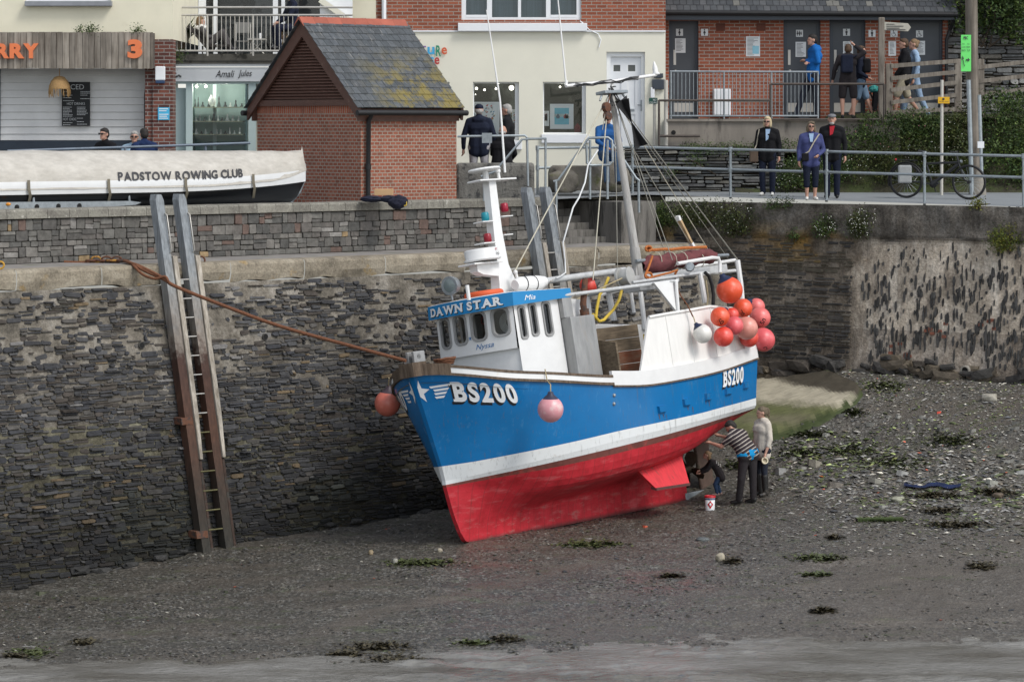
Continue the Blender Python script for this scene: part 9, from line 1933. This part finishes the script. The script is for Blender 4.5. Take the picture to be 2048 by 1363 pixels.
# ------------------------------------------------------------------ slipway apron
def slipway():
 g = random.Random(1); rows = []; cols = []
 Lf = [(1470, 900), (1500, 893), (1545, 885), (1590, 872), (1640, 853), (1680, 830), (1715, 808), (1728, 790), (1722, 778), (1690, 765), (1650, 755)]
 up_e = [(1450, 745), (1475, 744), (1500, 743), (1530, 742), (1560, 742), (1590, 742), (1620, 743), (1640, 745), (1650, 747), (1652, 749), (1650, 752)]
 n = 40; Lf2 = []; U2 = []
 for i in range(61):
  t_ = i / 6.; a = min(int(t_), 9); f_ = t_ - a; Lf2.append([Lf[a][k] * (1 - f_) + Lf[a+1][k] * f_ for k in (0, 1)]); U2.append([up_e[a][k] * (1 - f_) + up_e[a+1][k] * f_ for k in (0, 1)])
 mb = MB(); pts = []
 for j in range(n + 1):
  t_ = j / n; row = []
  for (a, b_) in zip(Lf2, U2):
   px, py = a[0] * (1 - t_) + b_[0] * t_, a[1] * (1 - t_) + b_[1] * t_; p = on_ground(px, py + 1); p.z += .10 * min(1, t_ * 6 + .1) + .015 * float(vn(px * .08, py * .08)); 
   if j == 0: p.z -= .14
   row.append(p)
  pts.append(row)
 mb.grid(pts)
 t = NT('algae apron'); v = t.co('Object'); n1 = t.noise(v, 1.6, 6, .65); n2 = t.noise(t.co('Object', (1, 3, 1)), 5, 6, .7)
 c = t.mix(1., t.attr(), t.ramp(n2, [(.3, .7), (.7, 1.2)]), 'MULTIPLY')
 o0 = len(mb.f); 
 for i, f_ in enumerate(mb.f):
  j, k = i // 60, i % 60; tt = j / n; px = Lf2[k][0] * (1 - tt) + U2[k][0] * tt; py = Lf2[k][1] * (1 - tt) + U2[k][1] * tt
  # pale swept concrete in the middle, green weed at the foot and edges, brown silt at the head
  lo = 812 - (1530 - px) * .03 + (px - 1530) * .04 + 26 * (float(fbm(px * .03, py * .08, 2, 4)) - .47); hi = 766 + (px - 1530) * .20 + 22 * (float(fbm(px * .03, py * .1, 5, 4)) - .47)
  pale = (.40, .36, .27); green = (.10, .12, .03); brown = (.06, .05, .034); moss = (.045, .07, .012)
  def sm(a, b_, x): q = max(0, min(1, (x - a) / (b_ - a))); return q * q * (3 - 2 * q)
  mixc = lambda a, b_, q: tuple(a[m] * (1 - q) + b_[m] * q for m in range(3))
  c_ = mixc(pale, mixc(green, (.15, .135, .085), float(vn(px * .02, py * .06, 7))), sm(lo - 6, lo + 12, py)); c_ = mixc(c_, brown, 1 - sm(hi - 6, hi + 8, py)); c_ = mixc(c_, moss, 1 - sm(744, 756, py + 5 * float(vn(px * .05, 1, 3))))
  if tt < .16: c_ = mixc(c_, (.04, .055, .014), min(1, max(0, 1.3 - tt / .1 + 1.4 * (float(vn(px * .09, py * .09, 2)) - .5))))
  mb.c[i] = c_
 struct(mb.build('slipway', t.out(c, .75, t.bump(n2, .5, .03), 0, .4)), 'algae covered concrete slipway apron under the stern')
slipway()
# ------------------------------------------------------------------ shingle, stones, weed
def shingle():
 g = np.random.RandomState(4); V = []; Fc = []; Cc = []
 octv = np.array([(1, 0, 0), (.3, .9, 0), (-.9, .5, 0), (-.7, -.7, 0), (.5, -.85, 0), (0, 0, .5), (.0, .0, -.5)]); octf = [(i, (i + 1) % 5, 5) for i in range(5)]
 n = 95000; X = g.uniform(-9.5, 11.5, n); Y = 43.5 + (g.uniform(0, 1, n) ** 1.15) * 17; 
 Z = np.concatenate([ground(X[i:i+4000], Y[i:i+4000]) for i in range(0, n, 4000)])
 beach = np.clip((X - 3.2) / 2.5, 0, 1) * np.clip((Z + .55) / .6, 0, 1)
 pt_ = np.clip((fbm(X * .55, Y * 1.0, 44, 3) - .40) * 5, .12, 1); keep = (g.uniform(0, 1, n) < np.maximum(.6 * pt_, beach)) & ((QN.x * (X - QA.x) + QN.y * (Y - QA.y)) > 1.0) & (Z > -1.08) & ((RN.x * (X - RA.x) + RN.y * (Y - RA.y)) > .35)
 X, Y, Z, beach = X[keep], Y[keep], Z[keep], beach[keep]; m = len(X)
 S = (.012 + .032 * g.uniform(0, 1, m) ** 2) * (1 + beach * .9) * np.where(Z > .7, .62, 1) * np.where(g.uniform(0, 1, m) < .04, 1.8, 1)
 ang = g.uniform(0, 6.28, m); tilt = g.normal(0, .25, m); st = g.uniform(.5, 1, m); hh = g.uniform(.3, .65, m)
 pal = np.array([(.085, .083, .078), (.06, .06, .058), (.12, .115, .105), (.17, .165, .15), (.075, .07, .058), (.10, .085, .065), (.05, .052, .055), (.06, .07, .035)])
 C = pal[g.randint(0, 8, m)] * g.uniform(.55, 1.5, m)[:, None]; C[g.uniform(0, 1, m) < .045] = (.34, .32, .27); C[g.uniform(0, 1, m) < .004] = (.35, .09, .05); C *= (1 + beach * (.55 + 1. * np.clip((Z - .2) / 1., 0, 1)))[:, None]; lt = g.uniform(0, 1, m) < .22 * beach; C[lt] = C[lt] * 1.6 + .04; gn = (fbm(X * .9, Y * 1.6, 21, 3) > .5) & (g.uniform(0, 1, m) < .45 * beach); C[gn] = C[gn] * (.75, .95, .42)
 dk = (beach < .2) & (g.uniform(0, 1, m) < .45); C[dk] *= .5
 P5 = octv[None] * np.stack([S, S * st, S * hh], 1)[:, None, :] * (1 + .25 * (g.uniform(0, 1, (m, 7, 1)) - .5)); ca, sa = np.cos(ang)[:, None], np.sin(ang)[:, None]
 x = P5[..., 0] * ca - P5[..., 1] * sa; y = P5[..., 0] * sa + P5[..., 1] * ca; z = P5[..., 2] + x * np.sin(tilt)[:, None]
 allv = np.stack([x + X[:, None], y + Y[:, None], z + Z[:, None] + .002], -1)[:, :6].reshape(-1, 3)
 fi = np.array(octf)[None] + (np.arange(m) * 6)[:, None, None]
 me = bpy.data.meshes.new('shingle'); me.from_pydata(allv.tolist(), [], fi.reshape(-1, 3).tolist())
 ca_ = me.color_attributes.new('Col', 'FLOAT_COLOR', 'CORNER'); cc = np.ones((m, 15, 4), np.float32); cc[..., :3] = C[:, None]; ca_.data.foreach_set('color', cc.ravel())
 me.materials.append(mat('shingle stones', (1, 1, 1), .5, var=.2, vs=40, bump=0, attr=True, spec=.45)); o = link(bpy.data.objects.new('shingle', me)); tag(o, 'small grey shingle and slate chips scattered over the harbour mud', None, None, 'stuff')
shingle()
m_slab = mat('beach slate', (1, 1, 1), .6, var=.35, vs=9, bump=.4, bs=30, attr=True, bd=.01)
def beach_stone(px, py, w_, h_, col, seed, label, grp='grey slate stones lying on the beach', flat=True):
 p = on_ground(px, py); k = p.y / F; g = random.Random(seed)
 def f(mb):
  if flat:
   a = [Vector((math.cos(t_ + g.uniform(-.25, .25)) * w_ * .5 * k * g.uniform(.7, 1.1), math.sin(t_) * w_ * .42 * k * g.uniform(.6, 1.1), 0)) for t_ in np.linspace(0, 6.28, 8)[:-1]]; tl = g.uniform(-.25, .25); hh = max(.02, h_ * k * .45)
   lo = [p + v + Vector((0, 0, -.03 + v.x * tl)) for v in a]; hi = [p + v * .9 + Vector((g.uniform(-.006, .006), 0, hh + v.x * tl - v.y * .18)) for v in a]; n = len(a)
   mb.add(lo + hi, [(i, (i+1) % n, n + (i+1) % n, n + i) for i in range(n)] + [tuple(range(n, 2 * n))], 0, col)
  else: rock(mb, (p.x, p.y, p.z + h_ * k * .25), (w_ * k * .5, w_ * k * .4, h_ * k * .6), seed, 0, col, 3, .85)
 solo('beach_stone', m_slab, label, 'stone', p, f, grp)
special = [(1978, 800, 36, 18, (.33, .31, .26), 'large pale boulder on the upper beach', False), (1558, 945, 28, 20, (.26, .26, .25), 'tilted grey slate slab beside the woman in wellingtons', True), (1630, 930, 34, 22, (.24, .22, .18), 'pale flat slab right of the tilted grey one', True), (1440, 1120, 22, 20, (.36, .32, .24), 'rounded pale stone alone on the open mud', False), (1406, 1080, 32, 9, (.10, .11, .11), 'low dark stone near the keel end', False), (1672, 972, 36, 16, (.20, .18, .15), 'broad brownish slab on the lower beach', True), (1794, 1000, 34, 12, (.30, .30, .23), 'long pale smooth stone below the blue scrap', False), (1754, 962, 40, 8, (.25, .24, .20), 'narrow long pale slate on the lower beach', True), (1805, 948, 26, 14, (.32, .32, .30), 'pale slab in the middle of the lower beach', True), (2040, 945, 22, 10, (.34, .34, .32), 'white slab at the right edge of the beach', True), (1790, 1040, 0, 0, None, None, None), (1985, 965, 30, 10, (.28, .28, .24), 'flat pale stone near the right edge', True), (880, 1103, 12, 10, (.33, .29, .22), 'small tan cobble below the bow', False), (790, 1125, 14, 12, (.30, .29, .25), 'pale cobble left of the bow with weed around', False), (742, 1108, 12, 12, (.26, .20, .12), 'tan stone left of the bow near the wall', False), (452, 1184, 12, 8, (.045, .05, .03), 'dark green stone on the left mud', True), (80, 1186, 26, 8, (.07, .075, .045), 'greenish flat stone near the left wall foot', True), (1290, 1053, 12, 6, (.50, .10, .05), 'bright orange fragment on the mud below the keel', True), (1878, 826, 9, 8, (.75, .10, .06), 'small orange plastic scrap on the shingle', True), (1995, 994, 28, 12, (.12, .09, .065), 'reddish brown rounded stone on the right', False)]
for i, s_ in enumerate(special):
 if s_[4] is None: continue
 beach_stone(s_[0], s_[1], s_[2], s_[3], s_[4], i, s_[5], None, s_[6])
g = random.Random(77)
for i in range(70):
 px = g.uniform(1560, 2045); py = g.uniform(855, 1030) ; py = py if g.random() < .8 else g.uniform(830, 860)
 v = g.choice([.09, .12, .16, .2, .27]); beach_stone(px, py, g.uniform(9, 24), g.uniform(4, 9), (v, v * .98, v * .88), 200 + i, 'loose grey slate piece among many alike on the right-hand beach')
m_weed = mat('bladder wrack', (1, 1, 1), .45, var=.3, vs=20, bump=0, attr=True, spec=.5)
def wrack(px, py, w_, h_, label, seed, green=False):
 p0 = on_ground(px, py); g = random.Random(seed); k = p0.y / F; kz = (py - HY) / F
 def f(mb):
  n = int(40 + w_ * 3.5)
  for i in range(n):
   q = on_ground(px + g.gauss(0, w_ * .24), py + g.gauss(0, h_ * .28)); th = g.uniform(0, 6.28); L = g.uniform(.03, .1); d = Vector((math.cos(th), math.sin(th), g.uniform(-.1, .5))).normalized(); u = Vector((-math.sin(th), math.cos(th), 0)) * L * .22; c = g.choice([(.055, .046, .024), (.035, .03, .018), (.075, .062, .032)] if not green else [(.07, .085, .03), (.085, .10, .035), (.055, .065, .025)])
   z = Vector((0, 0, g.uniform(.0, .035 if not green else .01))); mb.add([q + z - u, q + z + d * L * .6 - u * 1.4, q + z + d * L, q + z + d * L * .6 + u * 1.4, q + z + u], [(0, 1, 2, 3, 4)], 0, c)
 solo('seaweed_clump', m_weed, label, 'seaweed', p0, f, 'seaweed clumps on the mud')
for i, (px, py, w_, h_, lb, gr) in enumerate(((755, 1293, 130, 14, 'long dark seaweed clump by the water edge', 0), (780, 1318, 110, 16, 'ragged seaweed mass at the water line', 0), (690, 1308, 70, 12, 'smaller seaweed patch left of the long one', 0), (165, 1284, 46, 9, 'small seaweed clump on the left mud', 0), (1905, 1050, 120, 12, 'long dark seaweed strip on the right mud', 0), (1880, 1022, 80, 10, 'seaweed strip just above the long dark one', 0), (1965, 1132, 56, 12, 'seaweed clump near the right edge', 0), (1648, 1221, 54, 8, 'seaweed clump above the water on the right', 0), (1466, 1122, 40, 9, 'seaweed beside the rounded pale stone', 0), (1870, 992, 110, 10, 'brown seaweed below the blue scrap', 0), (1990, 985, 90, 12, 'dark seaweed near the right-hand stones', 0), (1010, 1278, 60, 12, 'seaweed by the water below the bow', 0), (1668, 1075, 30, 6, 'small seaweed tuft in the open mud', 0), (1340, 1152, 50, 6, 'thin seaweed strand near the red stain', 0), (30, 1313, 50, 8, 'seaweed at the lower left water edge', 0),
 (1180, 1088, 130, 12, 'green weed patch below the keel', 1), (840, 1125, 140, 12, 'green weed patch left of the bow foot', 1), (1640, 1115, 110, 12, 'green weed streaks on the right mud', 1), (1760, 1039, 92, 8, 'bright green weed covered plank shape on the mud', 1), (1630, 1148, 60, 6, 'small green weed spot below the streaks', 1), (60, 1305, 90, 14, 'green weed at the lower left', 1), (950, 1285, 70, 8, 'green weed at the water edge below the bow', 1), (1480, 930, 60, 18, 'green weed under the stern by the workers', 1), (1700, 900, 120, 30, 'green weed over stones on the beach', 1), (1900, 880, 120, 26, 'green weed among pale shingle on the right', 1), (1700, 825, 60, 14, 'green weed along the slipway edge nearest the shingle', 1), (1620, 868, 90, 14, 'dark green weed fringe at the slipway foot', 1), (1770, 772, 90, 20, 'green weed between the slipway head and the upper shingle', 1), (1790, 925, 140, 24, 'green weed in the middle of the right-hand beach', 1), (1600, 905, 90, 18, 'green weed right of the woman in wellingtons', 1))): wrack(px, py, w_, h_, lb, 300 + i, bool(gr))
solo('plank', mat('weedy plank', (.05, .075, .02), .8, var=.4, vs=14, bump=.4), 'green weed covered plank lying on the right mud', 'plank', on_ground(1760, 1040), lambda mb: mb.slab(on_ground(1716, 1041) + Vector((0, 0, .02)), on_ground(1806, 1040) + Vector((0, 0, .03)), .09, (0, 1, .1), .05))
solo('tarp_scrap', mat('blue tarp', (.008, .018, .065), .5, var=.3, bump=.3), 'crumpled strip of dark blue tarpaulin on the beach', 'tarpaulin', on_ground(1870, 976), lambda mb: mb.grid([[on_ground(px, 972 + dy + 3 * math.sin(px * .1)) + Vector((0, 0, .03 + .04 * float(vn(px * .12, dy * .4, 5)))) for px in range(1808, 1924, 6)] for dy in (6, 3, 0)]))
